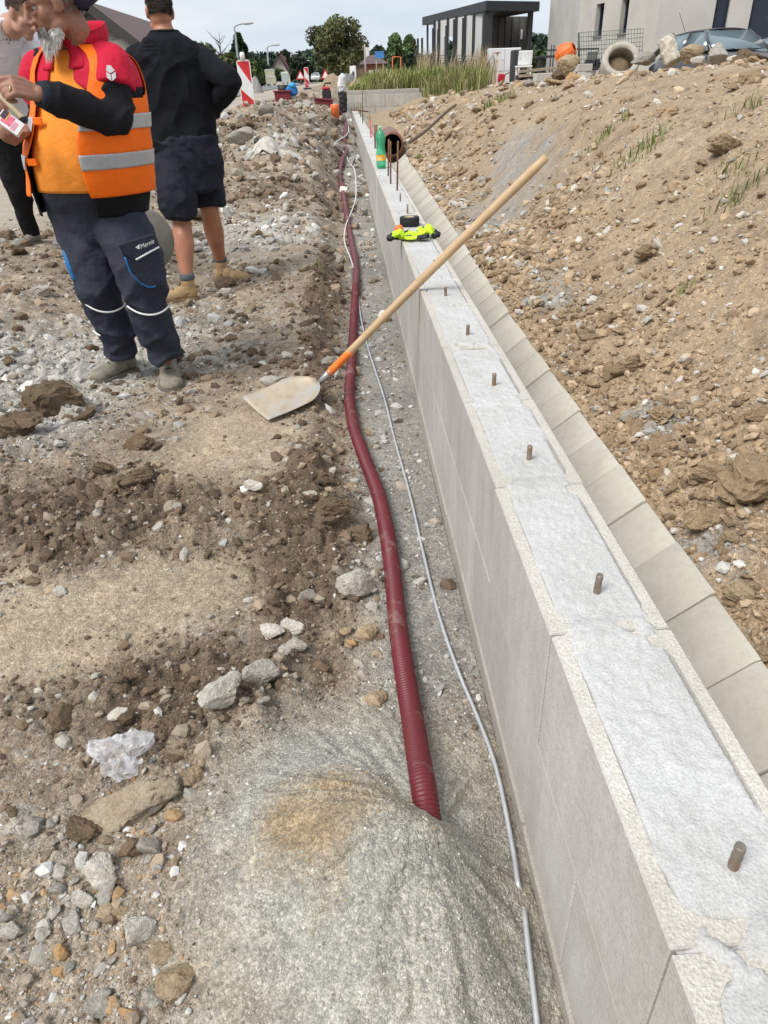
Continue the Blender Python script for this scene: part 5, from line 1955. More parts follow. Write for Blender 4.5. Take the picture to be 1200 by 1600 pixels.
def eyes(M, c, root, parent, k=1.0):
    for s in (-1, 1):
        p = Vector((s * .032, .0715, .019)) * k
        e = MB()
        e.ball(c + M @ p - root, .0125 * k, 14)
        o = e.build("eye", M_EYEW, parent)
        q = MB()
        q.ball(c + M @ (p + Vector((0, .0085, -.002)) * k) - root, .0058 * k, 10)
        q.build("pupil", M_PUPIL, o)

def strands(name, roots, dirs, ln, wid, m, parent, seed=0, droop=.3):
    r = np.random.RandomState(seed)
    n = len(roots)
    roots, dirs = np.asarray(roots), np.asarray(dirs)
    ln = np.asarray(ln) * r.uniform(.7, 1.25, n)
    s = np.cross(dirs, r.normal(size=(n, 3)))
    s /= np.maximum(1e-6, np.linalg.norm(s, axis=1))[:, None]
    w = wid * r.uniform(.6, 1.4, n)
    mid = roots + dirs * (ln * .5)[:, None]
    tip = roots + dirs * ln[:, None] + np.array([[0, 0, -1]]) * (droop * ln)[:, None] + r.normal(0, .12, (n, 3)) * ln[:, None]
    V = np.stack([roots - s * w[:, None], roots + s * w[:, None], mid - s * (w * .8)[:, None], mid + s * (w * .8)[:, None], tip], 1).reshape(-1, 3)
    o = np.arange(n)[:, None] * 5
    F = np.concatenate([np.concatenate([o, o + 1, o + 3], 1), np.concatenate([o, o + 3, o + 2], 1), np.concatenate([o + 2, o + 3, o + 4], 1)])
    me = np_mesh(name, V, F, True)
    return link(name, me, parent, [m])

def recolour(o, fn):
    """material slot per face from its centre (object space + object location not needed)"""
    me = o.data
    n = len(me.polygons)
    c = np.zeros(n * 3, np.float32)
    me.polygons.foreach_get("center", c)
    me.polygons.foreach_set("material_index", fn(c.reshape(-1, 3)).astype(np.int32))

def wrinkle(o, amp, f, seed, root=None, along=None):
    me = o.data
    n = len(me.vertices)
    co, nr = np.zeros(n * 3, np.float32), np.zeros(n * 3, np.float32)
    me.vertices.foreach_get("co", co)
    me.vertices.foreach_get("normal", nr)
    co, nr = co.reshape(-1, 3).astype(float), nr.reshape(-1, 3)
    w1, w2 = fbm(co[:, 0] + co[:, 1], co[:, 2], 3.0, 2, 720 + seed), fbm(co[:, 0] - co[:, 1], co[:, 2], 3.4, 2, 730 + seed)
    h = 1 - 2 * np.abs(vnoise(co[:, 0] * f * .35 + co[:, 1] * f * .35 + 1.3 * w1, co[:, 2] * f * .75 + .55 * f * co[:, 0] + 1.6 * w2, 700 + seed))
    h += .8 * (1 - 2 * np.abs(vnoise(co[:, 0] * f * .5 - co[:, 1] * f * .4 + 5 + 1.5 * w2, co[:, 2] * f * .8 - .7 * f * co[:, 0] + 1.4 * w1, 710 + seed)))
    h += .25 * fbm(co[:, 0] + 2 * co[:, 1], co[:, 2], f * 1.6, 2, 740 + seed)
    a = amp if along is None else amp * along(co)
    co += nr * (h * a)[:, None] if not np.isscalar(a) else nr * (h * a)[:, None]
    me.vertices.foreach_set("co", co.astype(np.float32).ravel())
    me.update()

def text_mesh(name, s, size, m, parent, loc, xdir, ydir, shear=0.0, extrude=.0006):
    cu = bpy.data.curves.new(name, 'FONT')
    cu.body = s
    cu.size = size
    cu.shear = shear
    cu.extrude = extrude
    cu.align_x, cu.align_y = 'CENTER', 'CENTER'
    tmp = bpy.data.objects.new("tmp", cu)
    COL.objects.link(tmp)
    me = bpy.data.meshes.new_from_object(tmp.evaluated_get(bpy.context.evaluated_depsgraph_get()))
    bpy.data.objects.remove(tmp)
    me.name = name
    me.materials.clear()
    o = link(name, me, parent, [m])
    x, y = Vector(xdir).normalized(), Vector(ydir)
    y = (y - x * y.dot(x)).normalized()
    Mx = Matrix((x, y, x.cross(y))).transposed().to_4x4()
    Mx.translation = Vector(loc)
    o.matrix_local = Mx
    return o

# ---- the man in the orange vest
def build_man_vest():
    Y0 = 3.52
    root = Vector((-1.13, 3.55, 0))
    t = thing("person", "stout bearded man in an orange high visibility vest, cap and dark work trousers", "person", root)
    fwd = Vector((-.40, -.92, 0))
    hipc, belly, chest, shl = J(150, 330, 3.58), J(144, 245, 3.52), J(138, 150, 3.50), J(127, 92, 3.50)
    nb, nt_ = J(113, 64, 3.49), J(104, 46, 3.46)
    T = Torso([(J(152, 372, 3.60), .185, .15, .15), (hipc, .225, .175, .16), (J(148, 290, 3.54), .232, .215, .155), (belly, .236, .225, .15), (J(141, 200, 3.50), .230, .195, .150),
               (chest, .222, .150, .15), (J(132, 115, 3.50), .212, .125, .14), (shl, .185, .100, .115), (J(120, 78, 3.50), .125, .082, .095), (nb, .070, .064, .072), (nt_, .056, .056, .058)], fwd)
    l, f = T.l, T.f
    # joints
    shL, elL, wrL = J(174, 103, 3.42), J(181, 184, 3.33), J(62, 147, 3.10)
    shR, elR, wrR = J(66, 116, 3.58), J(72, 206, 3.70), J(43, 205, 3.42)
    hL, hR = hipc + l * .105 - UP * .02, hipc - l * .105 - UP * .02
    kL, aL = J(226, 462, 3.42), J(258, 556, 3.50)
    kR, aR = J(160, 462, 3.54), J(192, 551, 3.62)
    hc = J(81, 11, 3.38)
    b = MB()
    T.closed(b, root, -.012, 0.2)
    M, c = head(b, hc - root, (-.80, -.50, -.33), (-.26, -.16, .95), .95, True, 1.05)
    limb(b, [hc + M @ Vector((0, -.035, -.03)), hc + M @ Vector((0, -.045, -.10)), nb + Vector((0, 0, -.05))], [.050, .052, .06], root)
    limb(b, [shL, elL, wrL], [.05, .042, .029], root)
    limb(b, [shR, elR, wrR], [.05, .042, .029], root)
    limb(b, [hL, kL, aL], [.09, .058, .042], root)
    limb(b, [hR, kR, aR], [.09, .058, .042], root)
    dL = (J(34, 139, 3.06) - wrL).normalized()
    hand(b, wrL - root, dL, (.10, -.72, .55), 1.0, (.75, 1.1, 1.15, 1.2), 1, .55)
    dR = (J(18, 224, 3.26) - wrR).normalized()
    hand(b, wrR - root, dR, (.15, -.75, -.55), 1.0, (.75, .8, .85, .9), -1, .2)
    body = remesh_obj("body", b, .0048, SK1, t, 3, .45)
    eyes(M, c + root, root, t, .95)
    # beard, moustache, brows, hair
    r = np.random.RandomState(5)
    k = .95
    def W(p):
        return np.array(list(c + M @ (Vector(p) * k)))
    def D(p):
        v = M @ Vector(p).normalized()
        return np.array(list(v))
    rr, dd, ll = [], [], []
    for i in range(2600):
        a = r.uniform(-1, 1)
        q = r.uniform(0, 1)
        ang = a * 1.45
        base = Vector((math.sin(ang) * .064, .014 + math.cos(ang) * .084, -.060 - .038 * math.cos(ang) - .012 + q * .042 * (1 - .3 * abs(a))))
        rr.append(W(base))
        dd.append(D((math.sin(ang) * .30, .46 * math.cos(ang), -1)))
        ll.append((.036 + .044 * max(0, math.cos(ang * 1.05))) * (1 - .30 * q))
    bd = MB()
    def bb(p, sc):
        bd.ball(c + M @ (Vector(p) * k), 1.0 * k, 12, s=sc, rot=M)
    bb((0, .070, -.098), (.048, .030, .034))
    bb((0, .080, -.118), (.034, .026, .028))
    for s_ in (-1, 1):
        bb((s_ * .036, .045, -.084), (.030, .036, .028))
    bd_o = remesh_obj("beard", bd, .006, M_GREYHAIR, t, 3)
    strands("beard_hair", rr, dd, np.array(ll) * .55, .0014, M_GREYHAIR, bd_o, 3, .15)
    rr, dd, ll = [], [], []
    for i in range(900):
        a = r.uniform(-1, 1)
        rr.append(W((a * .032, .096 - abs(a) * .018, -.036 - abs(a) * .012 + r.uniform(-.005, .005))))
        dd.append(D((a * .9, .18, -.75)))
        ll.append(.024 + .014 * abs(a))
    strands("moustache", rr, dd, ll, .0014, mat("dark_grey_hair", (.20, .19, .18), .6, .4, 80), t, 4, .2)
    for s in (-1, 1):
        rr, dd = [], []
        for i in range(120):
            u = r.uniform(0, 1)
            rr.append(W((s * (.014 + .040 * u), .0995 - .020 * u * u, .044 + .006 * math.sin(u * 3) + r.uniform(-.003, .003))))
            dd.append(D((s * 1.0, .3, .15)))
        strands("eyebrow", rr, dd, np.full(120, .013), .0013, M_DARKHAIR, t, 6 + s, 0)
    rr, dd = [], []
    for i in range(900):
        s = 1 if r.uniform() > .5 else -1
        y = r.uniform(-.085, .008)
        z = r.uniform(-.030, .030)
        x = .078 * math.sqrt(max(.05, 1 - ((y + .016) / .1) ** 2)) * (1.0 if z > 0 else .95)
        rr.append(W((s * x, y, z)))
        dd.append(D((s * .12, -.35, -.9)))
    strands("short_hair", rr, dd, np.full(900, .008), .0011, mat("grizzled_hair", (.16, .15, .14), .6, .4, 70), t, 9, .1)
    # cap worn back to front: crown and a brim at the nape
    cp = MB()
    n1, n2 = 24, 10
    vs = []
    for j in range(n2 + 1):
        e = PI / 2 * j / n2
        for i in range(n1):
            a = 2 * PI * i / n1
            vs.append(c + M @ (Vector((math.cos(a) * .086 * math.cos(e), -.018 + math.sin(a) * .107 * math.cos(e), .050 + .090 * math.sin(e) + .016 * math.sin(a) * math.cos(e))) * k))
    cp.add(vs, [(j * n1 + i, j * n1 + (i + 1) % n1, (j + 1) * n1 + (i + 1) % n1, (j + 1) * n1 + i) for j in range(n2) for i in range(n1)], 0, True)
    cap = cp.build("cap", C_CAP, t)
    cap.modifiers.new("thickness", 'SOLIDIFY').thickness = .004
    br = MB()
    vs = []
    for j in range(7):
        for i in range(13):
            a = PI * (1.12 + .76 * i / 12)
            e = j / 6
            vs.append(c + M @ (Vector((math.cos(a) * (.086 - .006 * e), -.018 + math.sin(a) * (.107 + .070 * e), .040 - .045 * e - .030 * e * e - .018 * abs(math.cos(a)) ** 2 * e)) * k))
    br.add(vs, [(j * 13 + i, j * 13 + i + 1, (j + 1) * 13 + i + 1, (j + 1) * 13 + i) for j in range(6) for i in range(12)], 0, True)
    bo = br.build("brim", C_CAP, cap)
    bo.modifiers.new("thickness", 'SOLIDIFY').thickness = .005
    # clothes
    T.sheet("t_shirt", 1.95, 8.55, [C_ORANGE], t, root, .004, fold=.004, seed=3, nt=60, thick=.003,
            hole=lambda a, q: q > 7.9 and abs(a) < .45 + (q - 7.9))
    pr = MB()
    T.closed(pr, root, -.004, 0.0, 2.1)
    limb(pr, [hL + UP * .02, kL + UP * .16, kL, kL.lerp(aL, .55), aL - UP * .0], [.132, .118, .094, .086, .078], root, end=False)
    limb(pr, [hR + UP * .02, kR + UP * .16, kR, kR.lerp(aR, .55), aR + UP * .0], [.132, .118, .094, .086, .078], root, end=False)
    tr = remesh_obj("work_trousers", pr, .0095, C_NAVY, t, 3)
    kz = (kL.z + kR.z) / 2 - root.z
    wrinkle(tr, .0145, 10.0, 1, along=lambda co: np.clip(.40 + 1.5 * np.exp(-((co[:, 2] - .17) / .11) ** 2) + .7 * np.exp(-((co[:, 2] - kz) / .08) ** 2), 0, 1.6))
    # knee piping, blue inserts, pocket
    def leg_arc(name, knee, ank, frac, rad, a0, a1, m, w, dz=0.0, sag=.02):
        ax = (ank - knee).normalized()
        o0 = knee.lerp(ank, frac)
        toc = Vector((.33, -.95, 0))
        s = ax.cross(toc).normalized()
        fr = s.cross(ax).normalized()
        if fr.dot(toc) < 0:
            fr = -fr
        s = toc.cross(UP).normalized()
        bb = MB()
        path = []
        for i in range(15):
            a = a0 + (a1 - a0) * i / 14
            path.append(o0 + s * (math.sin(a) * rad) + fr * (math.cos(a) * rad) + UP * (dz * i / 14 - sag * math.cos((i / 14 - .5) * PI)) - root)
        bb.tube(path, w, 6)
        return bb.build(name, m, tr)
    leg_arc("knee_piping", kL, aL, .10, .112, -.9, 1.0, M_WHITEP, .0045, .02)
    leg_arc("knee_piping", kR, aR, .08, .112, -.9, 1.0, M_WHITEP, .0045, .03)
    leg_arc("hem_mark", kR, aR, .52, .106, .75, 1.2, M_WHITEP, .0045, .01, 0)
    toc = Vector((.33, -.95, 0)).normalized()
    sd = Vector((.95, .33, 0)).normalized()
    pk = (J(226, 412, 3.275) - root)
    # cargo pocket on his left thigh
    q = MB()
    poly = [(-.085, .075), (.075, .095), (.090, -.06), (.055, -.105), (-.02, -.095), (-.075, -.02)]
    pocket_M = Matrix((sd * .93 + toc * -.36, UP * .97 + sd * -.10, toc)).transposed()
    q.prism(poly, -.02, .008, 0, pocket_M, pk)
    q.build("cargo_pocket", C_NAVY, tr)
    fl = MB()
    fl.prism([(-.092, .095), (.080, .118), (.088, .062), (-.035, .026), (-.075, .050)], -.012, .0145, 0, pocket_M, pk)
    flap = fl.build("pocket_flap", C_NAVY, tr)
    e = MB()
    e.tube([pk + pocket_M @ Vector((-.035, .026, .016)), pk + pocket_M @ Vector((.088, .062, .016))], .004, 6)
    e.build("flap_edge", M_WHITEP, tr)
    bl = MB()
    bl.tube(catmull([pk + pocket_M @ Vector(p) for p in ((-.078, .045, .008), (-.076, -.02, .009), (-.06, -.06, .009), (-.02, -.098, .009), (.02, -.104, .008))], 4), .0042, 6)
    bl.build("blue_trim", M_BLUE, tr)
    text_mesh("pocket_lettering", "Mernit", .026, M_WHITEP, tr, pk + pocket_M @ Vector((.036, .082, .0155)), pocket_M @ Vector((1, .22, 0)), pocket_M @ Vector((-.22, 1, 0)), .3)
    am = MB()
    am.prism([(-.020, .076), (.004, .088), (-.004, .066)], .0150, .0160, 0, pocket_M, pk)
    am.build("pocket_emblem", M_WHITEP, tr)
    bi = MB()
    bi.tube(catmull([J(100, 388, 3.50) - root, J(108, 412, 3.47) - root, J(119, 440, 3.46) - root], 4), [.006, .012, .014, .015, .016, .017, .016, .014, .008], 8)
    bi.build("blue_insert", M_BLUE, tr)
    # jacket: red yoke, black lower part, open front
    jopen = lambda q: (.19 + .05 * max(0, q - 7.4)) if q > 5.6 else (.19 + .36 * min(1, (5.6 - q) / .6))
    jk = T.sheet("jacket", 1.0, 8.7, [C_RED, C_BLACK], t, root, .012, th=lambda q: (jopen(q) + .05, 2 * PI - jopen(q) - .05), nt=64, nth=110, fold=.006, seed=8,
                 mi=lambda a, q: 0 if q > 5.3 else 1, flare=.012)
    co = MB()
    vs = []
    nC = 40
    for j in range(6):
        for i in range(nC):
            a = .20 + (2 * PI - .40) * i / (nC - 1)
            e = j / 5
            p = T.P(a, 8.25 + .3 * e, .014 + .026 * math.sin(e * 2.0))
            vs.append(p + UP * (.088 * e * (.60 - .40 * math.cos(a))) - T.f * (.01 * e) - root)
    co.add(vs, [(j * nC + i, j * nC + i + 1, (j + 1) * nC + i + 1, (j + 1) * nC + i) for j in range(5) for i in range(nC - 1)], 0, True)
    cl = co.build("collar", C_RED, jk)
    cl.modifiers.new("thickness", 'SOLIDIFY').thickness = .006
    def lapel(sg):
        lp = MB()
        vs, nn = [], 10
        for j in range(nn):
            e = j / (nn - 1)
            q = 8.55 - 2.3 * e
            for i in range(5):
                a = sg * (.15 + .10 * (1 - e) + .42 * i / 4 * (1 - .25 * e))
                vs.append(T.P(a, q, .017 + .004 * math.sin(i)) - root)
        lp.add(vs, [(j * 5 + i, j * 5 + i + 1, (j + 1) * 5 + i + 1, (j + 1) * 5 + i) for j in range(nn - 1) for i in range(4)], 0, True)
        o = lp.build("lapel", C_RED, jk)
        o.modifiers.new("thickness", 'SOLIDIFY').thickness = .004
    lapel(1)
    lapel(-1)
    def sleeve(sh, el, wr, inner, nm, cut, seed):
        s = MB()
        limb(s, [inner, sh, sh.lerp(el, .5), el, el.lerp(wr, .5), wr.lerp(el, .06)], [.060, .066, .074, .070, .057, .045], root, end=False)
        o = remesh_obj(nm, s, .007, [C_BLACK, C_RED], t, 3)
        wrinkle(o, .009, 12, seed)
        ax = (el - sh)
        L = ax.length
        ax = np.array(list(ax.normalized()))
        s0 = np.array(list(sh - root))
        rs = MB()
        mid = sh.lerp(el, cut)
        limb(rs, [inner, sh, sh.lerp(mid, .5), mid], [.070, .082, .088, .087], root, 18, 6, False)
        ro = remesh_obj("short_sleeve", rs, .006, C_RED, o, 2)
        wrinkle(ro, .004, 12, seed + 3)
        return o
    sl = sleeve(shL, elL, wrL, T.P(PI / 2, 7.0, -.10), "sleeve", .46, 21)
    sleeve(shR, elR, wrR, T.P(-PI / 2, 7.0, -.10), "sleeve", .40, 22)
    cu = MB()
    dd_ = (wrL - elL).normalized()
    cu.tube([wrL - dd_ * .045 - root, wrL - dd_ * .02 - root, wrL + dd_ * .003 - root, wrL + dd_ * .004 - root], [.0475, .047, .044, .036], 18)
    cu.build("cuff", cloth_mat("cuff_knit", (.020, .024, .034), .9, 600), sl)
    # emblem on the sleeve: three white facets of a box
    e0 = J(187, 99, 3.28) - root
    ex, ey = Vector((.93, .30, .05)), Vector((.05, .02, 1))
    en = ex.cross(ey).normalized()
    if en.y > 0:
        en = -en
    EM = Matrix((ex.normalized(), ey.normalized(), en)).transposed()
    e0 = shL.lerp(elL, .13) + Vector((.024, -.107, .0)) - root
    for i, poly in enumerate(([(-.016, .002), (-.001, -.008), (-.001, -.030), (-.016, -.018)], [(.002, -.008), (.018, .000), (.018, -.020), (.002, -.030)],
                 [(-.016, .006), (-.001, -.004), (.017, .004), (.004, .022), (-.010, .024)])):
        z = MB()
        z.prism(poly, -.004, .0015, 0, EM, e0)
        z.build("sleeve_emblem", M_WHITEP, sl)
    # the vest
    vopen = lambda q: .42 + .16 * max(0, 3.6 - q) / 1.8 if q < 4.5 else .42 + .15 * min(1, (q - 4.5) / 1.6) + .06 * max(0, q - 7)
    def arm_hole(a, q):
        for s in (PI / 2, -PI / 2, 3 * PI / 2):
            if ((a - s) / .62) ** 2 + ((q - 6.15) / 1.28) ** 2 < 1:
                return True
        return False
    vt = T.sheet("vest", 1.80, 8.35, [C_VEST], t, root, .022, th=lambda q: (vopen(q), 2 * PI - vopen(q)), nt=84, nth=190, hole=arm_hole, fold=.0115, seed=31, flare=.02, thick=.003)
    for q0, q1 in ((2.72, 3.22), (3.98, 4.42)):
        T.sheet("reflective_band", q0, q1, [C_BAND], vt, root, .033 + (.006 if q0 < 3 else .002), th=lambda q: (vopen(q) + .004, 2 * PI - vopen(q) - .004), nt=8, nth=150, fold=.0115, seed=31, thick=.0015,
                hole=lambda a, q: arm_hole(a, q))
    for q0 in (3.0, 4.3):
        tb = MB()
        p = T.P(-vopen(q0) + .1, q0, .03) - root
        tb.box(p, (.05, .008, .028), Matrix((T.l, T.f, UP)).transposed(), bevel=.003)
        tb.build("fastening_tab", C_VEST, vt)
    # shoes
    shoe("work_shoe", at_z(262, 578, .0) + Vector((0, .02, -.004)), at_z(273, 612, 0) + Vector((0, -.03, -.004)), root, t, M_SHOEG, M_SOLEG, .060, .082, .03, M_LACE)
    shoe("work_shoe", at_z(208, 578, .0) + Vector((.02, .02, -.004)), at_z(152, 598, 0) + Vector((-.02, -.015, -.004)), root, t, M_SHOEG, M_SOLEG, .060, .082, .03, M_LACE)
    # ring
    rg = MB()
    hd = Vector(dL)
    nn = Vector((.10, -.72, .55))
    nn = (nn - hd * nn.dot(hd)).normalized()
    pr_ = wrL + hd * .108 - (hd.cross(nn)) * .0105 + nn * -.004 - root
    rg.tube([pr_ + (Matrix((hd, nn, hd.cross(nn))).transposed() @ Vector((0, math.cos(a) * .0115, math.sin(a) * .0115))) for a in np.linspace(0, 2 * PI, 17)], .0026, 6, caps=False)
    rg.build("ring", mat("gold", (.75, .58, .28), .25, .05, metal=1.0), t)
    # the packet in his right hand
    pc = J(17, 193, 3.215)
    bx = thing("cigarette_packet", "white and pink packet held in the right hand of the vest man", "packet", pc)
    ax_x = (J(36, 205, 3.21) - J(2, 181, 3.22)).normalized()
    ax_n = Vector((.25, -.88, .40)).normalized()
    ax_n = (ax_n - ax_x * ax_n.dot(ax_x)).normalized()
    PM = Matrix((ax_x, ax_n.cross(ax_x), ax_n)).transposed()
    MB().box((0, 0, 0), (.092, .055, .022), PM, bevel=.0015).build("box", mat("packet_white", (.74, .72, .72), .4, .04), bx)
    MB().box(PM @ Vector((-.012, .003, .0115)), (.040, .040, .001), PM).build("pink_panel", mat("packet_pink", (.72, .16, .24), .4, .3, 90), bx)
    MB().box(PM @ Vector((-.030, .012, .0119)), (.022, .032, .001), PM).build("dark_panel", mat("packet_dark", (.06, .02, .04), .4, .3, 90), bx)
    MB().box(PM @ Vector((.020, -.004, .0115)), (.016, .036, .001), PM).build("pink_stripe", mat("packet_rose", (.70, .30, .38), .4, .3, 90), bx)
    MB().box(PM @ Vector((-.017, .012, .0122)), (.003, .040, .001), PM).build("yellow_stripe", mat("packet_yellow", (.75, .55, .08), .4), bx)

build_man_vest()

# ---- the man in shorts seen from behind
def build_man_shorts():
    root = Vector((-1.10, 5.45, 0))
    t = thing("person", "man in black sweater, dark shorts and tan boots seen from behind", "person", root)
    fwd = Vector((-.16, .98, 0))
    Y = 5.45
    T = Torso([(J(298, 300, Y), .19, .13, .15), (J(294, 262, Y), .205, .145, .165), (J(289, 225, Y), .205, .15, .15), (J(283, 185, Y), .215, .155, .135), (J(277, 145, Y), .232, .15, .145),
               (J(272, 110, Y), .240, .14, .15), (J(268, 86, Y), .228, .125, .135), (J(263, 68, Y), .172, .105, .12), (J(258, 54, Y), .085, .08, .088), (J(256, 44, Y), .066, .066, .070)], fwd)
    l, f = T.l, T.f
    shL, elL, wrL = J(218, 92, Y), J(203, 160, 5.42), J(232, 190, 5.68)
    shR, elR, wrR = J(312, 92, 5.44), J(360, 128, 5.34), J(333, 172, 5.52)
    hL, hR = J(272, 250, Y), J(318, 248, Y)
    BT = []
    for hx, tx in (((312, 470), (256, 474)), ((338, 440), (376, 441))):
        a, e = at_z(hx[0], hx[1], 0.0), at_z(tx[0], tx[1], 0.0)
        BT.append((a, (e - a).normalized()))
    aL, aR = (q[0] + q[1] * .062 + UP * .15 for q in BT)
    kL, kR = J(284, 348, 5.30), J(328, 332, 5.58)
    hc = J(250, 22, 5.47)
    b = MB()
    T.closed(b, root, -.02, 0.2)
    M, c = head(b, hc - root, (-.30, .93, -.14), (0, .12, 1), 1.0, True)
    limb(b, [hc + Vector((0, 0, -.03)), hc + Vector((.012, -.01, -.12)), J(258, 56, Y)], [.06, .064, .075], root)
    for a in ((shL, elL, wrL), (shR, elR, wrR)):
        limb(b, a, [.055, .045, .032], root)
    for h_, k_, a_, s in ((hL, kL, aL, 1), (hR, kR, aR, -1)):
        d = a_ - k_
        limb(b, [h_, k_ + UP * .16, k_ + UP * .02, k_ + d * .12, k_ + d * .38, k_ + d * .72, a_, a_ - UP * .06], [.10, .088, .066, .066, .073, .052, .040, .040], root, 16)
        b.ball(k_ + d * .36 - f * .014 - root, 1, 14, s=(.056, .056, .11))
    hand(b, wrR - root, (J(322, 196, 5.62) - wrR), (.6, -.75, .1), 1.05, (.35, .4, .45, .5), -1, .3)
    hand(b, wrL - root, (.3, .75, -.4), (-.6, .1, .6), 1.05, (.5, .5, .5, .5), 1, .3)
    remesh_obj("body", b, .0078, SK2, t, 3, .45)
    eyes(M, c + root, root, t)
    # short cropped hair
    r = np.random.RandomState(8)
    rr, dd = [], []
    while len(rr) < 5200:
        v = r.normal(size=3)
        v /= np.linalg.norm(v)
        x, y, z = v
        if z < -.62 + .0 * y or (y > .45 and z < .42) or (abs(x) > .93 and z < .1):
            continue
        if z < -.25 and y > -.05:
            continue
        p = Vector((x * .0765, -.016 + y * .098, .042 + z * .087))
        rr.append(np.array(list(c + M @ p)))
        dd.append(np.array(list(M @ Vector((x, y - .25, z - .55)).normalized())))
    CROP = mat("cropped_hair", (.075, .060, .050), .6, .35, 90)
    strands("short_hair", rr, dd, np.full(len(rr), .011), .0017, CROP, t, 4, .1)
    hp = MB()
    vs, n1, n2 = [], 28, 12
    for j in range(n2 + 1):
        e = -.55 + (PI / 2 + .55) * j / n2
        for i in range(n1):
            a = 2 * PI * i / n1
            w = 1.0
            zz = .042 + .0875 * math.sin(e)
            if math.sin(a) > .1 and e < .35:
                zz = max(zz, .042 + .0875 * math.sin(min(.42, -.55 + 1.5 * math.sin(a))))
                ee = math.asin((zz - .042) / .0875)
            else:
                ee = e
            vs.append(c + M @ Vector((math.cos(a) * .0775 * math.cos(ee), -.016 + math.sin(a) * .099 * math.cos(ee), zz)))
    hp.add(vs, [(j * n1 + i, j * n1 + (i + 1) % n1, (j + 1) * n1 + (i + 1) % n1, (j + 1) * n1 + i) for j in range(n2) for i in range(n1)], 0, True)
    hp.build("hair_base", CROP, t)
    # sweater
    s = MB()
    T.closed(s, root, .008, 1.75, 8.35)
    limb(s, [T.P(PI / 2, 5.6, -.10), shL, shL.lerp(elL, .5), elL, elL.lerp(wrL, .5), wrL], [.09, .088, .078, .07, .058, .046], root)
    limb(s, [T.P(-PI / 2, 5.6, -.10), shR, shR.lerp(elR, .5), elR, elR.lerp(wrR, .5), wrR], [.085, .078, .074, .072, .062, .048], root)
    o = remesh_obj("sweater", s, .0085, C_SWEAT, t, 3)
    wrinkle(o, .010, 9, 31)
    # quilted yoke seams across the shoulders
    for i in range(7):
        q0 = 5.3 + .36 * i
        w = MB()
        path = []
        for k in range(31):
            a = PI - 1.05 * (1 - .03 * i) + 2.1 * (1 - .03 * i) * k / 30
            path.append(T.P(a, q0 + (.035 if k % 2 else -.035), .0115) - root)
        w.tube(path, .0018, 5)
        w.build("quilt_seam", C_SWEAT, o)
    cl = MB()
    cl.tube([T.P(2 * PI * k / 24, 8.35, .010) - root for k in range(25)], .009, 8, caps=False)
    cl.build("collar", C_SWEAT, o)
    # shorts
    sh = MB()
    T.closed(sh, root, .006, 0.15, 2.3)
    limb(sh, [hL, kL + UP * .19, kL + UP * .045], [.135, .122, .110], root, 18, 5, False)
    limb(sh, [hR, kR + UP * .19, kR + UP * .045], [.135, .122, .110], root, 18, 5, False)
    o = remesh_obj("shorts", sh, .0085, C_SHORTS, t, 3)
    wrinkle(o, .012, 8, 41)
    # boots and socks
    for (a, d), ank in zip(BT, (aL, aR)):
        o = shoe("boot", a - Vector((0, 0, .004)), a + d * .29 + Vector((0, 0, -.004)), root, t, M_BOOT, M_BOOTSOLE, .052, .088, .050, M_LACE, sole_h=.034)
        sk = MB()
        base = a + d * .06
        sk.tube([Vector((base.x, base.y, z)) - root for z in (.15, .16, .185, .195)], [.046, .052, .052, .044], 20)
        sk.build("padded_collar", cloth_mat("grey_sock", (.10, .11, .125), .9, 500), o)

build_man_shorts()

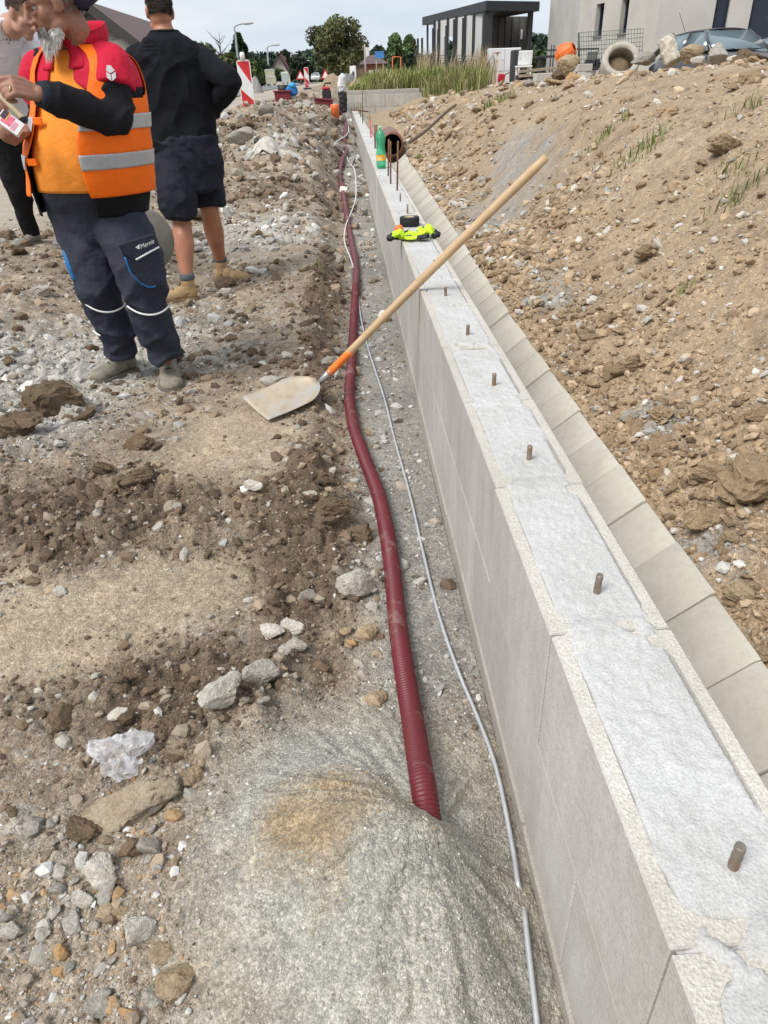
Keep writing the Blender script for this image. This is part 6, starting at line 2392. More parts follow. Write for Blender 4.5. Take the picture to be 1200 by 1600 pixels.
# ---- the third man, half hidden at the left edge
def build_man_white():
    zb = .28
    root = Vector((-2.35, 5.85, zb))
    t = thing("person", "man in white t-shirt and black trousers bending forward at the left edge", "person", root)
    fwd = Vector((.80, -.60, 0))
    T = Torso([(J(22, 240, 5.95), .17, .13, .14), (J(20, 210, 5.93), .185, .14, .14), (J(14, 170, 5.88), .19, .145, .13), (J(8, 125, 5.80), .20, .14, .13), (J(5, 85, 5.72), .21, .13, .14),
               (J(6, 58, 5.68), .19, .115, .13), (J(10, 42, 5.64), .13, .095, .11), (J(16, 32, 5.60), .08, .075, .08), (J(20, 25, 5.58), .064, .064, .066)], fwd)
    l = T.l
    hc = J(36, 24, 5.46)
    shL, elL, wrL = T.P(PI / 2, 4.9, -.03), J(78, 140, 5.40), J(62, 190, 5.15)
    shR, elR, wrR = T.P(-PI / 2, 4.9, -.03), J(-45, 120, 5.5), J(-15, 150, 5.20)
    hL, hR = T.P(PI / 2, .6, -.09), T.P(-PI / 2, .6, -.09)
    gL, gR = at_z(100, 384, zb), at_z(42, 386, zb)
    aL, aR = gL + Vector((.02, .1, .10)), gR + Vector((.02, .1, .10))
    kL, kR = (hL + aL) * .5 + Vector((.03, -.05, .02)), (hR + aR) * .5 + Vector((.03, -.05, .02))
    b = MB()
    T.closed(b, root, -.012, .2)
    M, c = head(b, hc - root, (.70, -.45, -.55), (.42, -.2, .88), 1.0, True)
    limb(b, [hc + M @ Vector((0, -.03, -.03)), hc + M @ Vector((0, -.05, -.10)), J(16, 40, 5.62)], [.058, .06, .072], root)
    for a in ((shL, elL, wrL), (shR, elR, wrR)):
        limb(b, a, [.052, .043, .029], root)
    limb(b, [hL, kL, aL], [.085, .056, .04], root)
    limb(b, [hR, kR, aR], [.085, .056, .04], root)
    hand(b, wrL - root, (-.2, -.5, -.6), (.8, -.4, .2), 1.0, (1.1, 1.1, 1.15, 1.2), 1, .6)
    hand(b, wrR - root, (.5, -.5, -.3), (-.2, -.6, .7), 1.0, (1.1, 1.1, 1.15, 1.2), -1, .6)
    remesh_obj("body", b, .0075, SK3, t, 3, .45)
    eyes(M, c + root, root, t)
    r = np.random.RandomState(9)
    rr, dd = [], []
    while len(rr) < 3600:
        v = r.normal(size=3)
        v /= np.linalg.norm(v)
        x, y, z = v
        if z < -.45 or (y > .5 and z < .45) or (z < -.05 and y > .0):
            continue
        rr.append(np.array(list(c + M @ Vector((x * .0765, -.016 + y * .098, .042 + z * .087)))))
        dd.append(np.array(list(M @ Vector((x, y - .2, z - .4)).normalized())))
    strands("short_hair", rr, dd, np.full(len(rr), .014), .0022, mat("grey_brown_hair", (.14, .115, .09), .6, .3, 70), t, 5, .1)
    s = MB()
    T.closed(s, root, .008, .9, 7.3)
    limb(s, [T.P(PI / 2, 4.9, -.12), shL, shL.lerp(elL, .55)], [.085, .082, .075], root)
    limb(s, [T.P(-PI / 2, 4.9, -.12), shR, shR.lerp(elR, .55)], [.085, .082, .075], root)
    o = remesh_obj("t_shirt", s, .0085, C_WHITE, t, 3)
    wrinkle(o, .009, 6, 51)
    # faint grey lettering on the chest, too small to read
    lm = mat("faded_print", (.34, .34, .36), .8, .2, 60)
    for i in range(2):
        for k in range(9 - 3 * i):
            a = -.75 + .105 * k + .06 * i
            p = T.P(a, 4.75 - .22 * i, .011) - root
            w = MB()
            w.box(p, (.012, .006, (.011 if (k * 7 + i) % 3 else .018)), Matrix((l, T.f, UP)).transposed())
            w.build("print_mark", lm, o)
    p = MB()
    T.closed(p, root, .004, 0.0, 1.6)
    limb(p, [hL, kL, aL - UP * .02], [.11, .082, .058], root)
    limb(p, [hR, kR, aR - UP * .02], [.11, .082, .058], root)
    o = remesh_obj("trousers", p, .0085, C_BLACKT, t, 3)
    wrinkle(o, .007, 10, 61)
    shoe("trainer", gL + Vector((.04, .16, 0)), gL + Vector((-.02, -.12, 0)), root, t, M_SHOE3, M_SHOE3, .05, .066, .03, M_LACE)
    shoe("trainer", gR + Vector((.07, .14, 0)), gR + Vector((-.06, -.10, 0)), root, t, M_SHOE3, M_SHOE3, .05, .066, .03, M_LACE)
    # the tool he holds
    a, e = J(-22, 128, 5.12), J(38, 187, 5.02)
    d = (e - a).normalized()
    pole = MB()
    end = a + d * 1.15
    pole.tube([a - d * .15, a, e, end], .0165, 12)
    o = pole.build("tool_handle", mat("worn_ash", (.42, .33, .20), .6, .15, 6))
    tag(o, "wooden tool handle slanting past the white t-shirt at the left edge", "tool handle")

build_man_white()

# ------------------------------------------------------------------ road
def sheet_along(name, x0, x1, y0, y1, lift, m, ny=120, nx=8, kind="structure", thick=0):
    ys = np.geomspace(y0, y1, ny)
    xs = np.linspace(x0, x1, nx)
    X, Y = np.meshgrid(xs, ys)
    x, y = X.ravel(), Y.ravel()
    z = base_z(x, y) + lift
    me = np_mesh(name, np.stack([x, y, z], 1), grid_faces(nx, ny), True)
    o = link(name, me, None, [m])
    return tag(o, kind=kind)

M_ASPH = mat("asphalt", (.20, .20, .205), .9, .14, 1.2, .3, 90, .004, dirt=(.30, .27, .23), dirt_amt=.12, dirt_scale=.5)
sheet_along("road", -12.0, -4.9, 9.5, 400, .035, M_ASPH)
sheet_along("pavement", -14.2, -12.15, 9.5, 400, .13, mat("pavement_slabs", (.42, .41, .39), .9, .12, 3))
def kerb():
    b = MB()
    y = 9.5
    r = random.Random(2)
    t = thing("kerb", "pale stone kerb along the far side of the road", "kerb", (-12.07, 9.5, 0))
    me = MB().box((0, 0, 0), (.15, .99, .3), bevel=.01).mesh("kerb_stone")
    me.materials.append(mat("kerb_stone", (.46, .45, .42), .9, .1, 8))
    while y < 60:
        o = link("kerb_stone", me, t)
        z = float(base_z(np.array([-12.07]), np.array([y + .5]))[0])
        o.location = (0, y + .5 - 9.5, z + .0)
        y += 1.0
kerb()

# ------------------------------------------------------------------ trees
def leaf_mat(name, transl=.0):
    if name in MATS:
        return MATS[name]
    m, nt, b = new_mat(name)
    a = nt.nodes.new("ShaderNodeAttribute")
    a.attribute_name = "soil"
    nt.links.new(a.outputs['Color'], b.inputs['Base Color'])
    b.inputs['Roughness'].default_value = .65
    b.inputs['Specular IOR Level'].default_value = .25
    MATS[name] = m
    return m

M_LEAF = leaf_mat("leaves")
M_BARK = mat("bark", (.12, .10, .08), .9, .3, 10, .6, 30, .02)

def leaf_cloud(pts, size, cols, seed):
    r = np.random.RandomState(seed)
    n = len(pts)
    a = r.normal(size=(n, 3))
    a /= np.linalg.norm(a, axis=1)[:, None]
    b = np.cross(a, r.normal(size=(n, 3)))
    b /= np.maximum(1e-6, np.linalg.norm(b, axis=1))[:, None]
    s = size * r.uniform(.6, 1.4, (n, 1))
    V = np.stack([pts - a * s, pts + b * s * .7, pts + a * s, pts - b * s * .7], 1).reshape(-1, 3)
    F = (np.arange(n)[:, None] * 4 + np.array([[0, 1, 2, 3]]))
    return V, F, np.repeat(cols, 4, 0)

def tree(name, label, cat, px, py_base, py_top, Y, half_px, n, col, seed, shape='round', group=None, leaf=.16, trunk=True, zbase=None):
    top, base = at_y(px, py_top, Y), at_y(px, py_base, Y)
    zb = float(base_z(np.array([base.x]), np.array([Y]))[0]) if zbase is None else zbase
    H = top.z - zb
    edge = at_y(px + half_px, (py_top + py_base) / 2, Y)
    R = abs(edge.x - base.x)
    t = thing(name, label, cat, (base.x, Y, zb), 0, group)
    r = np.random.RandomState(seed)
    crown_lo = max(.06, (base.z - zb) / H)
    nb = 34 if shape == 'round' else 40
    cen, rad = [], []
    for i in range(nb):
        if shape == 'round':
            v = r.normal(size=3)
            v /= np.linalg.norm(v)
            q = r.uniform(.45, .86)
            c = np.array([v[0] * R * q, v[1] * R * q, H * (crown_lo + (1 - crown_lo) * .5) + v[2] * H * (1 - crown_lo) * .5 * q])
            rr = R * r.uniform(.22, .40)
        elif shape == 'cone':
            h = r.uniform(0, 1) ** .8
            a = r.uniform(0, 2 * PI)
            w = R * (1 - h) ** .8 * .75
            c = np.array([math.cos(a) * w, math.sin(a) * w, H * (crown_lo + (1 - crown_lo) * h * .93)])
            rr = R * (.16 + .22 * (1 - h))
        else:
            h = r.uniform(0, 1)
            a = r.uniform(0, 2 * PI)
            w = R * .55 * math.sin(PI * (h * .8 + .15)) ** .7
            c = np.array([math.cos(a) * w, math.sin(a) * w, H * (crown_lo + (1 - crown_lo) * h * .92)])
            rr = R * r.uniform(.25, .42)
        cen.append(c)
        rad.append(rr)
    cen, rad = np.array(cen), np.array(rad)
    k = r.randint(0, nb, n)
    v = r.normal(size=(n, 3))
    v /= np.linalg.norm(v, axis=1)[:, None]
    v *= (r.uniform(0, 1, (n, 1)) ** .4)
    pts = cen[k] + v * rad[k][:, None] * np.array([1, 1, .85])
    pts = pts[pts[:, 2] < H]
    n = len(pts)
    cl = np.array(col)[None] * r.uniform(.55, 1.5, (nb, 1))[k[:n] % nb] * r.uniform(.75, 1.3, (n, 1))
    V, F, C = leaf_cloud(pts, leaf, cl, seed + 1)
    me = np_mesh("crown", V, F, False, C)
    link("crown", me, t, [M_LEAF])
    if trunk:
        b = MB()
        b.tube([(0, 0, -.3), (0, 0, H * .3), (0, 0, H * .75)], [R * .09 + .05, R * .07 + .04, .03], 8)
        for i in range(7):
            c = cen[i]
            b.tube([(0, 0, H * (.22 + .06 * i)), tuple(c * np.array([.5, .5, .9])), tuple(c)], [R * .04 + .02, R * .025 + .015, .01], 6)
        b.build("trunk", M_BARK, t)
    return t

tree("chestnut_tree", "big round leafy tree standing over the far end of the road", "tree", 526, 118, 21, 150, 43, 11000, (.105, .115, .050), 3, 'round', leaf=.27)
tree("spruce_tree", "dark conifer behind the first street lamp", "tree", 377, 104, 50, 112, 18, 3200, (.030, .052, .026), 4, 'cone', leaf=.26)
tree("birch_tree", "upright light green tree left of the dark pavilion", "tree", 618, 108, 52, 95, 15, 2400, (.095, .15, .055), 5, 'tall', leaf=.2)
tree("birch_tree", "second upright light green tree, nearer the dark pavilion", "tree", 640, 106, 54, 92, 13, 2400, (.10, .155, .06), 6, 'tall', leaf=.2)
tree("round_tree", "dark green tree between big round tree and light green trees", "tree", 590, 105, 72, 170, 16, 1500, (.040, .065, .035), 7, 'round', leaf=.35)
tree("garden_tree", "dark bushy tree beside the white gabled house", "tree", 470, 122, 90, 125, 22, 2200, (.022, .035, .018), 8, 'round', leaf=.25)
tree("garden_tree", "dark tree just right of the second street lamp", "tree", 446, 112, 78, 140, 10, 1400, (.028, .045, .024), 9, 'tall', leaf=.28)
HEDGE = [(350, 142, 84, 62, 34, (.085, .11, .03), "yellow green bush nearest the man in shorts, left of the lamp"), (392, 136, 98, 70, 22, (.07, .105, .028), "bright green bush behind the striped board"),
         (402, 132, 92, 88, 20, (.035, .06, .025), "dark green bush behind the bright green bush"), (432, 126, 108, 100, 12, (.04, .07, .028), "low bush behind the stacked containers"),
         (455, 124, 110, 120, 13, (.035, .06, .026), "low bush beyond the grey container"), (330, 130, 66, 95, 30, (.06, .075, .035), "tall olive bush left of the conifer")]
for i, (px, yb, yt, Y, hw, c, lb) in enumerate(HEDGE):
    tree("bush", lb, "bush", px, yb, yt, Y, hw, 2600, c, 20 + i, 'round', "roadside bushes", leaf=.16 + Y * .0009, trunk=False)
tree("cedar_hedge", "dark evergreen bush beside the fence posts left of the pavilion", "bush", 645, 108, 84, 60, 16, 2200, (.018, .028, .016), 31, 'round', leaf=.13, trunk=False)

def bare_tree():
    y = 85
    b0, tp = at_y(346, 92, y), at_y(344, 50, y)
    t = thing("bare_tree", "leafless small tree behind the man in shorts", "tree", (b0.x, y, b0.z - 1.5))
    b = MB()
    H = tp.z - b0.z + 1.5
    b.tube([(0, 0, 0), (0, 0, H * .55), (.1, 0, H)], [.10, .06, .02], 6)
    b.build("trunk", M_BARK, t)
    r = random.Random(3)
    for i in range(13):
        h = H * r.uniform(.4, .85)
        a = r.uniform(0, 6.28)
        l = r.uniform(.5, 1.3)
        q = MB()
        q.tube([(0, 0, h), (math.cos(a) * l * .5, math.sin(a) * l * .5, h + l * .35), (math.cos(a) * l, math.sin(a) * l, h + l * .9)], [.035, .025, .012], 5)
        q.build("branch", M_BARK, t)
bare_tree()

def treeline():
    r = np.random.RandomState(44)
    P, C = [], []
    def band(px0, px1, pytop, Y, n, jitter, col, hmin, hmax):
        for i in range(n):
            px = r.uniform(px0, px1)
            y = Y * r.uniform(.9, 1.15)
            ridge = pytop + jitter * (math.sin(px * .021) + .6 * math.sin(px * .057 + 1))
            top = at_y(px, ridge + r.exponential(6), y)
            h = r.uniform(hmin, hmax)
            m = 34
            hh = r.uniform(0, 1, m) ** .8
            a = r.uniform(0, 2 * PI, m)
            w = h * .24 * (1 - hh) ** .7 * np.sqrt(r.uniform(0, 1, m))
            pts = np.stack([top.x + np.cos(a) * w, y + np.sin(a) * w, top.z - h + h * hh], 1)
            P.append(pts)
            C.append(np.array(col)[None] * r.uniform(.6, 1.35) * r.uniform(.75, 1.25, (m, 1)))
    band(250, 700, 80, 520, 900, 3, (.050, .082, .050), 14, 24)
    band(250, 720, 92, 400, 700, 2, (.058, .090, .042), 10, 18)
    band(250, 620, 106, 300, 420, 2, (.055, .082, .036), 6, 12)
    band(700, 1250, 62, 330, 800, 5, (.038, .064, .044), 12, 20)
    band(780, 960, 84, 220, 260, 2, (.05, .085, .03), 4, 7)
    band(-120, 300, 84, 420, 420, 3, (.034, .056, .028), 12, 22)
    V, F, C_ = leaf_cloud(np.concatenate(P), 1.3, np.concatenate(C), 9)
    me = np_mesh("far_woods", V, F, False, C_)
    tag(link("far_woods", me, None, [M_LEAF]), "wooded hills along the horizon", None, None, "stuff")
    # the hills they stand on
    for nm, Y, pts in (("far_hill", 560, [(-300, 96), (200, 92), (330, 86), (480, 84), (600, 88), (760, 96), (900, 100), (1300, 86)]), ("far_hill", 380, [(680, 100), (760, 80), (850, 70), (950, 72), (1100, 66), (1300, 70)])):
        vs, fs = [], []
        for i, (px, py) in enumerate(pts):
            p = at_y(px, py, Y)
            vs += [(p.x, Y - 160, 0.5), (p.x, Y - 30, p.z * .7), (p.x, Y, p.z), (p.x, Y + 120, p.z * .8), (p.x, Y + 260, 0)]
        for i in range(len(pts) - 1):
            fs += [(i * 5 + k, i * 5 + k + 1, (i + 1) * 5 + k + 1, (i + 1) * 5 + k) for k in range(4)]
        o = MB().add(vs, [f[::-1] for f in fs], 0, True).build(nm, mat("hill_green", (.030, .050, .024), .95, .4, .05))
        tag(o, kind="structure")
treeline()

# ------------------------------------------------------------------ embankment grass
def grass_field():
    r = np.random.RandomState(51)
    n = 26000
    x = r.uniform(.2, 10, n)
    y = 27.9 + r.uniform(0, 1, n) ** 1.3 * 14
    k = (fbm(x, y, .4, 3, 501) > -.45) & ~((x > 4.6) & (y < 33.6)) & (x < 8)
    x, y = x[k], y[k]
    n = len(x)
    z = base_z(x, y)
    hts = r.uniform(.25, .8, n) * (1 + .35 * fbm(x, y, .5, 3, 511)) * np.clip((x + .3) / 1.6, .35, 1)
    t = np.clip(.5 + .9 * fbm(x, y, .7, 3, 521), 0, 1)[:, None]
    c = (np.array([[.23, .28, .075]]) * t + np.array([[.33, .32, .14]]) * (1 - t)) * r.uniform(.6, 1.25, (n, 1))
    o = blades("grass_bank", np.stack([x, y, z - .03], 1), hts, .022, c, 5, .55)
    tag(o, "tall yellow green grass on the bank behind the cross wall", None, None, "stuff")
    # near edge of the grass, right of the cross wall
    n = 5200
    x = r.uniform(2.6, 5.8, n)
    y = r.uniform(21, 28, n)
    k = (fbm(x, y, .6, 3, 531) + (y - 23) * .10 + (x - 3.4) * .05 > .12) & (x < y * (at_y(764, 128, 1.0).x) - .05)
    x, y = x[k], y[k]
    z, _ = ground_full(x, y)
    t = r.uniform(0, 1, (len(x), 1))
    c = (np.array([[.15, .21, .05]]) * t + np.array([[.32, .27, .14]]) * (1 - t)) * r.uniform(.6, 1.2, (len(x), 1))
    o = blades("grass_edge", np.stack([x, y, z - .02], 1), r.uniform(.25, .75, len(x)), .016, c, 6, .7)
    tag(o, "mixed green and dry grass at the edge of the bank near the white cabinet", None, None, "stuff")
    n = 1500
    px = r.uniform(652, 775, n)
    x, y = [], []
    for q in px:
        p = at_y(q, 110, r.uniform(31, 37))
        x.append(p.x)
        y.append(p.y)
    x, y = np.array(x), np.array(y)
    z = base_z(x, y)
    dense = np.exp(-((px - 665) / 12) ** 2) + np.exp(-((px - 755) / 14) ** 2) + .15
    k = r.uniform(0, 1, n) < dense
    x, y, z = x[k], y[k], z[k]
    c = np.array([[.40, .32, .20]]) * r.uniform(.6, 1.2, (len(x), 1))
    o = blades("dry_grass", np.stack([x, y, z], 1), r.uniform(.9, 1.7, len(x)), .018, c, 7, .35)
    tag(o, "tall dry grass stalks in front of the dark pavilion", None, None, "stuff")
grass_field()

# ------------------------------------------------------------------ helpers for buildings: boxes with size in metres
M_CHAR = mat("charcoal_steel", (.035, .038, .043), .55, .15, 4)
M_GLASS = mat("dark_glass", (.05, .065, .085), .08, .1, 2, spec=.8)
M_WHITEWALL = mat("white_render", (.66, .65, .62), .9, .06, 2)
M_REDW = mat("sign_red", (.58, .03, .03), .45, .12, 25)
M_SIGNW = mat("sign_white", (.78, .78, .78), .4, .06, 20, dirt=(.5, .48, .44), dirt_amt=.15)

def bx(parent, name, m, c, s, rot=None, bevel=0.0):
    return MB().box(c, s, rot, bevel=bevel).build(name, m, parent)

def delineator(px, py_mid, Y, zb, label, lean=0.0, lamp=False, k=1.0):
    p = at_y(px, py_mid, Y)
    t = thing("striped_board", label, "traffic board", (p.x, Y, zb), .0, "red and white striped boards along the road works")
    t.rotation_euler = (0, lean, .12)
    H, W = 1.05 * k, .27 * k
    z0 = .10
    def outline(w, h, r):
        out = []
        for cx, cz, a0 in ((w / 2 - r, h - r, 0), (-w / 2 + r, h - r, 90), (-w / 2 + r, r, 180), (w / 2 - r, r, 270)):
            for i in range(5):
                a = math.radians(a0 + 22.5 * i)
                out.append((cx + math.cos(a) * r, cz + math.sin(a) * r))
        return out
    M = Matrix(((1, 0, 0), (0, 0, -1), (0, 1, 0)))
    MB().prism(outline(W, H, .05 * k), -.012, .012, 0, M, (0, 0, z0)).build("panel", M_SIGNW, t)
    w = W / 2 - .018 * k
    # three diagonal red stripes falling to the right
    for a, b in ((H - .03, H - .26), (H - .50, H - .74), (.20, .03)):
        a *= 1
        hi_l, hi_r = a, a - .22 * k
        lo_l, lo_r = b + .03, b - .19 * k
        if a > H - .1:
            poly = [(-w, H - .025), (w, H - .025), (w, H - .42 * k), (w, H - .42 * k), (-w, H - .06)]
        elif a < .3:
            poly = [(-w, .33 * k), (w * .98, .06), (w * .5, .025), (-w, .025)]
        else:
            poly = [(-w, hi_l), (w, hi_r), (w, lo_r), (-w, lo_l)]
        cl = []
        for q in poly:
            if not cl or (abs(q[0] - cl[-1][0]) + abs(q[1] - cl[-1][1])) > 1e-5:
                cl.append(q)
        MB().prism(cl[::-1] if False else cl, .012, .0145, 0, M, (0, 0, z0)).build("red_stripe", M_REDW, t)
    bx(t, "rubber_foot", mat("foot_rubber", (.05, .05, .05), .9, .3, 12), (0, .05, .05), (.42 * k, .85 * k, .12), bevel=.02)
    bx(t, "post", mat("grey_post", (.4, .4, .4), .6), (0, .03, .55 * k), (.05, .03, .95 * k))
    if lamp:
        MB().lathe([(.001, 0), (.05, 0), (.05, .1), (.035, .13), (.001, .13)], (0, 0, z0 + H), 14).build("lamp", M_SIGNW, t)
    return t

delineator(387, 146, 17.0, .64, "large red and white striped board beside the man in shorts", -.02, True)
delineator(479.5, 126, 50.0, 1.12, "smaller red and white striped board further up the road", 0, False)

def warning_sign(px, py, Y, zb, label):
    p = at_y(px, py, Y)
    t = thing("warning_sign", label, "road sign", (p.x, Y, zb))
    M = Matrix(((1, 0, 0), (0, 0, -1), (0, 1, 0)))
    H = p.z - zb
    tri = lambda s: [(-s, -s * .58), (s, -s * .58), (0, s * 1.15)]
    MB().prism(tri(.62), -.02, .02, 0, M, (0, 0, H)).build("red_border", M_REDW, t)
    MB().prism(tri(.40), .02, .03, 0, M, (0, 0, H)).build("face", M_SIGNW, t)
    MB().tube([(0, .05, 0), (0, .05, H + .4)], .04, 8).build("post", mat("grey_post", (.4, .4, .4), .6), t)
warning_sign(508.5, 118, 105, 1.5, "triangular red and white warning sign by the road, left of the soil heap")
warning_sign(469.5, 119, 110, 1.5, "pale triangular sign on the road left of the smaller striped board")

def lamp_post(px_b, py_b, px_t, py_t, arm_px, Y, label):
    b_, tp = at_y(px_b, py_b, Y), at_y(px_t, py_t, Y)
    e = at_y(px_t + arm_px, py_t - arm_px * .28, Y)
    zb = float(base_z(np.array([b_.x]), np.array([Y]))[0])
    t = thing("street_lamp", label, "street lamp", (b_.x, Y, zb), 0, "street lamps along the road")
    m = mat("galvanised_pole", (.42, .44, .45), .5, .1, 3, metal=.4)
    o = Vector((b_.x, Y, zb))
    r = .09 if Y < 90 else .11
    pts = catmull([Vector((0, 0, 0)), (tp - o) * .5, (tp - o) * .88, tp - o, (tp.lerp(e, .45) - o) + UP * (e.z - tp.z) * .4, e - o], 6)
    q = MB()
    q.tube(pts, [r * (1 - .45 * i / len(pts)) for i in range(len(pts))], 8)
    q.build("pole", m, t)
    h = MB()
    d = (e - tp).normalized()
    h.ball(e - o, 1, 12, s=(.50, .16, .10))
    h.build("lamp_head", mat("lamp_head", (.45, .46, .47), .4), t)
lamp_post(372, 100, 366.5, 42, 20, 66, "nearest and tallest street lamp behind the large striped board")
lamp_post(419, 108, 417.5, 74, 14, 100, "second street lamp, above the stacked containers")
lamp_post(455, 118, 454.5, 86, 7, 135, "third street lamp, right of the white gabled house")
lamp_post(477, 118, 476.5, 96, 4, 185, "fourth and smallest street lamp far up the road")

# ------------------------------------------------------------------ houses left of the road
def gable_house(name, label, x0, x1, y0, y1, z0, ze, zr, m_wall, m_roof, boards=False, nrows=0, over=.35):
    t = thing(name, label, "house", ((x0 + x1) / 2, (y0 + y1) / 2, z0))
    cx, cy = (x0 + x1) / 2, (y0 + y1) / 2
    xm = cx
    w = MB()
    hw, hl = (x1 - x0) / 2, (y1 - y0) / 2
    vs = [(-hw, -hl, 0), (hw, -hl, 0), (hw, -hl, ze - z0), (0, -hl, zr - z0), (-hw, -hl, ze - z0), (-hw, hl, 0), (hw, hl, 0), (hw, hl, ze - z0), (0, hl, zr - z0), (-hw, hl, ze - z0)]
    w.add(vs, [(0, 1, 2, 3, 4), (5, 9, 8, 7, 6), (1, 6, 7, 2), (0, 4, 9, 5)], 0)
    w.build("walls", m_wall, t)
    for s in (1, -1):
        sl = Vector((s * hw, 0, ze - zr))
        L = sl.length
        d = sl.normalized()
        nrm = Vector((-d.z * s, 0, d.x * s)) if s > 0 else Vector((d.z * -1 * -1, 0, 0))
        nrm = Vector((s * abs(d.z), 0, abs(d.x)))
        rf = MB()
        rows = nrows if nrows else 1
        Lt = L + over
        o = rf
        base = Vector((0, 0, zr - z0))
        M = Matrix((d, Vector((0, 1, 0)), nrm)).transposed()
        rf.box(base + d * (Lt / 2) + nrm * .03, (Lt, 2 * hl + 2 * over, .06), M)
        slope = rf.build("roof_slope", m_roof, t)
        if rows > 1:
            me = MB().box((0, 0, 0), (Lt / rows * 1.12, 2 * hl + 2 * over, .03)).mesh("tile_row")
            me.materials.append(m_roof)
            for i in range(rows):
                q = link("tile_row", me, slope)
                Mx = (M @ Matrix.Rotation(.05, 3, 'Y')).to_4x4()
                Mx.translation = base + d * (Lt * (i + .5) / rows) + nrm * .085
                q.matrix_local = Mx
        for e in (-1, 1):
            v = MB()
            v.box(base + d * (Lt / 2) + Vector((0, e * (hl + over + .04), 0)) - nrm * .04, (Lt, .08, .30), M)
            v.build("verge_board", mat("dark_verge", (.05, .042, .04), .7), t)
    if boards:
        n = 26
        for i in range(n):
            z = ze - z0 + (zr - ze) * (i + .5) / n
            w_ = hw * (1 - (i + .5) / n)
            bx(t, "siding_board", mat("siding", (.24, .215, .195), .8, .12, 3), (0, -hl - .025, z), (2 * w_, .045, (zr - ze) / n * .86), (-.12, 0, 0))
    return t

def big_house():
    Y0 = 31
    r0 = at_y(134, 6, Y0)           # ridge at the near gable
    ev = at_y(205, 66, Y0)          # lower end of the near verge
    far = at_y(209, 27, 46)
    hw = (ev.x - r0.x)
    Yf = 31
    for y in np.arange(33, 90, .5):
        q = at_y(209, 27, float(y))
        if q.x > r0.x:
            Yf = float(y)
            break
    gable_house("tiled_house", "house with brown tiled roof behind the men at the left", r0.x - hw, r0.x + hw, Y0 + .35, max(Yf, 42), .6, ev.z + .12, r0.z,
                mat("house_plaster", (.45, .41, .36), .9), mat("brown_roof_tile", (.155, .105, .092), .75, .25, 6, dirt=(.22, .17, .15), dirt_amt=.3, dirt_scale=2), True, 16)
big_house()
def white_house():
    Y = 118
    a, b_ = at_y(424, 112, Y), at_y(452, 112, Y)
    zr = at_y(438, 84, Y).z
    gable_house("white_house", "white gabled house with red brown roof beyond the stacked containers", a.x, b_.x, Y, Y + 12, 1.3, at_y(430, 112, Y).z, zr, mat("cream_wall", (.68, .60, .50), .9), mat("red_roof", (.16, .05, .045), .8, .2, 2), False, 0, .5)
white_house()
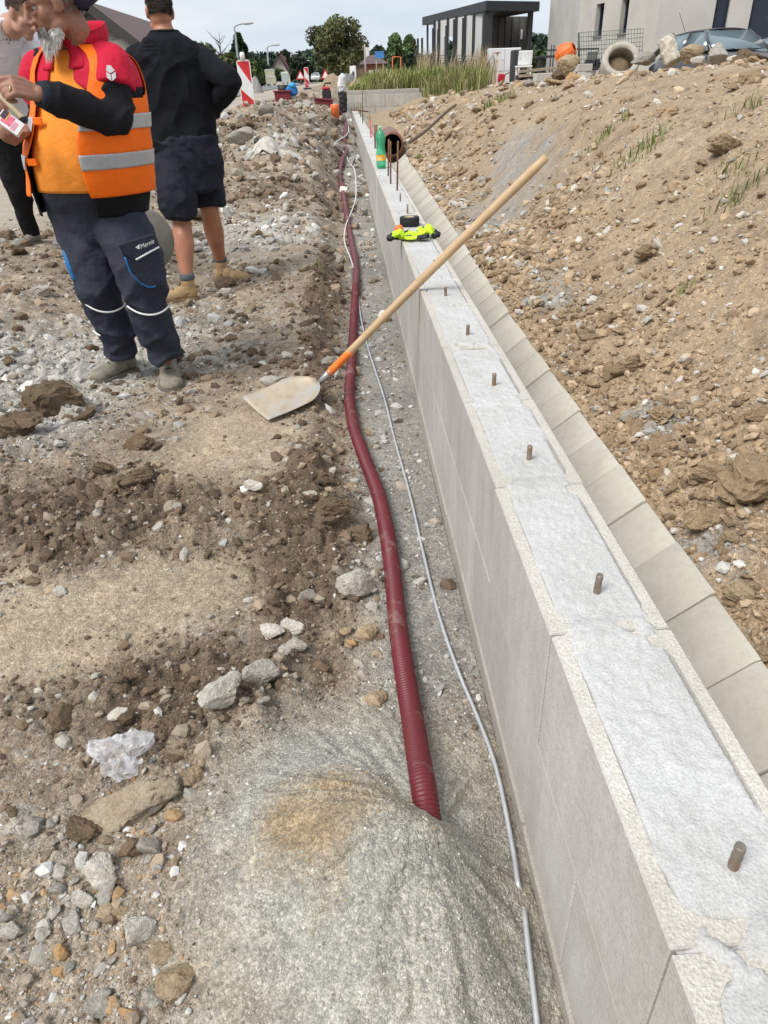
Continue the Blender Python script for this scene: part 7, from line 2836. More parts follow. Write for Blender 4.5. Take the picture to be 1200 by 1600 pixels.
def brick_house():
    Y = 88
    a, b_ = at_y(567, 118, Y), at_y(602, 118, Y)
    ez, rz_ = at_y(580, 100, Y).z, at_y(585, 84, Y).z
    zb = 1.2
    t = thing("brick_house", "small red brick house with hipped roof and white doors right of the big tree", "house", ((a.x + b_.x) / 2, Y + 3, zb))
    hw = (b_.x - a.x) / 2
    bx(t, "walls", mat("red_brick", (.22, .075, .055), .9, .25, 8), (0, 0, (ez - zb) / 2), (2 * hw, 6, ez - zb))
    e, h, rr = hw + .4, ez - zb, rz_ - zb
    vs = [(-e, -3.4, h), (e, -3.4, h), (e, 3.4, h), (-e, 3.4, h), (-e * .25, 0, rr), (e * .25, 0, rr)]
    MB().add(vs, [(0, 1, 5, 4), (1, 2, 5), (2, 3, 4, 5), (3, 0, 4), (3, 2, 1, 0)]).build("roof", mat("grey_brown_roof", (.12, .085, .085), .8, .2, 2), t)
    for k in (-.42, .12):
        bx(t, "door", M_WHITEWALL, (hw * k + .2, -3.03, (ez - zb) * .36), (hw * .42, .06, (ez - zb) * .72))
    bx(t, "chimney", M_WHITEWALL, (-hw * .5, 0, rr + .1), (.5, .5, 1.2))
    q = at_y(551.5, 113, 84)
    t = thing("site_booth", "narrow white booth with dark window beside the brick house", "booth", (q.x, 84, 1.2))
    H = at_y(551, 103, 84).z - 1.2
    W = .62
    bx(t, "cabin", M_SIGNW, (0, 0, H / 2), (W, .8, H), bevel=.03)
    bx(t, "window", M_GLASS, (.02, -.41, H * .55), (W * .35, .03, H * .34))
    q = at_y(561, 112, 85)
    t = thing("timber_shed", "brown timber shed between white booth and brick house", "shed", (q.x, 85, 1.2))
    H = at_y(561, 104, 85).z - 1.2
    for i in range(6):
        bx(t, "plank", mat("shed_plank", (.20, .145, .10), .85, .2, 4), (-.42 + .165 * i, 0, H / 2), (.15, .6, H))
    bx(t, "roof", M_CHAR, (0, 0, H + .04), (1.1, .9, .07))
    q = at_y(570.5, 90, 80)
    zb2 = 1.3
    t = thing("utility_pole", "grey pole standing left of the brick house roof", "pole", (q.x, 80, zb2))
    H = at_y(570.5, 69, 80).z - zb2
    MB().tube([(0, 0, 0), (0, 0, H)], [.10, .07], 8).build("shaft", mat("pole_grey", (.34, .33, .31), .8), t)
    q = at_y(593, 84, 70)
    t = thing("blue_sign", "blue panel on two posts in front of the brick house", "sign", (q.x, 70, 1.3))
    zt = at_y(593, 80, 70).z - 1.3
    hh = zt - (at_y(593, 91, 70).z - 1.3)
    bx(t, "panel", mat("blue_panel", (.06, .20, .48), .5, .1, 3), (0, 0, zt - hh / 2), (.75, .25, hh))
    for s in (-1, 1):
        MB().tube([(s * .28, .16, 0), (s * .28, .16, zt)], .035, 6).build("post", mat("grey_post", (.4, .4, .4), .6), t)
    q = at_y(620, 105, 48)
    t = thing("orange_trestle", "orange steel frame left of the evergreen bush", "frame", (q.x, 48, 1.15))
    zt = at_y(620, 89, 48).z - 1.15
    om = mat("frame_orange", (.55, .14, .04), .6)
    for s in (-1, 1):
        MB().tube([(s * .24, 0, 0), (s * .24, 0, zt)], .03, 6).build("upright", om, t)
    for z in (zt, zt * .55):
        MB().tube([(-.24, 0, z), (.24, 0, z)], .03, 6).build("crossbar", om, t)
brick_house()

def containers():
    def cont(px, yb, yt, w_px, Y, label, m, zb=None):
        a, tp = at_y(px, yb, Y), at_y(px, yt, Y)
        w = (at_y(px + w_px, yb, Y).x - a.x)
        t = thing("waste_container", label, "container", (a.x, Y, a.z))
        H = tp.z - a.z
        M = Matrix(((1, 0, 0), (0, 0, -1), (0, 1, 0)))
        MB().prism([(-w * .46, 0), (w * .46, 0), (w * .5, H * .8), (-w * .5, H * .8)], -w * .4, w * .4, 0, M).build("bin", m, t)
        MB().prism([(-w * .52, H * .82), (w * .52, H * .82), (w * .40, H), (-w * .40, H)], -w * .42, w * .42, 0, M).build("lid", mat("pale_lid", (.62, .63, .60), .5), t)
        for s in (-1, 1):
            bx(t, "foot", M_CHAR, (s * w * .3, 0, -.05), (.14, w * .6, .12))
    cr = mat("cream_plastic", (.52, .50, .36), .5, .08)
    cont(424, 131, 119, 16, 72, "lower cream container of the stack beside the road", cr)
    cont(422, 119, 108, 15, 72, "upper cream container of the stack beside the road", cr)
    cont(446, 129, 112, 11, 80, "single grey green container right of the stacked ones", mat("grey_green_plastic", (.40, .45, .43), .5, .08))
containers()

# ------------------------------------------------------------------ heaps
def heap(name, label, px, py_b, py_t, Y, half_px, m, seed, depth=.8):
    a, tp = at_y(px, py_b, Y), at_y(px, py_t, Y)
    R = at_y(px + half_px, py_b, Y).x - a.x
    zb = min(a.z, float(base_z(np.array([a.x]), np.array([Y]))[0])) - .05
    H = tp.z - zb
    n = 60
    g = np.linspace(-1.15, 1.15, n)
    X, Yg = np.meshgrid(g, g)
    x, y = X.ravel(), Yg.ravel()
    r = np.sqrt(x ** 2 + y ** 2)
    h = np.clip(1 - r ** 1.6, 0, 1)
    h = h * (1 + .35 * fbm(x + seed, y, 2.0, 4, 900 + seed)) + .06 * fbm(x + seed, y, 9, 3, 910 + seed) * (r < 1)
    h = np.where(r > 1.05, -.08, h)
    me = np_mesh(name, np.stack([x * R, y * R * depth, h * H], 1), grid_faces(n, n), True)
    o = link(name, me, None, [m])
    o.location = (a.x, Y, zb)
    return tag(o, label, "heap")
M_HEAP = stone_mat("tan_heap", (.36, .29, .20), (.26, .20, .13))
heap("gravel_heap", "pale grey gravel heap left of the road behind the striped board", 398, 136, 117, 46, 14, stone_mat("grey_heap", (.42, .41, .40), (.33, .32, .31)), 1)
heap("soil_heap", "tan soil heap at the end of the works, below the big round tree", 522, 140, 113, 42, 26, M_HEAP, 2)
heap("gravel_heap", "dark grey gravel heap behind the tan soil heap", 545, 136, 112, 47, 18, stone_mat("dark_heap", (.20, .20, .20), (.15, .15, .15)), 3)
heap("rubble_heap", "pale rubble heap against the grass bank behind the cross wall", 556, 146, 122, 31, 18, M_HEAP, 4, .5)

# ------------------------------------------------------------------ cars
def car_body(name, label, cat, loc, rz, k, paint, front_detail=True, group=None):
    """three-box silhouette lofted from cross sections along the length"""
    t = thing(name, label, cat, loc, rz, group)
    L, W = 4.25, 1.74
    st = [(-2.10, .50, .30, .62, .0), (-1.95, .80, .22, .80, .0), (-1.40, .86, .20, .96, .0), (-.85, .87, .20, 1.00, .0), (-.1, .87, .2, .99, 0), (.7, .87, .20, .96, 0), (1.2, .86, .2, .92, .0), (1.75, .84, .22, .86, 0), (2.02, .74, .26, .74, 0), (2.12, .55, .32, .60, 0)]
    vs, fs = [], []
    ng = 16
    for (y, hw, zl, zh, _) in st:
        for i in range(ng):
            a = 2 * PI * i / ng
            c, s = math.cos(a), math.sin(a)
            vs.append((hw * math.copysign(abs(c) ** .35, c), y, (zl + zh) / 2 + (zh - zl) / 2 * math.copysign(abs(s) ** .5, s)))
    for j in range(len(st) - 1):
        fs += [(j * ng + i, (j + 1) * ng + i, (j + 1) * ng + (i + 1) % ng, j * ng + (i + 1) % ng) for i in range(ng)]
    fs += [tuple(range(ng)), tuple(range((len(st) - 1) * ng, len(st) * ng))[::-1]]
    b = MB().add(vs, fs, 0, True)
    b.build("body", paint, t)
    # roof and pillars
    zr, zb = 1.43, .97
    RF, RB, WF, WB = .30, -1.25, 1.02, -1.78           # roof front/back, windscreen foot, tailgate foot
    hr, hb = .56, .76
    rf = MB()
    n = 9
    vs = []
    for j in range(7):
        y = RF + (RB - RF) * j / 6
        for i in range(n):
            u = -1 + 2 * i / (n - 1)
            vs.append((u * hr * (1.0 - .04 * abs(j - 3) / 3), y, zr - .05 * abs(u) ** 3 - .035 * (abs(j - 2.6) / 3) ** 2))
    rf.add(vs, [(j * n + i, j * n + i + 1, (j + 1) * n + i + 1, (j + 1) * n + i) for j in range(6) for i in range(n - 1)], 0, True)
    o = rf.build("roof", paint, t)
    o.modifiers.new("thickness", 'SOLIDIFY').thickness = .03
    for s in (-1, 1):
        for nm, p, q, r in (("front_pillar", (s * hb, WF, zb - .02), (s * hr, RF, zr - .05), .035), ("rear_pillar", (s * hb, WB, zb - .02), (s * hr, RB, zr - .06), .07), ("middle_pillar", (s * hb, -.35, zb - .03), (s * (hr + .01), -.38, zr - .06), .03)):
            MB().tube([p, q], r, 8).build(nm, paint, t)
    gl = mat("car_glass", (.16, .21, .235), .06, .1, 2, spec=.9)
    def quad(nm, pts):
        q = MB().add(pts, [(0, 1, 2, 3)], 0, True).build(nm, gl, t)
        q.modifiers.new("thickness", 'SOLIDIFY').thickness = .012
    quad("windscreen", [(-hb + .05, WF - .02, zb), (hb - .05, WF - .02, zb), (hr - .02, RF + .02, zr - .06), (-hr + .02, RF + .02, zr - .06)])
    quad("rear_window", [(hb - .08, WB, zb), (-hb + .08, WB, zb), (-hr + .03, RB - .02, zr - .07), (hr - .03, RB - .02, zr - .07)])
    for s in (-1, 1):
        quad("side_window", [(s * hb, -.32, zb), (s * hb, WF - .12, zb), (s * hr, RF - .03, zr - .07), (s * hr, -.35, zr - .06)])
        quad("side_window", [(s * hb, WB + .12, zb), (s * hb, -.40, zb), (s * hr, -.41, zr - .06), (s * hr, RB + .06, zr - .08)])
        MB().ball((s * .95, .72, 1.02), .1, 12, s=(1, .6, .75)).build("wing_mirror", M_CHAR, t)
        MB().ball((s * .60, 2.02, .66), 1, 12, s=(.19, .09, .09)).build("headlight", mat("lamp_clear", (.75, .77, .8), .1, .05, spec=.9), t)
        for y in (-1.32, 1.35):
            w = MB().lathe([(.001, -.1), (.20, -.1), (.30, -.09), (.32, -.05), (.32, .05), (.30, .09), (.20, .1), (.001, .1)], (s * .78, y, .32), 20, rot=Euler((0, PI / 2, 0)).to_matrix()).build("tyre", mat("tyre_rubber", (.02, .02, .02), .85), t)
            MB().lathe([(.001, -.115), (.19, -.112), (.195, -.09)], (s * .78, y, .32), 14, rot=Euler((0, PI / 2 * -s, 0)).to_matrix()).build("rim", mat("rim_silver", (.5, .5, .52), .35, metal=.8), w)
        MB().tube([(s * .15, 1.0, zb + .01), (s * .50, .94, zb + .03)], .012, 5).build("wiper", M_CHAR, t)
    bx(t, "grille", M_CHAR, (0, 2.10, .52), (.7, .06, .16), bevel=.02)
    bx(t, "number_plate", M_SIGNW, (0, 2.15, .42), (.5, .02, .11))
    MB().tube([(.45, -.9, zr), (.50, -1.25, zr + .42)], .007, 5).build("aerial", M_CHAR, t)
    t.scale = (k, k, k)
    return t

DARKPAINT = mat("dark_grey_paint", (.045, .042, .050), .25, .08, 2, metal=.25, coat=.6)
def cars():
    Y = 20.5
    a = at_y(1130, 92, Y)
    top = at_y(1120, 47, Y)
    car_body("parked_car", "dark grey hatchback parked behind the mound by the grey house", "car", (a.x - .15, Y + .1, top.z - 1.40), PI + .10, 1.0, DARKPAINT)
    q = at_y(1236, 70, 21.5)
    car_body("parked_car", "dark blue car cut off by the right edge beside the hatchback", "car", (q.x + .5, 21.6, top.z - 1.50), PI + .12, 1.0, mat("navy_paint", (.02, .03, .055), .25, .08, 2, coat=.6))
    w = mat("white_paint", (.75, .75, .74), .3, .05, coat=.5)
    q = at_y(493.5, 126, 160)
    car_body("distant_car", "white car coming down the far end of the road", "car", (q.x, 160, q.z - .1), PI, 1.0, w)
cars()

# ------------------------------------------------------------------ tools and machines on the left heap
def site_gear():
    mar = mat("maroon_steel", (.16, .018, .028), .55, .2, 8)
    blk = mat("black_plastic", (.02, .02, .022), .6, .2, 10)
    Y = 22
    p = at_y(443, 156, Y)
    t = thing("steel_barrow", "maroon steel barrow with legs carrying a blue machine beside the road", "barrow", (p.x, Y, p.z))
    bx(t, "tray", mar, (0, 0, .08), (.42, .5, .22), (0, .0, 0), .02)
    bx(t, "rim", mar, (0, 0, .20), (.48, .56, .04), bevel=.01)
    for x in (-.17, .17):
        MB().tube([(x, -.15, 0), (x * 1.15, -.2, -.30)], .02, 6).build("leg", mar, t)
    p = at_y(456, 142, Y)
    t = thing("compactor", "blue motor machine on the maroon barrow", "machine", (p.x, Y, p.z - .12))
    bx(t, "engine", mat("machine_blue", (.02, .17, .46), .45, .2, 10), (0, 0, .12), (.30, .34, .22), bevel=.05)
    MB().ball((.03, -.10, .24), .11, 12, s=(1, 1, .7)).build("tank", mat("machine_lightblue", (.05, .32, .60), .4), t)
    bx(t, "base", mat("grey_steel", (.36, .36, .35), .5), (.02, 0, -.16), (.22, .3, .34), bevel=.02)
    MB().tube([(.05, 0, .30), (.12, 0, .36)], .04, 8).build("filter", blk, t)
    p = at_y(443, 142, Y + .1)
    t = thing("black_bucket", "black bucket left of the blue machine", "bucket", (p.x, Y + .1, p.z - .10))
    MB().lathe([(.001, 0), (.13, 0), (.16, .24), (.145, .24), (.12, .02), (.001, .02)], n=18).build("wall", blk, t)
    p = at_y(506, 163, Y)
    t = thing("steel_barrow", "maroon steel barrow lying low beside the orange pipe", "barrow", (p.x, Y, p.z - .1))
    bx(t, "tray", mar, (0, 0, .1), (.46, .5, .24), (.0, .12, 0), .02)
    bx(t, "rim", mar, (0, 0, .22), (.52, .56, .04), (.0, .12, 0), .01)
    p = at_y(510, 145, Y)
    t = thing("hand_machine", "red and black motor machine behind the low barrow", "machine", (p.x, Y + .3, p.z - .2))
    bx(t, "engine", blk, (0, 0, .14), (.24, .3, .28), bevel=.04)
    bx(t, "cover", mat("machine_red", (.42, .03, .05), .4), (-.01, -.02, .30), (.22, .26, .08), bevel=.03)
    MB().tube([(-.1, 0, .30), (-.02, 0, .42), (.14, 0, .42)], .02, 6).build("handle", blk, t)
    p = at_y(524, 182, 20.5)
    q = at_y(523, 163, 20.5)
    t = thing("orange_pipe", "short upright orange plastic pipe beside the end of the red duct", "pipe", (p.x, 20.5, p.z - .05))
    H = q.z - p.z + .05
    MB().lathe([(.085, 0), (.085, H), (.095, H), (.11, H - .01), (.11, H - .12), (.10, H - .14), (.10, 0), (.085, 0)], n=22).build("shaft", mat("pipe_orange", (.72, .16, .04), .45, .08), t)
    p = at_y(535, 150, 24)
    t = thing("cement_bag", "white and black sack standing at the corner of the cross wall", "sack", (p.x, 24, p.z))
    b = MB()
    b.tube([(0, 0, -.42), (0, 0, -.36), (.01, 0, -.2), (-.01, 0, 0), (0, 0, .10), (.01, 0, .12)], [.10, .13, .125, .11, .10, .05], 14)
    wrinkle(remesh_obj("lower_bag", b, .02, blk, t, 1), .022, 9, 81)
    b = MB()
    b.tube([(0, 0, .08), (0, 0, .14), (-.02, 0, .3), (.02, 0, .44), (.05, -.02, .50), (.06, -.02, .52)], [.07, .105, .10, .085, .06, .03], 14)
    wrinkle(remesh_obj("upper_bag", b, .018, mat("bag_white", (.60, .60, .60), .6, .15, 8), t, 1), .026, 10, 82)
    p = hit(425, 232)
    nr, na = 22, 48
    R_, A_ = np.meshgrid(np.linspace(.02, 1, nr), np.linspace(0, 2 * PI, na, endpoint=False), indexing='ij')
    rr_, aa_ = R_.ravel(), A_.ravel()
    rad = rr_ * (1 + .28 * np.sin(3 * aa_ + 1) * rr_ + .16 * np.sin(7 * aa_) * rr_)
    cx, cy = rad * np.cos(aa_) * .36, rad * np.sin(aa_) * .17
    cz = .07 * (1 - rr_ ** 2) + .045 * (1 - 2 * np.abs(vnoise(cx * 5 + cy * 14, cy * 12 - cx * 7, 3))) + .02 * fbm(cx, cy, 16, 3, 4)
    gx, _ = ground_full(p.x + cx, p.y + cy)
    V = np.stack([cx, cy, np.maximum(cz, 0) + gx - p.z], 1)
    i_ = np.arange((nr - 1) * na)
    j_ = (i_ // na) * na + (i_ + 1) % na
    o = link("white_sacking", np_mesh("white_sacking", V, np.stack([i_, i_ + na, j_ + na, j_], 1), True), None, [mat("dirty_white_cloth", (.50, .475, .42), .85, .15, 9, dirt=(.30, .25, .19), dirt_amt=.25, dirt_scale=12)])
    o.modifiers.new("thickness", 'SOLIDIFY').thickness = .006
    o.location = p + Vector((0, 0, .01))
    tag(o, "crumpled dirty white sacking on the spoil heap right of the man in shorts", "sacking")
    p = hit(404, 230)
    o = MB().ball((0, 0, 0), 1, 12, s=(.06, .07, .055)).build("black_plug", blk)
    o.location = (p.x, p.y, p.z + .03)
    tag(o, "small round black object left of the white sacking", "black object")
    # grey disc leaning behind the vest man's leg
    p = at_y(238, 375, 4.35)
    t = thing("concrete_disc", "round grey lid standing on edge behind the vest man's leg", "lid", (p.x - .06, 4.35, p.z))
    MB().lathe([(.001, -.03), (.17, -.03), (.18, -.02), (.18, .02), (.17, .03), (.001, .03)], n=30, rot=Euler((PI / 2, 0, .25)).to_matrix()).build("disc", mat("lid_grey", (.20, .19, .16), .8, .2, 12), t)
    # hole under the duct
site_gear()

# ------------------------------------------------------------------ dark pavilion
def pavilion():
    Y = 40.0
    zb = 1.05
    fl, fr = at_y(760, 100, Y - 3), at_y(822, 100, Y)
    # front faces: glazed side from px 680 to 760 recedes, open bay px 762..822 faces the camera
    A = at_y(680, 100, Y + 5)
    Bc = at_y(759, 100, Y)
    Cc = at_y(824, 100, Y + 1.2)
    A0 = at_y(668, 100, Y + 8)
    zt_b = at_y(759, 17, Y).z
    t = thing("dark_pavilion", "dark flat roofed pavilion with open front behind the white cabinet", "pavilion", (Bc.x, Y, zb))
    o = Vector((Bc.x, Y, zb))
    H = zt_b - zb
    def P(v, z):
        return Vector((v.x - o.x, v.y - o.y, z))
    D = (Cc - Bc).normalized()
    back = Vector((-(A - Bc).y, (A - Bc).x, 0))
    E = Cc + (A - Bc)
    # roof slab
    rf = MB()
    rim = [P(A0, 0) + Vector((-.3, 0, 0)), P(Bc, 0) + Vector((-.15, -.4, 0)), P(Cc, 0) + Vector((.35, -.3, 0)), P(E, 0) + Vector((.3, .4, 0))]
    th = .36
    vs = [(p.x, p.y, H - .02) for p in rim] + [(p.x, p.y, H + th) for p in rim]
    rf.add(vs, [(3, 2, 1, 0), (4, 5, 6, 7), (0, 1, 5, 4), (1, 2, 6, 5), (2, 3, 7, 6), (3, 0, 4, 7)])
    rf.build("roof", M_CHAR, t)
    def wall(nm, m, a, b_, z0, z1, th=.08):
        d = (b_ - a)
        L = math.hypot(d.x, d.y)
        ang = math.atan2(d.y, d.x)
        c = P((a + b_) * .5, (z0 + z1) / 2)
        return bx(t, nm, m, c, (L, th, z1 - z0), Matrix.Rotation(ang, 3, 'Z'))
    timber = mat("grey_timber", (.20, .19, .18), .8, .15, 3)
    # side: pale wall with an opening, dark plinth
    side = lambda f: Bc.lerp(A, f)
    pale = mat("pale_panel", (.50, .50, .50), .7, .05)
    wall("plinth", mat("grey_plinth", (.16, .165, .17), .8), side(.02), side(1), 0, H * .36)
    wall("side_panel", pale, side(.03), side(.62), H * .37, H - .05)
    wall("side_panel", pale, side(.80), side(1.0), H * .37, H - .05)
    wall("lintel", pale, side(.62), side(.80), H * .74, H - .05)
    for f in (.02, .22, .38, .55, .72, .9, 1.0):
        p = side(f)
        bx(t, "post", M_CHAR, P(p, H / 2) + Vector((-.06, -.08, 0)), (.12, .12, H))
    p = P(A0, H / 2)
    bx(t, "corner_post", M_CHAR, p, (.10, .10, H))
    # corner column, open bay
    bx(t, "corner_column", M_CHAR, P(Bc, H / 2), (.42, .36, H))
    bx(t, "corner_column", M_CHAR, P(Cc, H / 2), (.22, .30, H))
    bk = Vector((.9, 3.6, 0))
    wall("back_wall", timber, Bc + bk, Cc + bk * .9, 0, H)
    for i in range(5):
        a_ = (Bc + bk).lerp(Cc + bk * .9, .15 + .17 * i)
        bx(t, "wall_batten", mat("dark_timber", (.10, .095, .09), .8), P(a_, H / 2) + Vector((0, -.06, 0)), (.06, .04, H))
    bx(t, "wall_lamp", M_SIGNW, P((Bc + bk).lerp(Cc + bk * .9, .75), H * .74) + Vector((0, -.08, 0)), (.10, .05, .42))
    wall("side_wall", timber, Cc + Vector((0, .3, 0)), Cc + bk * .9, 0, H)
    wall("floor_edge", M_CHAR, Bc, Cc, -.1, .12, .3)
pavilion()

def fence_posts():
    t = thing("dark_fence", "dark post and mesh fence running from the evergreen bush to the pavilion", "fence", at_y(660, 105, 38))
    o = t.location.copy()
    for i, (px, pyt, pyb) in enumerate(((653, 60, 104), (659.5, 59, 104), (676.5, 44, 104), (684.5, 46, 106), (697, 40, 106), (709, 30, 108), (723, 28, 108), (739, 18, 108))):
        Y = 38 - i * .25
        a, b_ = at_y(px, pyb, Y), at_y(px, pyt, Y)
        MB().box(((a + b_) * .5) - o, (.09, .09, (b_ - a).length), bevel=.005).build("post", M_CHAR, t)
    for z in range(5):
        a, b_ = at_y(652, 102 - z * 4, 38.3), at_y(742, 104 - z * 4, 36.4)
        MB().tube([a - o, b_ - o], .012, 5).build("wire", M_CHAR, t)
    bx_ = at_y(690, 103, 37.5)
    q = at_y(700, 106, 36.8)
fence_posts()

def cabinet():
    Y = 33.5
    bl, br, tp = at_y(762, 131, Y), at_y(811, 131, Y), at_y(787, 75, Y)
    W, H = br.x - bl.x, tp.z - bl.z
    t = thing("meter_cabinet", "white two door utility cabinet standing at the edge of the bank", "cabinet", ((bl.x + br.x) / 2, Y, bl.z))
    wm = mat("cabinet_white", (.74, .75, .77), .45, .03, 3, dirt=(.5, .48, .42), dirt_amt=.08)
    bx(t, "housing", mat("cabinet_shell", (.66, .67, .69), .5, .03), (0, .2, H / 2), (W, .4, H), bevel=.015)
    for s in (-1, 1):
        d = bx(t, "door", wm, (s * W / 4, -.015, H * .67), (W / 2 - .02, .035, H * .63), bevel=.006)
        bx(t, "lower_panel", wm, (s * W / 4, -.013, H * .175), (W / 2 - .02, .03, H * .33), bevel=.006)
        MB().lathe([(.001, 0), (.022, 0), (.022, .02), (.001, .02)], (s * W / 4 - s * .22 if s < 0 else s * W * .25 + .2, -.032, H * .68), 10, rot=Euler((PI / 2, 0, 0)).to_matrix()).build("lock", mat("grey_post", (.4, .4, .4), .6), t)
    M = Matrix(((1, 0, 0), (0, 0, -1), (0, 1, 0)))
    MB().prism([(-.13, .0), (.13, .0), (.13, .03), (-.13, .03)], .034, .037, 0, M, (-W * .23, 0, H * .86)).build("warning_strip", M_REDW, t)
    MB().prism([(-.07, .10), (.07, .10), (0, -.03)], .034, .037, 0, M, (-W * .23, 0, H * .80)).build("warning_triangle", mat("sign_grey", (.30, .28, .28), .6), t)
    MB().prism([(-.05, -.04), (.05, -.04), (0, .05)], .034, .037, 0, M, (-W * .24, 0, H * .64)).build("yellow_triangle", mat("sign_yellow", (.62, .45, .06), .5), t)
    MB().box((W * .24, -.036, H * .665), (.13, .004, .22)).build("info_label", mat("label_grey", (.34, .36, .34), .6, .3, 40), t)
    p, q = at_y(783, 131, 32.6), at_y(808, 108, 32.9)
    t = thing("red_dustpan", "red pan on a long stick leaning on the white cabinet", "pan", p)
    MB().tube([Vector((.05, 0, .28)), q - p], .022, 7).build("stick", mat("dark_stick", (.14, .11, .09), .7), t)
    M2 = Matrix.Rotation(.12, 3, 'Y')
    bx(t, "pan", mat("pan_red", (.50, .02, .03), .45), (0, 0, .19), (.27, .12, .30), M2, .03)
    # flat pale slab on a stub in the grass
    p = at_y(699, 134, 26.9)
    t = thing("white_capstone", "flat white slab on a short post in the grass above the cross wall", "slab", (p.x, 28.3, p.z - .1))
    bx(t, "slab", M_SIGNW, (0, 0, .18), (.42, .34, .06), (.1, .12, 0), .015)
    MB().tube([(0, 0, -.3), (0, 0, .15)], .06, 8).build("stub", mat("grey_post", (.4, .4, .4), .6), t)
cabinet()

# ------------------------------------------------------------------ grey house, right
def grey_house():
    Y = 30.0
    zb = .7
    m = mat("raw_plaster", (.45, .44, .42), .92, .10, .8, .25, 30, .006, dirt=(.40, .39, .36), dirt_amt=.4, dirt_scale=.6)
    m2 = mat("warm_plaster", (.47, .455, .42), .92, .10, .9, .25, 30, .006, dirt=(.44, .42, .37), dirt_amt=.3, dirt_scale=.6)
    A, B = at_y(899, 90, 35.0), at_y(1020, 80, 29.0)
    Cc = at_y(1330, 60, 27.5)
    t = thing("grey_house", "tall unpainted grey plaster house with dark windows at the right", "house", (B.x, B.y, zb))
    o = Vector((B.x, B.y, zb))
    H = 6.5
    def wallM(a, b_):
        d = b_ - a
        d.z = 0
        L = d.length
        d.normalize()
        n = Vector((d.y, -d.x, 0))
        return d, n, L
    def facade(a, b_, mm, openings, depth=.28, H=H):
        """wall built as pieces round its openings; openings: (s0, s1, z0, z1)"""
        d, n, L = wallM(a, b_)
        M = Matrix((d, -n, UP)).transposed()
        a0 = Vector((a.x, a.y, zb)) - o
        cuts = sorted(openings)
        s = 0.0
        k = 0
        w = MB()
        def seg(s0, s1, z0, z1):
            if s1 - s0 > .01 and z1 - z0 > .01:
                w.box(a0 + d * ((s0 + s1) / 2) - n * (depth / 2) + UP * ((z0 + z1) / 2), (s1 - s0, depth, z1 - z0), M)
        for (s0, s1, z0, z1) in cuts:
            seg(s, s0, 0, H)
            seg(s0, s1, 0, z0)
            seg(s0, s1, z1, H)
            s = s1
        seg(s, L, 0, H)
        w.build("wall", mm, t)
        for (s0, s1, z0, z1) in cuts:
            f = MB()
            fw = .09
            c = a0 + d * ((s0 + s1) / 2) - n * (depth - .06) + UP * ((z0 + z1) / 2)
            W_, H_ = s1 - s0, z1 - z0
            for dx, dz, sx, sz in ((-W_ / 2 + fw / 2, 0, fw, H_), (W_ / 2 - fw / 2, 0, fw, H_), (0, H_ / 2 - fw / 2, W_ - 2 * fw, fw), (0, -H_ / 2 + fw / 2, W_ - 2 * fw, fw)):
                f.box(c + d * dx + UP * dz, (sx, .08, sz), M)
            fr = f.build("window", mat("navy_frame", (.012, .016, .032), .45), t)
            bx(fr, "pane", mat("navy_glass", (.012, .017, .035), .12, .1, 2, spec=.6), c - n * .01, (W_ - 2 * fw + .01, .02, H_ - 2 * fw + .01), M)
            bx(fr, "sill", mat("grey_sill", (.25, .25, .25), .6), a0 + d * ((s0 + s1) / 2) - n * .05 + UP * (z0 - .02), (W_ + .06, .26, .04), M)
    def s_of(a, b_, px, py):
        """where a pixel's ray meets the wall plane: (distance along, height)"""
        d, n, L = wallM(a, b_)
        r = Vector(ray(px, py).tolist())
        e = Vector((0, 0, EYE))
        q = ((a - e).dot(n)) / r.dot(n)
        p = e + r * q
        return (p - a).dot(d), p.z - zb
    # left facade with two windows
    s0, zlo = s_of(A, B, 927.5, 57)
    s1, zhi = s_of(A, B, 945, 4)
    u0, vlo = s_of(A, B, 966, 53)
    u1, vhi = s_of(A, B, 985.5, -12)
    facade(A, B, m2, [(s0, s1, min(zlo, zhi), zhi), (u0, u1, vlo, zhi)])
    s0, zlo = s_of(B, Cc, 1112, 45)
    s1, _ = s_of(B, Cc, 1134, 45)
    d0, _ = s_of(B, Cc, 1169, 40)
    d1, _ = s_of(B, Cc, 1235, 40)
    facade(B, Cc, m, [(s0, s1, zlo, 4.4), (d0, d1, .1, 4.2)])
    ax_, ay_ = A.x - o.x, A.y - o.y
    bx(t, "end_wall", m, (ax_ + .45, ay_ + 3.2, H / 2), (.3, 6.0, H))
    bx(t, "rear_wall", m, (ax_ + 7.5, ay_ + 6.3, H / 2), (14, .3, H))
    rp = [(ax_ + .1, ay_ + .1), (.1, .1), (Cc.x - o.x, Cc.y - o.y + .1), (Cc.x - o.x, ay_ + 6.2), (ax_ + .1, ay_ + 6.2)]
    MB().prism(rp, H + .01, H + .2).build("roof", M_CHAR, t)
    # blue door leaf handle inside the large opening
    d, n, L = wallM(B, Cc)
    bx(t, "door_handle", M_SIGNW, Vector((B.x, B.y, zb)) - o + d * (d0 + .15) - n * .14 + UP * 1.35, (.22, .05, .05), Matrix((d, -n, UP)).transposed())
    # mesh fence panel before the left facade
    f = thing("mesh_fence", "green wire mesh fence panel in front of the grey house", "fence", at_y(905, 98, 24))
    fo = f.location.copy()
    gm = mat("green_wire", (.05, .085, .06), .6)
    a, b_ = at_y(905, 100, 24), at_y(1003, 92, 22)
    at_, bt = at_y(904, 51, 24), at_y(1005, 45, 22)
    for i in range(25):
        q = i / 24
        MB().tube([a.lerp(b_, q) - fo, at_.lerp(bt, q) - fo], .006 if 0 < i else .03, 5).build("upright_wire" if i else "post", gm, f)
    for i in range(8):
        q = i / 7
        MB().tube([a.lerp(at_, q) - fo, b_.lerp(bt, q) - fo], .006, 5).build("cross_wire", gm, f)
grey_house()

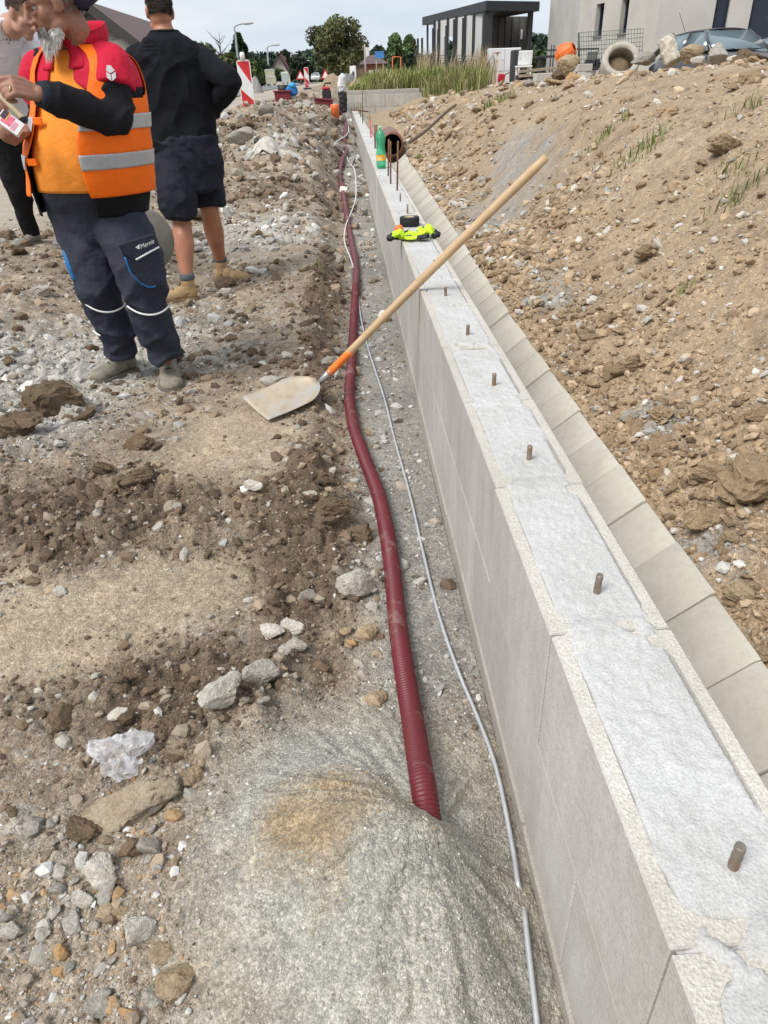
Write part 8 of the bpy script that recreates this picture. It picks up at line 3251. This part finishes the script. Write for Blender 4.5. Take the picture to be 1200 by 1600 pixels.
# ------------------------------------------------------------------ things on and behind the mound
def mound_things():
    def rock_at(px, py, w_px, Y, m, kind, label, cat, h=.7, asp=.8, rz=.3, tilt=(0, 0)):
        p = at_y(px, py, Y)
        s = w_px * (Y * .855 + .0) / F_PX / 2
        o = link(kind, random.Random(int(px)).choice(rock_variants(m, kind)), None)
        o.location = (p.x, Y, p.z)
        o.scale = (s * 1.1, s * asp, s * h * 1.3)
        o.rotation_euler = (tilt[0], tilt[1], rz)
        return tag(o, label, cat)
    rock_at(887, 104, 40, 15.0, M_TAN, "tan_boulder", "large tan boulder on the mound below the orange drum", "boulder", .85)
    rock_at(872, 118, 26, 14.5, M_CLOD, "dark_boulder", "dark clod left under the large tan boulder", "clod", .9)
    rock_at(897, 122, 32, 14.4, M_ORANGEST, "orange_boulder", "ochre crumbling rock under the large tan boulder", "boulder", .6)
    rock_at(855, 128, 20, 14, M_TAN, "tan_boulder", "tan stone at the left end of the mound crest", "stone", .7)
    rock_at(826, 130, 22, 14.5, M_GREYST, "grey_boulder", "grey broken stone right of the white cabinet", "stone", .7)
    rock_at(1012, 90, 34, 15.5, M_GREYST, "concrete_lump", "white grey concrete lump between ring and column", "concrete lump", .8)
    rock_at(1080, 86, 44, 15.0, M_TAN, "tan_boulder", "pinkish tan block in front of the hatchback", "boulder", .7)
    rock_at(1118, 88, 36, 14.8, M_GREYST, "grey_boulder", "dark grey rock right of the pinkish block", "boulder", .85)
    rock_at(1090, 94, 24, 14.5, M_PALE, "pale_boulder", "pale rock between pinkish block and dark grey rock", "boulder", .7)
    rock_at(1148, 92, 26, 14.5, M_PALE, "pale_boulder", "small white rock against the front of the hatchback", "stone", .6)
    rock_at(1165, 98, 62, 13.2, M_CLOD, "turf_clod", "brown turf clod heap right on the crest near the car", "clod", .7)
    # concrete manhole ring, mouth toward the camera
    Y = 17.0
    c = at_y(971, 93, Y)
    t = thing("concrete_ring", "concrete manhole ring lying tilted on top of the mound", "concrete ring", c)
    s = 29 * Y * .855 / F_PX
    cm = mat("old_concrete", (.43, .40, .345), .92, .15, 6, .5, 40, .01, dirt=(.30, .26, .20), dirt_amt=.35, dirt_scale=4)
    o = MB().lathe([(s * .68, .0), (s * .74, -.04), (s * .95, -.04), (s, .0), (s, .45), (s * .74, .45), (s * .74, .12), (s * .70, .10), (s * .68, 0)], n=40).build("ring", cm, t)
    o.rotation_euler = (-PI / 2 - .62, .0, -.15)
    so = MB().ball((0, 0, 0), 1, 12, s=(s * .7, s * .7, .12)).build("soil_inside", M_CLOD, t)
    so.location = (0, .22, -.16)
    so.rotation_euler = (-PI / 2 - .62, .0, -.15)
    # column stump
    p, q = at_y(1052, 98, 15.2), at_y(1040, 60, 15.4)
    t = thing("concrete_column", "broken pale concrete column stump leaning on the mound", "column stump", p)
    d = q - p
    b = MB()
    n = 12
    b.tube([d * (i / 8) for i in range(9)], [.15, .155, .150, .156, .148, .152, .146, .15, .132], 14)
    o = remesh_obj("shaft", b, .016, mat("pale_concrete", (.60, .56, .47), .92, .12, 6, .7, 30, .02, dirt=(.36, .31, .23), dirt_amt=.6, dirt_scale=7), t, 1)
    wrinkle(o, .012, 9, 91)
    # cement mixer drum in orange, seen above the boulder
    p = at_y(884, 84, 22.0)
    t = thing("cement_mixer", "orange cement mixer drum showing above the large tan boulder", "cement mixer", (p.x, 22, p.z))
    om = mat("mixer_orange", (.70, .15, .03), .5, .15, 6)
    o = MB().lathe([(.001, -.26), (.16, -.24), (.27, -.08), (.27, .02), (.17, .22), (.12, .26), (.10, .25)], n=12, smooth=False).build("drum", om, t)
    o.rotation_euler = (.5, .9, 0)
    MB().tube([(0, 0, -.2), (.05, 0, -.9)], .03, 6).build("stand", M_CHAR, t)
    # black box blocks, table, planks, chair, concrete blocks
    for i, (px, py) in enumerate(((919, 98), (926, 99), (932, 97), (922, 104), (930, 105), (937, 102))):
        q = at_y(px, py, 19)
        o = MB().box((0, 0, 0), (.13, .15, .12), bevel=.01).build("black_block", mat("black_block", (.03, .03, .035), .7))
        o.location = (q.x, 19, q.z)
        tag(o, "small black block in the pile left of the concrete ring", "block", "black blocks beside the concrete ring")
    for px, py, w, h, Y, lb in ((912, 106, 22, 12, 18.6, "light grey concrete block under the mesh fence"), (848, 121, 26, 13, 17.5, "light grey concrete block among the planks right of the cabinet")):
        q = at_y(px, py, Y)
        o = MB().box((0, 0, 0), (w * Y * .855 / F_PX, .3, h * Y * .73 / F_PX), bevel=.01).build("concrete_block", M_BLOCK)
        o.location = (q.x, Y, q.z)
        tag(o, lb, "concrete block")
    wood = mat("weathered_plank", (.30, .25, .185), .85, .2, 5)
    for i, (x0, y0, x1, y1, lb) in enumerate(((812, 112, 872, 106, "upper long plank on trestles right of the white cabinet"), (812, 119, 862, 115, "lower long plank on trestles right of the white cabinet"),
                                              (816, 128, 840, 125, "short plank lowest right of the white cabinet"))):
        a, b_ = at_y(x0, y0, 24), at_y(x1, y1, 24)
        o = MB().box((0, 0, 0), ((b_ - a).length, .35, .07), bevel=.006).build("plank", wood)
        o.location = (a + b_) * .5
        o.rotation_euler = (0, -math.atan2(b_.z - a.z, b_.x - a.x), 0)
        tag(o, lb, "plank")
    a = at_y(845, 113, 24.2)
    t = thing("trestle", "dark trestle carrying the planks right of the white cabinet", "trestle", (a.x, 24.3, a.z - .5))
    for x in (-.55, .1, .5):
        bx(t, "leg", M_CHAR, (x, 0, .2), (.12, .3, .62))
    bx(t, "shelf", mat("dark_board", (.07, .055, .045), .8), (-.05, .1, .28), (1.3, .1, .34))
    q = at_y(818, 104, 28)
    t = thing("garden_chair", "white plastic garden chair beside the white cabinet", "chair", (q.x, 28, q.z - .45))
    bx(t, "seat", M_SIGNW, (0, 0, .45), (.5, .5, .05), bevel=.015)
    bx(t, "backrest", M_SIGNW, (.1, .25, .70), (.48, .05, .42), (.2, 0, 0), .015)
    for x in (-.2, .2):
        for y in (-.2, .2):
            bx(t, "leg", M_SIGNW, (x, y, .22), (.05, .05, .44))
    q = at_y(833, 97, 30)
    t = thing("terrace_table", "dark table in the garden right of the white cabinet", "table", (q.x + .5, 31, q.z - .55))
    bx(t, "top", M_CHAR, (0, 0, .72), (1.9, .9, .06))
    for x in (-.8, 0, .8):
        bx(t, "leg", M_CHAR, (x, 0, .35), (.07, .6, .7))
    t = thing("black_container", "black bin between garden chair and dark table", "bin", (q.x - .42, 30.5, q.z - .6))
    bx(t, "bin", M_CHAR, (0, 0, .5), (.55, .5, 1.0), bevel=.03)
    q = at_y(864, 90, 33)
    t = thing("garden_fence", "thin dark fence posts with rail left of the grey house", "fence", (q.x, 33, q.z - .8))
    for px in (862, 866, 905):
        p = at_y(px, 70, 33)
        MB().tube([(p.x - q.x, 0, 0), (p.x - q.x, 0, p.z - q.z + .8)], .025, 6).build("post", M_CHAR, t)
    bx(t, "rail", M_CHAR, (1.4, 0, 1.05), (3.4, .05, .05))
    bx(t, "panel", mat("grey_plinth", (.16, .165, .17), .8), (2.2, .05, .6), (1.6, .05, .7))
    p = at_y(891, 57, 60)
    t = thing("garden_lamp", "small black lamp post against the sky left of the grey house", "lamp post", (p.x, 60, 1.0))
    MB().tube([(0, 0, 0), (0, 0, p.z - 1.0)], .05, 6).build("pole", M_CHAR, t)
    MB().ball((.05, 0, p.z - .55), 1, 10, s=(.15, .12, .42), rot=(0, .2, 0)).build("lamp_head", M_CHAR, t)
mound_things()
